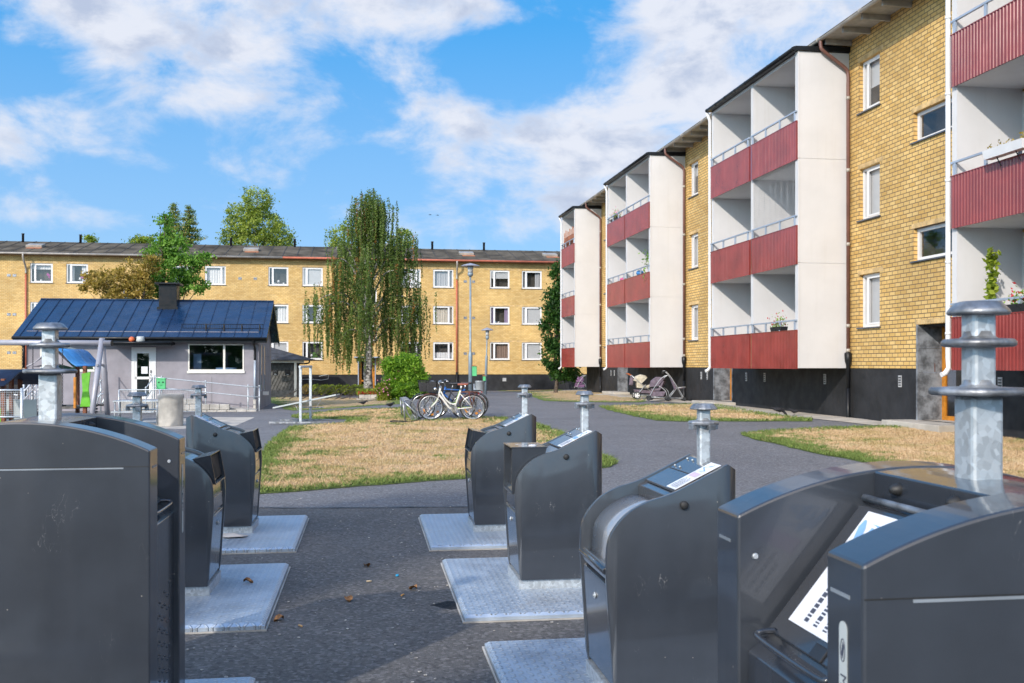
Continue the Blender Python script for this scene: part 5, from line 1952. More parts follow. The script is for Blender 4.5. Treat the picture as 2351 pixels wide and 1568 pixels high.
def limb_mesh(name, base, top, r0, limbs, m, parent, seed, bend=.15):
    rd = random.Random(seed)
    mb = MB()
    base, top = Vector(base), Vector(top)
    n_ = 7
    pts = [base.lerp(top, i / n_) + Vector((rd.uniform(-1, 1), rd.uniform(-1, 1), 0)) * bend * (0 if i == 0 else 1) for i in range(n_ + 1)]
    mb.tube(crv(pts, 3), [r0 * (1.25 if i == 0 else 1) * (1 - .82 * i / (3 * n_)) for i in range(3 * n_ + 1)], 9)
    for tgt in limbs:
        tgt = Vector(tgt)
        k = rd.uniform(.3, .75)
        h = min(max((tgt.z - base.z) / max(.1, top.z - base.z) * k, .12), .9)
        s = base.lerp(top, h)
        mid = s.lerp(tgt, .5) + Vector((rd.uniform(-.2, .2), rd.uniform(-.2, .2), .25))
        mb.tube(crv([s, mid, tgt], 4), [r0 * .38 * (1 - .85 * i / 8) for i in range(9)], 6)
    return mb.build(name, m, parent)


def px_blob(u, v, ru, rv, Y, dy=0, dr=None):
    s = Y / FP
    return ((u - U0) * s, Y + dy, EYE - (v - V0) * s), (ru * s, (dr if dr else ru) * s, rv * s)


def tree(label, u, vb, Y, blobs, leafm, size, per, seed, r0=.14, clump=.5, barkm=None, top=None, name="tree", group=None, cat="tree"):
    x = PX(u, Y); zb = g(x, Y) - .1
    e = empty(name, (x, Y, zb), 0, label, cat, group)
    B = [px_blob(*b[:4], Y, *(b[4:])) for b in blobs]
    B = [((c[0] - x, c[1] - Y, c[2] - zb), rad) for c, rad in B]
    C, T = crown_points(B, per, seed, clump)
    leaf_cloud("crown", C, size, leafm, e, seed, tint=T)
    tz = max(c[2] + rad[2] * .7 for c, rad in B)
    tp = max(B, key=lambda b: b[0][2])[0]
    limb_mesh("trunk", (0, 0, 0), (tp[0], tp[1], tz if top is None else top), r0, [(c[0] + rad[0] * k, c[1], c[2]) for c, rad in B for k in (-.5, .5)], barkm or TRUNKD, e, seed)
    return e


L_BIRCH = mat_leaf("leaf_weeping_birch", (.055, .10, .024), (.23, .30, .075), (.32, .16, .05))
L_BIRCH2 = mat_leaf("leaf_birch", (.10, .16, .025), (.44, .50, .10), (.52, .46, .10))
L_MAPLE = mat_leaf("leaf_maple", (.055, .15, .02), (.27, .46, .08))
L_RUST = mat_leaf("leaf_turning", (.16, .13, .03), (.52, .36, .09), (.60, .24, .06))
L_SPRUCE = mat_leaf("leaf_conifer", (.06, .12, .03), (.30, .37, .09), (.44, .34, .09))
L_BUSH = mat_leaf("leaf_bush", (.06, .17, .018), (.32, .50, .05), (.48, .55, .08))
L_HEDGE = mat_leaf("leaf_hedge", (.08, .13, .018), (.36, .40, .06), (.44, .20, .05))
L_IVY = mat_leaf("leaf_dark", (.015, .055, .012), (.075, .17, .03))
L_YEL = mat_leaf("leaf_yellow_green", (.10, .16, .015), (.36, .42, .05))

# the weeping birch in the middle: limbs, then hanging strings of leaves
def weeping_birch():
    Y = 57.0
    s = Y / FP
    x0 = PX(846, Y); zb = g(x0, Y) - .1
    e = empty("weeping_birch", (x0, Y, zb), 0, "tall weeping birch with hanging strands in front of the long brick house", "tree")
    rd = random.Random(12)
    def loc(u, v, dy=0): return Vector(((846 + (u - 846) * .93 - U0) * s - x0, dy, EYE - (v - V0) * s - zb))
    mb = MB()
    tr = [loc(846, 893), loc(844, 840), loc(848, 780), loc(842, 720), loc(850, 650), loc(846, 580), loc(852, 520), loc(848, 470), loc(851, 452)]
    mb.tube(crv(tr, 3), [.27 * (1 - .9 * (i / 24) ** .8) + .015 for i in range(25)], 10)
    heads = []
    spec = [(780, 560, .0, 690), (765, 640, .5, 720), (925, 540, -.3, 650), (940, 570, .6, 660), (900, 560, 1.2, 640), (815, 500, .4, 600), (880, 480, -.5, 570), (870, 470, .5, 540), (828, 480, -.3, 560), (790, 600, -1.3, 700), (912, 625, -1.0, 700),
            (745, 680, -.4, 740), (950, 660, .3, 730), (775, 720, 1.0, 770), (920, 735, -.8, 790), (940, 760, .2, 800), (850, 600, -1.8, 690), (850, 700, -2.0, 760), (820, 660, 1.8, 740), (890, 690, 1.6, 760), (850, 452, 0, 480), (836, 466, .3, 500), (864, 470, -.3, 505), (805, 760, -1.2, 800), (760, 700, -.8, 755), (955, 690, .0, 740)]
    for u, v, dy, vs_ in spec:
        st = loc(847, vs_); en = loc(u, v, dy)
        mid = st.lerp(en, .55) + Vector((0, 0, abs(en.x - st.x) * .25 + .15))
        c = crv([st, mid, en, en + Vector(((en.x - st.x) * .22, dy * .2, -.35))], 6)
        mb.tube(c, [max(.012, .075 * (1 - i / len(c))) for i in range(len(c))], 6)
        heads.append(c[5:])
    P_, T_ = [], []
    r = np.random.default_rng(5)
    tw = MB()
    for u, v, dy, vs_ in spec: pass
    for c in heads:
        for k in range(38):
            q = Vector(rd.choice(c)) + Vector((rd.gauss(0, .34), rd.gauss(0, .42), rd.gauss(.12, .28)))
            zmin = loc(0, 862).z
            L = rd.uniform(.8, 3.6) * (1.25 if rd.random() < .25 else .8)
            L = min(L, max(.3, q.z - zmin - rd.uniform(0, 1.2)))
            dry = rd.random() < .07
            t0 = rd.uniform(0, .5)
            nl = int(L / .023)
            sw = Vector((rd.gauss(0, .06), rd.gauss(0, .06), 0))
            a = np.linspace(0, 1, nl)[:, None]
            pp = np.array(q)[None, :] + np.concatenate([a * sw.x + np.sin(a * 4 + k) * .04, a * sw.y + np.cos(a * 3 + k) * .04, -a * L], 1)
            pp += r.normal(size=pp.shape) * .034 * (1.25 - .5 * a)
            P_.append(pp)
            tt = np.clip(t0 + r.normal(0, .14, nl), 0, .74)
            if dry: tt[r.random(nl) < .75] = .95
            T_.append(tt)
            if k % 4 == 0:
                tw.tube([q, q + sw * .5 - Vector((0, 0, L * .5)), q + sw - Vector((0, 0, L))], .008, 3, caps=False)
    C = np.concatenate(P_); T = np.concatenate(T_)
    leaf_cloud("crown", C, .058, L_BIRCH, e, 6, tint=T, aspect=.55)
    t_ = mb.build("trunk", TRUNK, e)
    tw.build("twig", TRUNKD, t_)
    bpy.data.objects["twig"]['kind'] = 'stuff'


weeping_birch()
tree("green leafy tree rising over the blue roof next to the chimney", 372, 900, 56, [(398, 560, 30, 34), (420, 612, 50, 34), (366, 580, 30, 46), (392, 650, 54, 34), (455, 598, 30, 14), (445, 655, 30, 20), (350, 655, 26, 30), (378, 512, 16, 22), (470, 590, 14, 8)], L_MAPLE, .085, 24, 21, .13, .32)
tree("rust tinged spreading tree left of the green tree, above the blue roof", 270, 900, 54, [(225, 640, 34, 22), (262, 655, 46, 28), (300, 625, 36, 28), (322, 660, 34, 34), (345, 610, 24, 24), (285, 680, 46, 22), (205, 660, 18, 10)], L_RUST, .075, 26, 22, .10, .30)
tree("loose crowned birch with white stems behind the grey roof", 585, 900, 92, [(592, 470, 34, 42), (565, 505, 40, 45), (600, 520, 52, 45), (640, 545, 34, 34), (535, 545, 26, 30), (580, 560, 60, 28), (655, 560, 26, 22), (530, 500, 14, 22)], L_BIRCH2, .10, 11, 23, .22, .55, TRUNK)
tree("pale birch peering out on both sides of the weeping birch, behind the roof", 850, 900, 95, [(785, 545, 26, 36), (780, 580, 30, 22), (925, 560, 24, 40), (935, 590, 22, 26), (860, 560, 40, 30)], L_BIRCH2, .10, 12, 24, .2, .6, TRUNK, group=None)
def conifer(label, u, vt, vbm, Y, w, seed):
    x = PX(u, Y); zb = g(x, Y) - .1
    e = empty("conifer", (x, Y, zb), 0, label, "conifer")
    s = Y / FP
    zt = EYE - (vt - V0) * s - zb; z0 = EYE - (vbm - V0) * s - zb
    r = np.random.default_rng(seed)
    P_, T_ = [], []
    mb = MB(); mb.tube([(0, 0, 0), (0, 0, zt * .6), (0, 0, zt)], [.25, .14, .02], 7)
    z = z0
    while z < zt:
        f = (zt - z) / (zt - z0)
        for k in range(7):
            a = r.uniform(0, 6.28); L = w * s * (f ** .85) * r.uniform(.6, 1.15) + .15
            q = np.linspace(.1, 1, max(4, int(L / .05)))[:, None]
            pts = np.concatenate([q * L * math.cos(a), q * L * math.sin(a), z - q * L * .18 + (q ** 3) * L * .2], 1)
            pts = np.repeat(pts, 4, 0) + r.normal(size=(len(pts) * 4, 3)) * np.array([.10, .10, .09])
            P_.append(pts); tt = np.clip(r.uniform(0, .5) + r.normal(0, .12, len(pts)), 0, .75)
            tt[(r.random(len(pts)) < .15)] = .9
            T_.append(tt)
            mb.tube([(0, 0, z), (L * math.cos(a), L * math.sin(a), z - L * .1)], [.03, .008], 4, caps=False)
        z += .34
    leaf_cloud("crown", np.concatenate(P_), .075, L_SPRUCE, e, seed, tint=np.concatenate(T_))
    mb.build("trunk", TRUNKD, e)


conifer("tall dark conifer with two pointed tops behind the green tree", 434, 470, 600, 88, 56, 31)
conifer("shorter dark conifer right beside the tall one behind the roof", 398, 468, 600, 90, 40, 32)
tree("small tuft of a far tree top over the roof ridge by the left vent pipe", 205, 900, 110, [(207, 552, 15, 10)], L_YEL, .12, 16, 33, .15, .5)
tree("rounded yellow green tree top over the roof ridge beside the conifers", 318, 900, 110, [(318, 556, 26, 12), (340, 550, 16, 10)], L_YEL, .12, 16, 34, .15, .5)
tree("dark leafy tree growing up against the last balconies at the yard corner", 1275, 893, 57, [(1285, 640, 22, 40), (1268, 700, 22, 34), (1280, 760, 32, 45), (1270, 820, 26, 36), (1300, 850, 34, 30), (1262, 745, 22, 12), (1290, 690, 26, 50)], L_IVY, .085, 30, 35, .12, .34)
# shrubs
tree("big yellow green bush by the bicycles", 925, 922, 47, [(908, 862, 24, 40), (948, 852, 24, 30), (930, 893, 42, 26), (900, 890, 20, 28), (960, 888, 18, 30), (926, 832, 22, 20), (950, 826, 12, 12), (893, 838, 14, 16), (970, 866, 10, 14)], L_BUSH, .05, 120, 36, .06, .22, name="bush", cat="bush")
tree("small round rose bush with pink flowers beside the big bush", 882, 928, 46.5, [(882, 910, 14, 17), (878, 893, 16, 12)], L_HEDGE, .045, 420, 37, .04, .14, name="rose_bush", cat="bush")
rd = random.Random(8)
rb = bpy.data.objects["rose_bush"]
mb = MB()
for k in range(26):
    mb.ball((rd.gauss(0, .22), rd.uniform(-.4, -.1), rd.uniform(.35, 1.15)), rd.uniform(.02, .04), n=4)
mb.build("flowers", mat("rose_pink", (.62, .22, .34), .6), rb)
bpy.data.objects["flowers"]['kind'] = 'stuff'
hx = [(632, .9), (655, 1.0), (677, 1.0), (697, 1.0), (716, .95), (739, 1.0), (759, 1.0), (776, .95), (792, .95)]
hl = ["russet thin shrub at the end of the low hedge by the grey house", "second low hedge shrub counted from the grey house", "low hedge shrub in front of the shed's white post", "low hedge shrub behind the nearer rack post",
      "low hedge shrub just right of the farther rack post", "low hedge shrub in front of the scribbled plinth", "bright green low hedge shrub halfway along the hedge", "low hedge shrub left of the orange door frame", "russet topped low hedge shrub beside the block planter"]
for k, ((u, h), lab) in enumerate(zip(hx, hl)):
    tree(lab, u, 915, 54 - .3 * k * .2, [(u, 903, 12.5, 11.5 * h, 8), (u + 3, 897, 9, 6, 8)], L_HEDGE if k % 3 else L_RUST if k in (0,) else L_HEDGE, .045, 330, 50 + k, .03, .13, name="hedge_shrub", cat="shrub", group="low hedge by the path")
# raised flower bed of concrete blocks
xp, Yp = PX(818, 52), 52.0
fb = empty("block_planter", (xp, Yp, g(xp, Yp) - .1), TH, "low planter of grey concrete blocks with red flowers under the birch", "planter")
mb = MB()
for row in range(2):
    t = 0.0 + .15 * row
    while t < 1.5:
        mb.box(t, t + .29, 0, .2, row * .2, row * .2 + .19); t += .3
mb.build("block_wall", CONC, fb, .015)
MB().box(.1, 1.75, .2, 1.4, .0, .34).build("soil", mat("soil", (.07, .05, .035), .95), fb)
r = np.random.default_rng(3)
C = np.stack([r.uniform(.0, 1.7, 1500), r.uniform(.1, 1.1, 1500), r.uniform(.34, .70, 1500)], 1)
leaf_cloud("plants", C, .045, L_HEDGE, fb, 9)
C = np.stack([r.uniform(.1, 1.6, 260), r.uniform(.1, .5, 260), r.uniform(.42, .55, 260)], 1)
leaf_cloud("red_flowers", C, .04, FLOWR, fb, 10)["kind"] = "stuff"

# ------------------------------------------------------------------ bicycles
BASKET = mat("basket_black", (.045, .045, .05), .6, var=.3, vs=40)
def bicycle(label, x, y, rz, col, seed, seat=(.03, .03, .03), basket=False, dia=False, rackm=None, lean=.06, guard=None, tyre=(.02, .02, .02)):
    """front wheel hub at local (0,0), bicycle runs to +x"""
    e = empty("bicycle", (x, y, g(x, y) + .012), rz, label, "bicycle", "bicycles in the rack")
    e.rotation_euler = (lean, 0, rz)
    key = "bike_%d" % seed
    pm = mat("bike_paint_%d" % seed, col, .3, var=.05)
    sm = mat("saddle_%d" % seed, seat, .5)
    ch = bpy.data.materials.get("chrome") or mat("chrome", (.62, .62, .63), .25, metal=.9, var=.05)
    gm = mat("guard_%d" % seed, guard, .35, metal=.2) if guard else BLACKP
    wr, wb = .345, 1.12
    for i, hx_ in enumerate((0.0, wb)):
        mb = MB()
        cp = [(hx_ + (wr - .016) * math.cos(a), 0, wr + (wr - .016) * math.sin(a)) for a in np.linspace(0, 2 * math.pi, 40, endpoint=False)]
        mb.tube(cp, .018, 7, True)
        w_ = mb.build("wheel", RUBBER, e)
        mb = MB()
        mb.tube([(hx_ + (wr - .04) * math.cos(a), 0, wr + (wr - .04) * math.sin(a)) for a in np.linspace(0, 2 * math.pi, 40, endpoint=False)], .015, 6, True)
        mb.lathe([(.02, -.04), (.02, .04)], (hx_, 0, wr), 8, (0, 1, 0))
        for k in range(28):
            a = 2 * math.pi * k / 28
            mb.tube([(hx_ + .02 * math.cos(a + .7), .02 * (-1) ** k, wr + .02 * math.sin(a + .7)), (hx_ + (wr - .045) * math.cos(a), 0, wr + (wr - .045) * math.sin(a))], .0022, 3, caps=False)
        mb.build("rim", ch, w_)
        mb = MB()
        for a in (3.6, 4.9 + .4 * i):
            mb.obox((hx_ + .2 * math.cos(a), 0, wr + .2 * math.sin(a)), (.035 * -math.sin(a), 0, .035 * math.cos(a)), (0, .008, 0), (.014 * math.cos(a), 0, .014 * math.sin(a)))
        mb.build("reflector", ORANGE, w_)
        mb = MB()
        a0, a1 = (math.pi * .12, math.pi * 1.02) if i == 0 else (-math.pi * .06, math.pi * .92)
        arc = np.linspace(a0, a1, 16)
        vs_, fs_ = [], []
        for a in arc:
            for yy, rr2 in ((-.03, .362), (0, .374), (.03, .362)):
                vs_.append((hx_ + rr2 * math.cos(a), yy, wr + rr2 * math.sin(a)))
        for k in range(15):
            for q in (0, 1):
                fs_.append((3 * k + q, 3 * k + q + 1, 3 * k + 4 + q, 3 * k + 3 + q))
        mb.add(vs_, fs_, True)
        mb.build("mudguard", gm, e)
    fr_ = MB()
    ht, hb = Vector((.26, 0, .86)), Vector((.215, 0, .66))      # head tube
    bb = Vector((.63, 0, .30)); sc = Vector((.80, 0, .80)); rh = Vector((wb, 0, wr))
    fr_.tube([ht, hb], .027, 8)
    fr_.tube(crv([hb, (.16, .0, .52), (.03, 0, .37), (0, 0, wr)], 4), .019, 7)
    if dia:
        fr_.tube([ht - Vector((0, 0, .06)), sc - Vector((.02, 0, .04))], .016, 8)
        fr_.tube([hb, bb], .019, 8)
    else:
        fr_.tube(crv([hb + Vector((.01, 0, .03)), (.36, 0, .52), (.50, 0, .335), bb], 5), .030, 8)
        fr_.tube(crv([ht - Vector((-.01, 0, .09)), (.40, 0, .56), (.55, 0, .44), Vector((.68, 0, .44))], 5), .021, 8)
    fr_.tube([bb, sc], .023, 8)
    for yy in (-.055, .055):
        fr_.tube([bb + Vector((0, yy * .5, 0)), rh + Vector((0, yy, 0))], .014, 6)
        fr_.tube([sc + Vector((-.02, 0, -.08)), rh + Vector((0, yy, 0))], .012, 6)
    fr_.build("frame", pm, e)
    mb = MB()
    mb.tube([sc, sc + Vector((.035, 0, .14))], .013, 7)
    sd_ = Vector((.86, 0, .97))
    mb.tube([ht, ht + Vector((-.03, 0, .12)), ht + Vector((-.06, 0, .16))], .012, 7)
    hbz = ht + Vector((-.055, 0, .165))
    mb.tube(crv([hbz + Vector((.17, -.29, .0)), hbz + Vector((.06, -.25, .02)), hbz, hbz + Vector((.06, .25, .02)), hbz + Vector((.17, .29, .0))], 5), .011, 7)
    mb.build("handlebar", ch, e)
    mb = MB()
    for s_ in (-1, 1):
        mb.tube([hbz + Vector((.08, s_ * .255, .015)), hbz + Vector((.19, s_ * .295, .0))], .017, 7)
    mb.build("grip", RUBBER, e)
    mb = MB()
    mb.ball(ht + Vector((-.14, 0, -.02)), .045, (1, 1, 1), 8)
    mb.build("headlamp", ch, e)
    mb = MB()
    pr = [(-.14, .022), (-.05, .035), (.04, .075), (.11, .09), (.14, .06)]
    vs_ = []
    for i, (px_, hw) in enumerate(pr):
        for k in range(8):
            a = math.pi * 2 * k / 8
            vs_.append((sd_.x + px_, hw * math.cos(a), sd_.z + .035 * math.sin(a) * (1 if math.sin(a) < 0 else .6) + (.01 if i == 4 else 0)))
    o0 = [(i * 8 + k, i * 8 + (k + 1) % 8, (i + 1) * 8 + (k + 1) % 8, (i + 1) * 8 + k) for i in range(4) for k in range(8)]
    mb.add(vs_, o0 + [tuple(range(8)), tuple(range(32, 40))], True)
    mb.build("saddle", sm, e)
    mb = MB()
    mb.lathe([(.09, -.004), (.09, .004)], bb + Vector((0, -.05, 0)), 18, (0, 1, 0))
    for s_, a in ((-1, 2.2), (1, 2.2 + math.pi)):
        q = bb + Vector((.17 * math.cos(a), s_ * .09, .17 * math.sin(a)))
        mb.tube([bb + Vector((0, s_ * .07, 0)), q], .010, 6)
        mb.box(q.x - .045, q.x + .045, min(q.y, q.y + s_ * .09), max(q.y, q.y + s_ * .09), q.z - .012, q.z + .012)
    mb.tube([bb + Vector((.05, -.07, 0)), Vector((.80, -.16, .02))], .010, 6)
    mb.build("crankset", ch, e)
    mb = MB()
    zr_ = .755
    for yy in (-.06, .06):
        mb.tube([(.80, yy * .7, zr_), (1.28, yy, zr_)], .007, 6)
        mb.tube([(wb, yy * 1.2, wr), (1.2, yy, zr_)], .006, 6); mb.tube([(wb, yy * 1.2, wr), (1.02, yy, zr_)], .006, 6)
    for k in range(6):
        mb.tube([(.86 + .08 * k, -.06, zr_), (.86 + .08 * k, .06, zr_)], .005, 5)
    mb.build("luggage_rack", gm if rackm else DARKMETAL, e)
    MB().box(1.28, 1.295, -.03, .03, zr_ - .06, zr_ - .01).build("tail_light", FLOWR, e)
    if basket:
        mb = MB()
        w0, w1, d0, d1, zb_, zt_ = -.15, .17, -.30, .02, .75, 1.05
        x0_ = ht.x - .08
        def corner(s_, sx, z):
            f = (z - zb_) / (zt_ - zb_)
            return Vector((x0_ + (-.26 - .05 * f if sx < 0 else -.02), s_ * (.13 + .04 * f), z))
        for z in np.linspace(zb_, zt_, 7):
            mb.tube([corner(-1, -1, z), corner(1, -1, z), corner(1, 1, z), corner(-1, 1, z)], .004 if z < zt_ - .01 else .008, 5, True)
        for k in range(9):
            f = k / 8
            for p, q in (((-1, -1), (1, -1)), ((1, -1), (1, 1)), ((1, 1), (-1, 1)), ((-1, 1), (-1, -1))):
                mb.tube([corner(*p, zb_).lerp(corner(*q, zb_), f), corner(*p, zt_).lerp(corner(*q, zt_), f)], .0045, 4, caps=False)
        a, b, c, d = (corner(s_, sx, zb_) for s_, sx in ((-1, -1), (1, -1), (1, 1), (-1, 1)))
        mb.quad(a, b, c, d)
        for p, q in (((-1, -1), (1, -1)), ((1, -1), (1, 1)), ((1, 1), (-1, 1)), ((-1, 1), (-1, -1))):
            mb.quad(corner(*p, zb_ + .01) * .999, corner(*q, zb_ + .01) * .999, corner(*q, zt_ - .05) * .999, corner(*p, zt_ - .05) * .999)
        mb.build("basket", BASKET, e)
    return e


by = 26.65
bxx = lambda u, Y: PX(u, Y)
rzb = R(2.0)
bicycle("white step-through bicycle with a brown saddle, nearest of the row", bxx(989, by), by, rzb, (.72, .70, .66), 1, (.32, .10, .06), False, False, True, .05, (.16, .05, .025))
bicycle("lime green step-through bicycle close behind the white one, black basket in front", bxx(984, by) + .02, by + .48, rzb, (.30, .46, .06), 2, (.03, .03, .03), True, False, True, .07, (.20, .07, .03))
bicycle("dark grey bicycle with a black basket, its front wheel standing out left", bxx(977, by) - .16, by + .98, rzb + .03, (.05, .05, .055), 3, (.03, .03, .035), True, True, False, .02, (.10, .10, .11))
bicycle("bright blue bicycle with a straight top tube in the middle of the row", bxx(992, by), by + 1.5, rzb - .02, (.02, .12, .42), 4, (.02, .02, .02), False, True, False, .04)
bicycle("black bicycle with a brown sprung saddle, farthest in the row", bxx(986, by) + .03, by + 2.0, rzb, (.015, .015, .018), 5, (.22, .11, .05), False, True, False, .03)
# rack
rk = empty("bicycle_rack", (PX(950, 27), 26.6, g(PX(950, 27), 27)), R(8), "galvanised bicycle rack with curved hoops at the lawn edge", "bicycle rack")
mb = MB()
for zz, xx in ((.06, .12), (.55, -.25)):
    mb.tube([(xx, -.35, zz + (.06 if zz < .1 else 0)), (xx, 2.5, zz + (.06 if zz < .1 else 0))], .02, 8)
for yy in (-.30, 2.45):
    mb.tube([(-.25, yy, .55), (.02, yy, .3), (.16, yy, .0)], .022, 8); mb.tube([(-.25, yy, .55), (-.20, yy, .0)], .022, 8)
mb.build("frame", GALVD, rk)
for k in range(10):
    yy = -.22 + .27 * k
    mb = MB()
    mb.tube(crv([(-.25, yy, .55), (-.08, yy, .57), (.08, yy, .38), (.12, yy, .12), (-.02, yy, .05), (-.12, yy, .22), (-.22, yy, .5)], 5), .008, 6)
    mb.build("hoop", GALVD, rk)
mb = MB()
q = Vector((PX(950, 25.5), 25.6, g(-2.5, 25.6)))
mb.tube(crv([q + Vector(p) for p in ((.25, .5, .30), (.15, .2, .12), (-.05, 0, .05), (-.35, -.2, .05), (-.6, -.1, .05), (-.55, .15, .06), (-.2, .1, .05))], 6), .012, 6)
tag(mb.build("cable_lock", RUBBER), "loose black cable lock lying in the dry grass by the rack", "cable lock")

# bike park mat: bare asphalt pad under the bicycles
sheet([G(952, 944), G(966, 970), G(1122, 963), G(1180, 955), G(1120, 925), G(985, 925)], "asphalt_pad", ASPH, .036, .5, "asphalt pad under the parked bicycles", "asphalt", .02)

# ------------------------------------------------------------------ pushchairs
def wheel_set(par, pts, r, hubm):
    for x, y, z in pts:
        mb = MB()
        mb.tube([(x + (r - .022) * math.cos(a), y, z + (r - .022) * math.sin(a)) for a in np.linspace(0, 2 * math.pi, 20, endpoint=False)], .024, 8, True)
        w_ = mb.build("wheel", RUBBER, par)
        mb = MB()
        for k in range(5):
            a = 2 * math.pi * k / 5
            mb.obox((x + r * .4 * math.cos(a), y, z + r * .4 * math.sin(a)), (r * .36 * math.cos(a), 0, r * .36 * math.sin(a)), (0, .018, 0), (-.022 * math.sin(a), 0, .022 * math.cos(a)))
        mb.lathe([(.035, -.022), (.035, .022)], (x, y, z), 8, (0, 1, 0))
        mb.tube([(x + (r - .045) * math.cos(a), y, z + (r - .045) * math.sin(a)) for a in np.linspace(0, 2 * math.pi, 20, endpoint=False)], .010, 5, True)
        mb.build("hub", hubm, w_)


def hood_mesh(cx, cz, r, w, a0, a1, n_=7, wr=0.0):
    """folding hood: half barrel about the y axis"""
    vs_, fs_ = [], []
    ys_ = [-w, -w * .96, -w * .5, 0, w * .5, w * .96, w]
    for i in range(n_ + 1):
        a = a0 + (a1 - a0) * i / n_
        for y_ in ys_:
            rr2 = r * (.80 if abs(y_) == w else 1) * (1 - .04 * (i % 2)) * (1 - .15 * (y_ / w) ** 4)
            vs_.append((cx + rr2 * math.cos(a), y_, cz + rr2 * math.sin(a)))
    m_ = len(ys_)
    for i in range(n_):
        for k in range(m_ - 1):
            fs_.append((i * m_ + k, i * m_ + k + 1, (i + 1) * m_ + k + 1, (i + 1) * m_ + k))
    o = len(vs_)
    vs_ += [(cx, -w, cz), (cx, w, cz)]
    for i in range(n_):
        fs_.append((o, i * m_, (i + 1) * m_)); fs_.append((o + 1, (i + 1) * m_ + m_ - 1, i * m_ + m_ - 1))
    return vs_, fs_


FABP = mat("fabric_plum", (.15, .115, .145), .85, var=.2, vs=9)
FABC = mat("fabric_cream", (.56, .50, .38), .85, var=.15, vs=8)
FABO = mat("fabric_rust", (.42, .11, .03), .8)
TUBE = mat("pushchair_tube", (.46, .47, .48), .4, metal=.4)


def pushchair(label, u, v, rz, seat, hood, style, scale=1.0, Y=None):
    x, y = G(u, v)
    e = empty("pushchair", (x, y, g(x, y) + .045), rz, label, "pushchair", "pushchairs parked under the balconies")
    e.scale = (scale,) * 3
    if style == 'pram':      # handle at -x
        wheel_set(e, [(-.36, -.27, .15), (-.36, .27, .15), (.40, -.25, .15), (.40, .25, .15)], .15, WHITEP)
        mb = MB()
        for s_ in (-.26, .26):
            mb.tube([(-.62, s_ * .8, 1.02), (-.40, s_ * .9, .82), (.42, s_, .17)], .018, 8)
            mb.tube([(-.36, s_, .16), (.02, s_ * .95, .62)], .016, 8); mb.tube([(-.36, s_, .16), (.40, s_, .16)], .012, 8)
        mb.build("chassis", TUBE, e)
        MB().tube(crv([(-.60, -.21, 1.0), (-.72, -.2, 1.06), (-.76, 0, 1.06), (-.72, .2, 1.06), (-.60, .21, 1.0)], 4), .024, 8).build("handle", FABO, e)
        mb = MB()
        mb.prism([(-.34, .46), (.10, .44), (.36, .58), (.34, .66), (.08, .56), (-.16, .62), (-.30, .92), (-.38, .90)], lambda p, q, h: (p, h, q), -.21, .21)
        mb.build("seat", seat, e, .03)
        MB().add(*hood_mesh(-.16, .66, .38, .24, R(160), R(45)), smooth=False).build("hood", hood, e)
        mb = MB()
        mb.prism([(-.40, .26), (.30, .22), (.34, .34), (-.46, .40)], lambda p, q, h: (p, h, q), -.22, .22)
        mb.build("shopping_net", FABP, e, .02)
        mb = MB()
        mb.prism([(.20, .19), (.52, .10), (.56, .26), (.30, .40)], lambda p, q, h: (p, h, q), -.2, .2)
        mb.build("foot_bag", FABO, e, .03)
        MB().prism([(-.66, .58), (-.52, .56), (-.48, .94), (-.60, .98)], lambda p, q, h: (p, h, q), -.16, .16).build("hanging_bag", FABP, e, .03)
    elif style == 'buggy':
        wheel_set(e, [(-.36, -.26, .11), (-.36, .26, .11), (.40, -.26, .11), (.40, .26, .11)], .11, DARKMETAL)
        mb = MB()
        for s_ in (-.25, .25):
            mb.tube(crv([(-.36, s_, .12), (-.12, s_, .55), (.10, s_, .86), (.30, s_ * .95, 1.02), (.42, s_ * .9, 1.04)], 4), .016, 8)
            mb.tube(crv([(.40, s_, .12), (.34, s_, .40), (.05, s_, .62)], 4), .015, 8); mb.tube([(-.36, s_, .14), (.40, s_, .13)], .012, 6)
        mb.tube([(.42, -.225, 1.04), (.42, .225, 1.04)], .016, 8)
        mb.build("chassis", TUBE, e)
        mb = MB()
        mb.prism([(-.28, .40), (.10, .40), (.28, .80), (.20, .84), (.02, .50), (-.30, .50)], lambda p, q, h: (p, h, q), -.22, .22)
        mb.build("seat", seat, e, .03)
        MB().add(*hood_mesh(.02, .60, .40, .26, R(185), R(50)), smooth=False).build("hood", hood, e)
        mb = MB()
        mb.prism([(-.30, .18), (.26, .18), (.34, .38), (-.34, .38)], lambda p, q, h: (p, h, q), -.23, .23)
        mb.build("shopping_net", seat, e, .02)
    else:                    # umbrella stroller
        wheel_set(e, [(-.26, -.22, .075), (-.26, .22, .075), (.30, -.24, .075), (.30, .24, .075)], .075, DARKMETAL)
        mb = MB()
        for s_ in (-.20, .20):
            mb.tube(crv([(.30, s_ * 1.1, .08), (.10, s_, .42), (-.18, s_, .86), (-.34, s_, 1.04), (-.42, s_, 1.06), (-.44, s_, .98)], 4), .013, 8)
            mb.tube([(-.26, s_ * 1.1, .08), (.04, s_, .46)], .012, 8); mb.tube([(.04, s_, .46), (.36, s_, .50)], .010, 8)
        mb.tube([(-.26, -.22, .10), (.30, .24, .10)], .010, 6); mb.tube([(-.26, .22, .10), (.30, -.24, .10)], .010, 6)
        mb.build("chassis", TUBE, e)
        mb = MB()
        for s_ in (-.20, .20): mb.tube([(-.34, s_, 1.045), (-.43, s_, 1.06), (-.45, s_, .97)], .020, 8)
        mb.build("handle", RUBBER, e)
        mb = MB()
        mb.prism([(-.02, .40), (.34, .46), (.34, .50), (.04, .45), (-.14, .84), (-.18, .82)], lambda p, q, h: (p, h, q), -.18, .18)
        mb.build("seat", seat, e, .01)
    return e


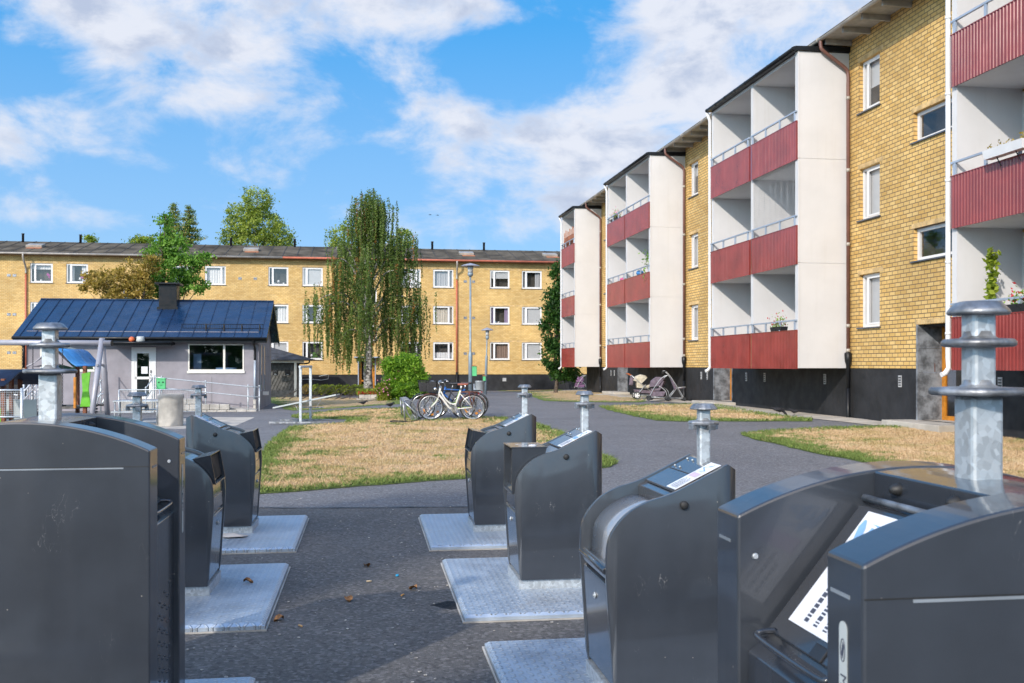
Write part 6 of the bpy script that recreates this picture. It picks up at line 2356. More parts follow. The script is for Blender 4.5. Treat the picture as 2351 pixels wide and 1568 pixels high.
pushchair("cream hooded pram with an orange handle and white spoked wheels against the plinth", 1480, 918.0, TH + R(-8), FABC, FABC, 'pram', .95)
pushchair("plum coloured hooded buggy between the cream pram and the folding stroller", 1512, 922, TH + R(-28), FABP, FABP, 'buggy', .92)
pushchair("slim plum umbrella stroller with two hooked handles, rightmost under the balcony", 1550, 923, TH + R(-12), FABP, FABP, 'stroller', 1.06)
pushchair("purple hooded pushchair far off by the last balconies beside the dark tree", 1331, 896, TH + R(5), mat("fabric_purple", (.20, .10, .20), .85), bpy.data.materials["fabric_purple"], 'buggy', 1.0)
x, y = G(1305, 895)
st_ = empty("garden_chair", (x, y, g(x, y) + .03), TH, "small dark folding chair at the corner by the dark tree", "chair")
mb = MB()
mb.box(-.22, .22, -.2, .2, .40, .44); mb.build("seat", DARKMETAL, st_)
MB().box(-.22, .22, .18, .22, .5, .85).build("backrest", DARKMETAL, st_)
for a, b in ((-.2, -.18), (.2, -.18), (-.2, .2), (.2, .2)):
    MB().tube([(a, b, -.03), (a, b, .40 if b < 0 else .85)], .014, 6).build("leg", DARKMETAL, st_)

# ------------------------------------------------------------------ lamps, bins, rack
def lamp(label, u, Y, vtop, r_head, thick, lean=0):
    x = PX(u, Y); z0 = g(x, Y)
    e = empty("street_lamp", (x, Y, z0), 0, label, "street lamp", "lamp posts on the yard")
    H = EYE - (vtop - V0) / FP * Y - z0
    k = thick
    mb = MB()
    mb.lathe([(.085 * k, -.2), (.085 * k, 2.0), (.06 * k, 2.12), (.045 * k, 2.2), (.038 * k, H - .62)], (0, 0, 0), 14)
    mb.xf(lambda a, b, c: (a + lean * c, b, c))
    mb.build("pole", LAMPPOLE, e)
    t = lean * H
    mb = MB()
    mb.lathe([(.05 * k, H - .66), (.11 * k, H - .60), (.12 * k, H - .48), (.09 * k, H - .46)], (t, 0, 0), 14)
    mb.build("lamp_holder", LAMPPOLE, e)
    mb = MB()
    mb.lathe([(.10 * k, H - .459), (.13 * k, H - .16)], (t, 0, 0), 14)
    mb.build("glass_shade", mat("opal_glass", (.55, .56, .56), .2) if "opal_glass" not in bpy.data.materials else bpy.data.materials["opal_glass"], e)
    mb = MB()
    mb.lathe([(r_head, H - .15), (r_head * .9, H - .11), (r_head * .4, H - .04), (.06, H - .02), (.05, H), (.0, H)], (t, 0, 0), 20, caps=False)
    mb.lathe([(.0, H - .155), (r_head * .98, H - .155)], (t, 0, 0), 20, caps=False)
    mb.build("hood", GREYPOLE, e)
    return e


lamp("tall grey street lamp with a flat round hood by the bicycles", 1080, 48, 604, .46, 1.15)
lamp("short slender street lamp leaning slightly, nearer the brick house", 1114.5, 54, 752, .34, .8, .028)
def letter_box(u, v0_, v1_, Y, w, label):
    x = PX(u, Y); z1 = EYE - (v0_ - V0) / FP * Y; z0 = EYE - (v1_ - V0) / FP * Y
    e = empty("dog_bag_box", (x, Y, z0), 0, label, "dispenser")
    MB().box(-w, w, -.1, .1, 0, z1 - z0 - .05).build("box", MINT, e, .01)
    MB().add([(-w - .02, -.13, z1 - z0 - .049), (w + .02, -.13, z1 - z0 - .06), (w + .02, .12, z1 - z0 - .06), (-w - .02, .12, z1 - z0 - .049), (-w - .02, -.13, z1 - z0), (w + .02, -.13, z1 - z0 - .045), (w + .02, .12, z1 - z0 - .045), (-w - .02, .12, z1 - z0)],
             [(0, 3, 2, 1), (4, 5, 6, 7), (0, 1, 5, 4), (1, 2, 6, 5), (2, 3, 7, 6), (3, 0, 4, 7)]).build("lid", TERRA, e)


letter_box(1089.5, 838, 863, 48, .11, "mint green box with a rusty lid fixed to the tall street lamp")
letter_box(1112, 861, 874, 53.9, .075, "small mint green box on the short street lamp")
Y = 49.5; x = PX(1101, Y)
e = empty("litter_bin", (x, Y, g(x, Y)), 0, "round galvanised litter bin beside the tall street lamp", "litter bin")
MB().lathe([(.20, .12), (.215, .70), (.225, .71), (.225, .74), (.2, .74), (.195, .2)], (0, 0, 0), 20, caps=False).build("drum", GALV, e)
MB().tube([(-.27, 0, -.1), (-.27, 0, .6)], .025, 8).box(-.27, -.2, -.02, .02, .3, .36).build("post", RAILM, e)
# concrete ring bin
x, y = G(392, 978)
e = empty("concrete_bin", (x, y, g(x, y)), 0, "tall round concrete litter bin with streaks on the yard by the ramp", "litter bin")
MB().lathe([(.345, -.1), (.35, .02), (.355, .78), (.375, .84), (.375, .93), (.36, .945), (.30, .945), (.29, .4), (.0, .4)], (0, 0, 0), 36, caps=False).build("shell", CONC, e)
sheet([G(470, 958), G(585, 958), G(540, 978), G(410, 985), G(300, 985), G(330, 965)], "paving_slab", CONCL, .012, .6, "pale slab paving beside the concrete bin", "paving", 0)

# carpet beating rack
x, y = G(690, 972)
e = empty("carpet_rack", (x, y, g(x, y)), 0, "galvanised carpet beating rack with two posts and a tilted white board", "carpet rack")
x2, y2 = G(713, 966); b = Vector((x2 - x, y2 - y, 0))
for q in (Vector((0, 0, 0)), b):
    MB().box(q.x - .035, q.x + .035, q.y - .035, q.y + .035, 0, 1.62).build("post", GALV, e)
    MB().box(q.x - .9, q.x + .95, q.y - .05, q.y + .05, .0, .05).build("skid", GALVD, e)
mb = MB(); d = b.normalized()
mb.tube([-d * .12 + Vector((0, 0, 1.63)), b + d * .12 + Vector((0, 0, 1.63))], .035, 10)
mb.build("top_bar", GALV, e)
mb = MB()
c = b / 2 + Vector((.03, 0, .62))
mb.obox(c, (.92, .0, .19), (.0, .35, 0), (-.006, 0, .02))
mb.build("board", LABELP, e, .005)
for s_ in (-.3, .5):
    mb = MB(); mb.tube([c + Vector((s_, -.3, .19 * s_)), c + Vector((s_ * .3, -.2, -.5))], .008, 6); mb.build("chain", GALVD, e)
MB().box(c.x - .2, c.x + .5, c.y - .03, c.y + .03, .42, .45).build("brace", GALVD, e)

# ------------------------------------------------------------------ playground
Yp = 26.5
def lp(u, v, Y=Yp): return P(u, v, Y)
# swing
e = empty("swing_frame", (0, 0, 0), 0, "grey steel swing frame with a long top bar and slanted legs", "swing")
mb = MB()
a, b = lp(-60, 786, 26.2), lp(256, 787.5, 26.4)
mb.tube([a, b], .075, 14)
mb.build("top_bar", GREYPOLE, e)
MB().tube([b, b + Vector((.02, 0, 0))], .078, 14).build("end_cap", RUBBER, e)
tp = lp(234, 778, 26.4)
for u, v, Y in ((203, 962, 25.4), (250, 957, 27.4)):
    f = P(u, v, Y); f.z = g(f.x, f.y) - .1
    MB().tube([tp + Vector((0, 0, 0)), f], .072, 14).build("leg", GREYPOLE, e)
MB().tube([lp(222, 838, 26.0), lp(240, 838, 26.8)], .035, 8).build("cross_bar", GREYPOLE, e)
for u in (51, 119):
    t = lp(u, 787, 26.3)
    mb = MB()
    mb.lathe([(.085, -.03), (.085, .03)], t, 12, (1, 0, 0))
    mb.build("bracket", GALVD, e)
    for du in (0, 1):
        mb = MB()
        n_ = 34
        for k in range(n_):
            q = t + Vector((.28 * du + .0 * k, 0, -.1 - (1.55 / n_) * k))
            mb.tube([q + Vector((.016 * math.cos(w) * (k % 2), .016 * math.cos(w) * ((k + 1) % 2), .03 * math.sin(w))) for w in np.linspace(0, 2 * math.pi, 7)[:-1]], .006, 4, True)
        mb.build("chain", DARKMETAL, e)
    q = t + Vector((.14, 0, -1.68))
    MB().box(q.x - .2, q.x + .2, q.y - .1, q.y + .1, q.z, q.z + .04).build("seat", RUBBER, e, .01)
# play tower with curved blue roof
Yt = 30.0
e = empty("play_tower", (0, 0, 0), 0, "playground tower on brown posts with a curved blue roof and lime panel", "play tower")
gz = g(PX(140, Yt), Yt) - .05
for u, v0_, Y in ((113.5, 838, 30.2), (178, 838, 30.2), (116, 843, 28.9), (195, 840, 28.9)):
    x = PX(u, Y)
    MB().box(x - .05, x + .05, Y - .05, Y + .05, gz, EYE - (v0_ - V0) / FP * Y).build("post", POSTBROWN, e, .008)
mb = MB()
rp_ = [PX(102, 29.5), PX(158, 29.5), PX(207, 29.5)]
zr0_, zr1_ = EYE - (842 - V0) / FP * 29.5, EYE - (803 - V0) / FP * 29.5
for s_, (xa, xb) in enumerate(((rp_[1], rp_[0] - .1), (rp_[1], rp_[2]))):
    c = crv([(xa, zr1_ + .0), ((xa + xb) / 2 * .55 + xa * .45, zr1_ - .09), ((xa * .3 + xb * .7), zr0_ + .12), (xb, zr0_)], 5)
    n_ = len(c)
    vs_ = [(p.x, yy, p.y + dz) for dz in (0, .03) for yy in (28.6, 30.5) for p in c]
    fs_ = [(i, i + 1, n_ + i + 1, n_ + i) for i in range(n_ - 1)] + [(2 * n_ + i, 3 * n_ + i, 3 * n_ + i + 1, 2 * n_ + i + 1) for i in range(n_ - 1)]
    fs_ += [(i, 2 * n_ + i, 2 * n_ + i + 1, i + 1) for i in range(n_ - 1)] + [(n_ + i, n_ + i + 1, 3 * n_ + i + 1, 3 * n_ + i) for i in range(n_ - 1)] + [(n_ - 1, 3 * n_ - 1, 4 * n_ - 1, 2 * n_ - 1)]
    MB().add(vs_, fs_, True).build("roof_panel", SKYBLUE if s_ else GREYPOLE, e)
MB().add([(rp_[0] - .05, 28.58, zr0_ - .02), (rp_[2] - .1, 28.58, zr0_ - .02), (rp_[1], 28.58, zr1_ - .02), (rp_[0] - .05, 28.62, zr0_ - .02), (rp_[2] - .1, 28.62, zr0_ - .02), (rp_[1], 28.62, zr1_ - .02), (rp_[1], 28.58, zr0_ + .12), (rp_[1], 28.62, zr0_ + .12)],
         [(0, 6, 2), (6, 1, 2), (3, 5, 7), (7, 5, 4), (0, 2, 5, 3), (2, 1, 4, 5), (0, 3, 7, 6), (6, 7, 4, 1)]).build("gable_panel", KIOSK, e)
zf_ = EYE - (935 - V0) / FP * 29.5
MB().box(PX(113, 29.5), PX(195, 29.5), 28.85, 30.25, zf_ - .02, zf_ + .05).build("platform", WOODGREY, e)
xl = PX(187, 28.8)
MB().add([(xl - .02, 28.75, zf_ + .05), (xl + .28, 28.75, zf_ + .05), (xl + .22, 28.75, zf_ + .55), (xl + .27, 28.75, zf_ + 1.05), (xl + .02, 28.75, zf_ + 1.0), (xl + .05, 28.75, zf_ + .5)] + [(xl - .02, 28.79, zf_ + .05), (xl + .28, 28.79, zf_ + .05), (xl + .22, 28.79, zf_ + .55), (xl + .27, 28.79, zf_ + 1.05), (xl + .02, 28.79, zf_ + 1.0), (xl + .05, 28.79, zf_ + .5)],
         [(0, 1, 2, 3, 4, 5), (11, 10, 9, 8, 7, 6)] + [(i, (i + 1) % 6, 6 + (i + 1) % 6, 6 + i) for i in range(6)]).build("lime_panel", LIME, e)
MB().box(PX(169, 28.8), PX(174, 28.8), 28.78, 28.86, zf_, zf_ + .9).build("yellow_board", ORANGE, e)
# stair with white rails down to the left
mb = MB()
ft, fb_ = Vector((PX(112, 29), 29.0, zf_)), Vector((PX(58, 28.2), 28.2, gz + .1))
for k in range(6):
    q = ft.lerp(fb_, (k + .5) / 6)
    mb.box(q.x - .12, q.x + .12, q.y - .35, q.y + .35, q.z, q.z + .04)
mb.beam(ft, fb_, .05, .18)
mb.build("stair", WOODGREY, e)
for yo in (-.4, .4):
    mb = MB()
    o_ = Vector((0, yo, 0))
    for dz in (.95, .72, .12):
        mb.tube(crv([ft + o_ + Vector((.05, 0, dz + .02)), ft + o_ + Vector((-.12, 0, dz)), fb_ + o_ + Vector((.1, 0, dz)), fb_ + o_ + Vector((-.15, 0, dz - .03))], 4), .022, 8)
    for k in range(9):
        q = ft.lerp(fb_, k / 8) + o_
        mb.tube([q + Vector((0, 0, .1)), q + Vector((0, 0, .94))], .018, 6)
    mb.build("stair_rail", WHITEP, e)
# little playhouse at the left edge
Yh = 24.0
e = empty("playhouse", (0, 0, 0), 0, "low playhouse with a navy curved roof on brown posts by the mesh fence", "playhouse")
gz = g(PX(20, Yh), Yh) - .05
xr, xl_ = PX(48, Yh), PX(-90, Yh)
z1_, z0_ = EYE - (853 - V0) / FP * Yh, EYE - (886 - V0) / FP * Yh
c = crv([(23.9 + .55, z1_ + .02), (23.6 + .4, z1_ - .02), (23.3 + .2, z0_ + .12), (23.2, z0_)], 5)
n_ = len(c)
vs_ = [(xx, p.x, p.y + dz) for dz in (0, .035) for xx in (xl_, xr) for p in c]
fs_ = [(i, i + 1, n_ + i + 1, n_ + i) for i in range(n_ - 1)] + [(2 * n_ + i, 3 * n_ + i, 3 * n_ + i + 1, 2 * n_ + i + 1) for i in range(n_ - 1)] + [(i, 2 * n_ + i, 2 * n_ + i + 1, i + 1) for i in range(n_ - 1)] + [(n_ + i, n_ + i + 1, 3 * n_ + i + 1, 3 * n_ + i) for i in range(n_ - 1)] + [(n_ - 1, 2 * n_ - 1, 4 * n_ - 1, 3 * n_ - 1)]
MB().add(vs_, fs_, True).build("roof", mat("navy_panel", (.018, .028, .06), .5), e)
vs_ = [(xx, 2 * 24.45 - p.x, p.y + dz) for dz in (0, .035) for xx in (xl_, xr) for p in c]
MB().add(vs_, fs_, True).build("roof", bpy.data.materials["navy_panel"], e)
for u, Y in ((8, 23.5), (26, 25.2), (46, 25.4), (-40, 23.5)):
    x = PX(u, Y)
    MB().box(x - .045, x + .045, Y - .045, Y + .045, gz, z0_ + .18).build("post", POSTBROWN, e, .006)
MB().box(xl_, PX(12, 25), 25.0, 25.04, gz + .1, gz + .75).build("side_panel", LIME, e)
MB().box(PX(28, 25), xr - .1, 25.0, 25.04, gz + .1, gz + .45).build("side_panel", LIME, e)
MB().box(PX(14, 25.2), xr - .2, 25.2, 25.24, gz + .45, gz + .95).build("wall_panel", LABELP, e)
# mesh fence before it
Yf = 22.6
e = empty("mesh_fence", (0, 0, 0), 0, "low galvanised mesh fence panel in front of the playhouse", "fence")
gz = g(PX(20, Yf), Yf)
xa, xb = PX(-60, Yf), PX(50, Yf)
zt_, zb_ = EYE - (896 - V0) / FP * Yf, EYE - (957 - V0) / FP * Yf
for q in (zt_, zb_):
    MB().tube([(xa, Yf, q), (xb, Yf, q)], .024, 8).build("rail", GALV, e)
for u in (50, -20):
    MB().tube([(PX(u, Yf), Yf, gz - .2), (PX(u, Yf), Yf, zt_ + .05)], .034, 8).build("post", GALV, e)
mb = MB()
t = xa
while t < xb:
    mb.tube([(t, Yf - .01, zb_), (t, Yf - .01, zt_)], .0035, 4, caps=False); t += .05
z = zb_
while z < zt_:
    mb.tube([(xa, Yf - .015, z), (xb, Yf - .015, z)], .003, 4, caps=False); z += .05
mb.build("wire_mesh", GALV, e)
# steel table and railing by the concrete bin
x, y = G(318, 975)
e = empty("yard_table", (x, y, g(x, y)), TH, "galvanised steel table standing in front of the glass door", "table")
MB().box(-.65, .65, -.4, .4, .70, .74).build("tabletop", GALV, e)
for a, b in ((-.6, -.35), (.6, -.35), (-.6, .35), (.6, .35)):
    MB().tube([(a, b, 0), (a, b, .70)], .024, 8).build("leg", GALV, e)
for s_ in (-.75, .75):
    MB().box(-.6, .6, s_ - .12, s_ + .12, .40, .44).build("bench", GALV, e)
x, y = G(300, 962)
e = empty("mesh_railing", (x, y + 3, g(x, y + 3)), TH, "wire mesh railing in front of the entrance platform", "railing")
mb = MB(); mb.tube([(-1.5, 0, .9), (1.3, 0, .9)], .02, 8); mb.tube([(-1.5, 0, .1), (1.3, 0, .1)], .02, 8)
for t in (-1.5, -.1, 1.3): mb.tube([(t, 0, -.2), (t, 0, .9)], .024, 8)
mb.build("frame", GALV, e)
mb = MB()
for k in range(46): mb.tube([(-1.5 + .061 * k, 0, .1), (-1.5 + .061 * k, 0, .9)], .003, 4, caps=False)
for k in range(13): mb.tube([(-1.5, 0, .1 + .062 * k), (1.3, 0, .1 + .062 * k)], .003, 4, caps=False)
mb.build("wire_mesh", GALV, e)
# spring rocker behind the container
x, y = G(215, 962)
e = empty("spring_toy", (x, y, g(x, y)), 0, "low playground spring toy with a grey hoop handle between swing and container", "spring toy")
MB().tube([(.12 * math.cos(a) * 1, .12 * math.sin(a), .05 + .03 * a / 2) for a in np.linspace(0, 25, 60)], .02, 6).build("spring", DARKMETAL, e)
MB().box(-.4, .4, -.15, .15, .44, .50).build("seat", BLACKP, e, .02)
MB().tube(crv([(.2, -.2, .5), (.3, -.25, .8), (.5, 0, .85), (.3, .25, .8), (.2, .2, .5)], 4), .022, 8).build("handle", GALV, e)

# ------------------------------------------------------------------ crows
FEATHER = mat("feather_black", (.014, .014, .018), .75, var=.2, vs=20)
def crow(label, u, v, rz, peck, sc=1.0):
    x, y = G(u, v)
    e = empty("crow", (x, y, g(x, y) + .03), rz, label, "bird")
    e.scale = (sc,) * 3
    mb = MB()
    tl = -.12 if not peck else -.25
    spine = [(-.30, .20 + (.05 if peck else -.02), .012), (-.20, .21 + (.03 if peck else -.01), .03), (-.10, .20, .065), (.0, .19, .082), (.09, .20 - (.03 if peck else -.03), .066), (.14, .19 - (.07 if peck else -.07), .042), (.18, .16 - (.09 if peck else -.12), .044), (.215, .135 - (.09 if peck else -.13), .030), (.24, .11 - (.10 if peck else -.135), .014), (.275, .075 - (.10 if peck else -.165), .004)]
    c = crv([(p[0], 0, p[1]) for p in spine], 3)
    rr2 = np.interp(np.linspace(0, 9, len(c)), range(10), [p[2] for p in spine])
    mb.tube(c, list(rr2), 10)
    mb.build("body", FEATHER, e)
    for s_ in (-1, 1):
        mb = MB()
        mb.ball((-.06, s_ * .06, .20), .10, (1.5, .32, .55), 8)
        mb.build("wing", FEATHER, e)
        mb = MB()
        mb.tube([(.0, s_ * .03, .13), (-.01, s_ * .035, .06), (.01, s_ * .035, .0)], .007, 5); mb.tube([(.01, s_ * .035, .005), (.06, s_ * .035, .0)], .005, 4)
        mb.build("leg", RUBBER, e)
    return e


crow("black crow pecking with lowered head near the plinth, the left of two", 1790, 956, R(-15), True, .80)
crow("black crow facing left beside the pecking crow near the plinth", 1823, 957, R(172), False, .62)
crow("grey necked jackdaw standing upright on the bare soil before the planter", 834, 934, R(20), False, .72)
crow("black jackdaw on the lawn side of the narrow path", 896, 940, R(35), False, .72)

# ------------------------------------------------------------------ things on the balconies
def rbw(b_, a_, z): return (8.934 - b_ * CT - a_ * ST, 26.37 - b_ * ST + a_ * CT, z)


def flower_box(label, a_, z, w, colr, trail, seed, boxm=DARKMETAL, b_=1.56, green=True):
    e = empty("flower_box", rbw(b_, a_, z), TH, label, "flower box")
    MB().add([(-.09, -w, 0), (.07, -w, 0), (.07, w, 0), (-.09, w, 0), (-.12, -w - .02, .16), (.09, -w - .02, .16), (.09, w + .02, .16), (-.12, w + .02, .16)], [(0, 3, 2, 1), (0, 1, 5, 4), (1, 2, 6, 5), (2, 3, 7, 6), (3, 0, 4, 7), (4, 5, 6, 7)]).build("box", boxm, e)
    r = np.random.default_rng(seed)
    n_ = int(w * 500)
    if green:
        C = np.stack([r.normal(0, .07, n_), r.uniform(-w, w, n_), .16 + np.abs(r.normal(0, .13, n_))], 1)
        leaf_cloud("leaves", C, .03, L_BUSH, e, seed)
        C = np.stack([r.normal(0, .08, n_ // 3), r.uniform(-w, w, n_ // 3), .2 + np.abs(r.normal(0, .14, n_ // 3))], 1)
        leaf_cloud("flowers", C, .032, colr, e, seed + 1)
    else:
        C = np.stack([r.normal(0, .05, 60), r.uniform(-w, w, 60), .16 + np.abs(r.normal(0, .06, 60))], 1)
        leaf_cloud("leaves", C, .03, L_RUST, e, seed)
    for t in (-w * .5, w * .5):
        MB().beam((-.02, t, -.005), (.07, t, -.16), .014, .014).build("bracket", DARKMETAL, e)


FLP = mat("flower_pink", (.65, .12, .30), .5)
FLY = mat("flower_yellow", (.70, .45, .05), .5)
flower_box("white flower box with withered stalks hung outside a red balcony on the right", -8.7, 5.27 + .05, .52, FLP, False, 71, WHITEP, 1.62, False)
flower_box("red and yellow flowers in a small box on the lowest balcony of the middle stack", 1.3, 2.50, .34, FLOWR, False, 72, DARKMETAL, 1.38)
flower_box("red geraniums on the lowest balcony at the right picture border", -8.9, 2.52, .4, FLOWR, False, 73, DARKMETAL, 1.40)
flower_box("mixed flowers on the topmost balcony of the third stack", 18.6, 8.02, .5, FLP, False, 74, DARKMETAL, 1.35)
def balcony_plant(label, a_, z, h, w, m, seed):
    e = empty("potted_plant", rbw(1.15, a_, z), 0, label, "plant")
    MB().lathe([(.13, 0), (.17, .3), (.18, .3), (.18, .33)], (0, 0, 0), 12).build("pot", TERRA, e)
    r = np.random.default_rng(seed)
    n_ = 420
    zz = r.uniform(.3, h, n_)
    C = np.stack([r.normal(0, w, n_), r.normal(0, w, n_), zz], 1)
    leaf_cloud("leaves", C, .06, m, e, seed)
    MB().tube([(0, 0, .3), (.03, 0, h * .6), (0, .02, h)], .012, 5).build("stem", TRUNKD, e)


balcony_plant("tall bushy green plant on the middle balcony of the third stack", 13.75, 4.45, 1.75, .17, L_MAPLE, 81)
balcony_plant("thin climbing plant with a few leaves on a low balcony at the right", -7.6, 1.7, 2.1, .05, L_YEL, 82)
e = empty("balcony_shelf", rbw(.62, 3.22 + .3, 4.44), TH, "cream shelf with pots on the middle balcony of the second stack", "shelf")
for z in (.05, .5, .95, 1.35):
    MB().box(-.02, .62, -.02, .25, z, z + .03).build("shelf_board", CREAM, e)
for xx in (-.03, .61): MB().box(xx, xx + .03, -.02, .25, 0, 1.38).build("side_board", CREAM, e)
MB().box(-.02, .62, .251, .26, 0, 1.38).build("back_board", CREAM, e)
for k, (xx, z, m_, r_) in enumerate(((.1, 1.381, FLY, .08), (.42, 1.381, TERRA, .08), (.12, .981, FLOWR, .06), (.3, .981, LABELP, .07), (.48, .981, INKB, .07), (.3, .531, TERRA, .09))):
    mb = MB(); mb.lathe([(r_ * .8, 0), (r_, r_ * 1.7), (r_ * .7, r_ * 1.8)], n=12)
    tag(mb.build("pot", m_, loc=rbw(.62 - xx * .98, 3.52 + .12, 4.44 + z)), ["yellow pot on top of the cream balcony shelf", "terracotta pot on top of the cream balcony shelf", "red pot on the upper board of the balcony shelf", "grey pot on the upper board of the balcony shelf", "blue pot on the upper board of the balcony shelf", "terracotta pot on the middle board of the balcony shelf"][k], "pot")
# bird net on the neighbour's balcony
mb = MB()
n0, n1, z0, z1 = .18, 3.0, 5.56, 6.98
for k in range(48):
    t = n0 + (n1 - n0) * k / 47
    mb.tube([rbw(1.40, t, z0), rbw(1.40, t + .05 * math.sin(k), (z0 + z1) / 2), rbw(1.40, t, z1)], .0022, 3, caps=False)
for k in range(26):
    z = z0 + (z1 - z0) * k / 25
    mb.tube([rbw(1.40, n0, z), rbw(1.40, (n0 + n1) / 2, z - .05), rbw(1.40, n1, z)], .0022, 3, caps=False)
tag(mb.build("bird_net", mat("net_grey", (.42, .44, .46), .7)), "thin grey bird net across the middle balcony of the second stack", "net")
# wicker screen on the far top balcony
e = empty("wicker_screen", rbw(1.38, 26.75, 8.04), TH, "brown stick screen above the top railing of the farthest balcony", "screen")
for k in range(9):
    MB().tube([(0, .33 * k, 0), (.02, .33 * k + .03, .85 + .18 * ((k * 37) % 5) / 5)], .022, 5).build("stick", TERRA, e)
mb = MB()
for k in range(60): mb.tube([(.03, .046 * k, 0), (.03, .046 * k, .60)], .016, 4, caps=False)
mb.build("mat", BROWNPIPE, e)
mb = MB(); mb.ball((0, 0, .12), .16, (1, 1.3, .8), 8)
tag(mb.build("bundle", SKYBLUE, loc=rbw(1.3, 15.0, 5.28)), "turquoise bundle behind the railing of the third stack's middle balcony", "bundle")
mb = MB(); mb.ball((0, 0, .12), .14, (1, 1.6, .6), 8)
tag(mb.build("bundle", FLP, loc=rbw(1.3, 17.6, 5.24)), "pink bundle behind the railing of the third stack, left cell", "bundle")

# ------------------------------------------------------------------ litter on the asphalt
r = np.random.default_rng(77)
mb = MB()
rd = random.Random(5)
for k in range(300):
    y = rd.uniform(3.5, 12.2); x = rd.uniform(-2.2, 1.9) if rd.random() < .55 else rd.choice((-1.75, -.35)) + rd.gauss(0, .25) - (y - 6) * .15
    a = rd.uniform(0, 6.28); s_ = rd.uniform(.002, .006)
    z = g(x, y) + .010
    mb.obox((x, y, z + s_ * .3), (s_ * math.cos(a) * 1.5, s_ * math.sin(a) * 1.5, 0), (-s_ * math.sin(a), s_ * math.cos(a), 0), (0, 0, s_ * .35))
tag(mb.build("grit", mat("grit_pale", (.48, .45, .40), .9, var=.3, vs=40)), "pale grit and crumbs scattered over the dark asphalt", "litter", kind="stuff")
LEAFB = mat("dry_leaf", (.36, .17, .06), .8, var=.3, vs=40)
for k, (u, v, lab) in enumerate([(570, 1388 - 50, "small curled brown leaf on the plate left of the walkway"), (842, 1303, "crumpled brown leaf lying in the middle of the walkway"), (948, 1355, "brown leaf shred on the asphalt near the right plates"), (640, 1427, "brown leaf at the corner of the left plate"), (800, 1382, "pale brown leaf on the sunlit asphalt")]):
    Y = 1.55 * FP / (v - V0) if k == 0 else G(u, v)[1]
    x = PX(u, Y); z = .052 if k == 0 else g(x, Y) + .007
    vs_ = []
    for i in range(5):
        for j in range(3):
            q = (i / 4 - .5, j / 2 - .5)
            wdt = .028 * (1 - (2 * q[0]) ** 2) + .002
            vs_.append((q[0] * .07, q[1] * wdt * 2, .004 + .018 * (q[1] * 2) ** 2 + .012 * math.sin(i * 1.3)))
    fs_ = [(i * 3 + j, i * 3 + j + 1, i * 3 + j + 4, i * 3 + j + 3) for i in range(4) for j in range(2)]
    tag(MB().add(vs_, fs_, True).build("fallen_leaf", LEAFB, loc=(x, Y, z), rot=(0, 0, k * 1.3)), lab, "leaf", "fallen leaves between the containers")
for k, (u, v, c, lab) in enumerate([(1012 - 100 + 0, 1325, (.02, .35, .62), "tiny bright blue bottle cap on the asphalt"), (1565 - 640, 1308 + 62, (.72, .36, .10), "orange cigarette end by the right plates"), (690, 1441, (.70, .40, .16), "orange cigarette end at the corner of the left plate"), (1147 - 300, 1338, (.70, .55, .35), "pale cigarette end in the middle of the walkway")]):
    x, y = G(u, v)
    mb = MB()
    if k == 0: mb.lathe([(.013, 0), (.012, .012), (.008, .014)], n=14)
    else: mb.tube([(-.02, 0, .006), (.018, .004, .006)], .0055, 7)
    tag(mb.build("bottle_cap" if k == 0 else "cigarette_end", mat("litter_paint_%d" % k, c, .5), loc=(x, y, g(x, y) + .0075), rot=(0, 0, k * 1.1)), lab, "litter")
mb = MB()
x, y = PX(522, 9.0), 9.03
vs_ = [(0, 0, 0), (.16, .02, .0), (.14, -.10, .012), (.02, -.13, .01), (-.10, -.07, .0), (-.08, .02, .02), (.05, -.05, .035)]
mb.add(vs_, [(0, 1, 6), (1, 2, 6), (2, 3, 6), (3, 4, 6), (4, 5, 6), (5, 0, 6)])
tag(mb.build("torn_paper", mat("paper", (.55, .49, .43), .9), loc=(x + .02, y, .054)), "crumpled torn paper at the foot of a left waste container", "paper")
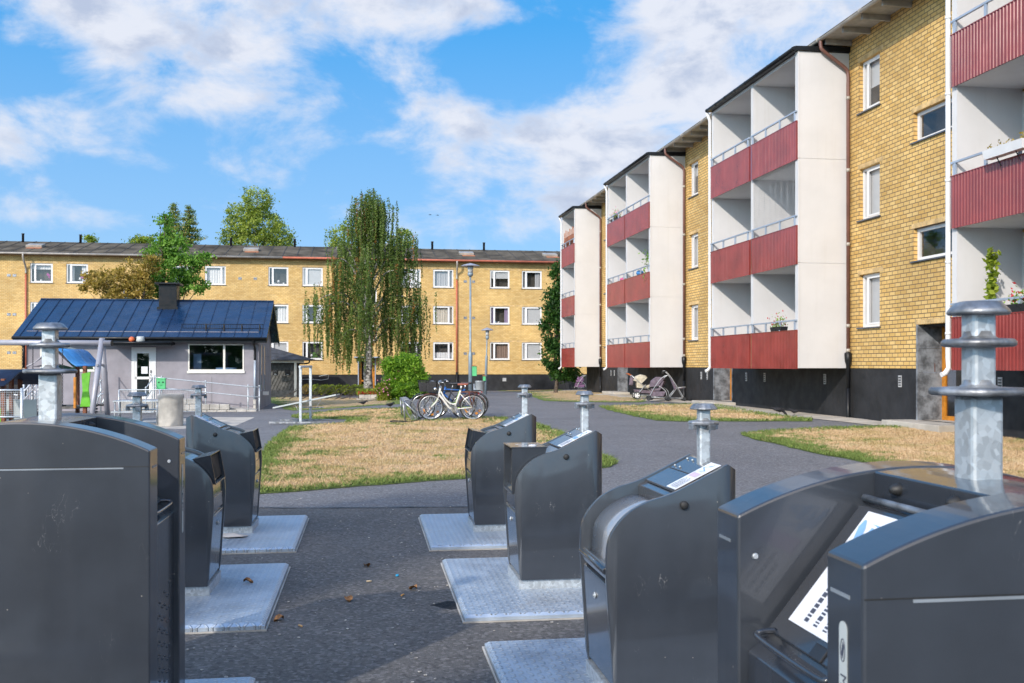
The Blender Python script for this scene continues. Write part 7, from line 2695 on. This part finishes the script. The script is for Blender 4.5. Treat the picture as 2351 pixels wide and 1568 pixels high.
# two specks of birds far up in the sky
for k, (u, v) in enumerate(((987, 493), (1004, 494))):
    mb = MB()
    mb.tube([(-.25, 0, 0), (.25, 0, 0)], [.02, .07], 5)
    mb.add([(0, 0, 0), (.12, 0, 0), (-.05, .5, .12), (-.05, -.5, .12)], [(0, 1, 2), (0, 3, 1)])
    p = P(u, v, 180)
    tag(mb.build("flying_bird", FEATHER, loc=p), ["left of two tiny dark birds flying high in the blue sky", "right of two tiny dark birds flying high in the blue sky"][k], "bird")

# unseen tree added behind the viewer, its crown shaped to shade the left-hand containers
def shade_tree():
    x, y = -12.1, -8.4
    e = empty("tree", (x, y, -.1), 0, "tall dense unseen tree added behind the viewer to shade the left containers", "tree")
    B = [((0, 0, 9.2), (1.7, 1.8, 2.3)), ((-.9, .3, 8.0), (1.4, 1.5, 1.6)), ((.3, -.2, 10.6), (1.2, 1.2, 1.5)), ((-.3, .2, 9.4), (1.0, 1.0, 1.4))]
    C, T = crown_points(B, 60, 91, .45, .15)
    leaf_cloud("crown", C, .10, L_MAPLE, e, 91, tint=T)
    limb_mesh("trunk", (0, 0, 0), (0, 0, 10), .2, [c for c, r_ in B], TRUNKD, e, 91)


shade_tree()
e = empty("tree", (-7.8, -9.0, -.1), 0, "slim columnar unseen tree added behind the viewer to shade the near asphalt", "tree")  # added out of view to darken the asphalt and plates in front
C, T = crown_points([((0, 0, 3.6), (.40, .40, 2.0)), ((0, 0, 6.6), (.36, .36, 2.0))], 90, 92, .28, .1)
leaf_cloud("crown", C, .09, L_MAPLE, e, 92, tint=T)
limb_mesh("trunk", (0, 0, 0), (0, 0, 7.5), .10, [], TRUNKD, e, 92, .05)

# the wood that closes the view behind the viewer (seen only mirrored in panes and paint)
r = np.random.default_rng(12)
n_ = 9000
C = np.stack([r.uniform(-110, 110, n_), -75 + r.normal(0, 3, n_), np.abs(r.normal(0, 1, n_))], 1)
C[:, 2] = r.random(n_) * (9 + 2.5 * np.sin(C[:, 0] * .21) + 1.5 * np.sin(C[:, 0] * .53 + 1))
o_ = leaf_cloud("treeline", C, .95, L_IVY, None, 13)
tag(o_, "far green treeline closing the yard behind the viewer", "treeline", kind="stuff")
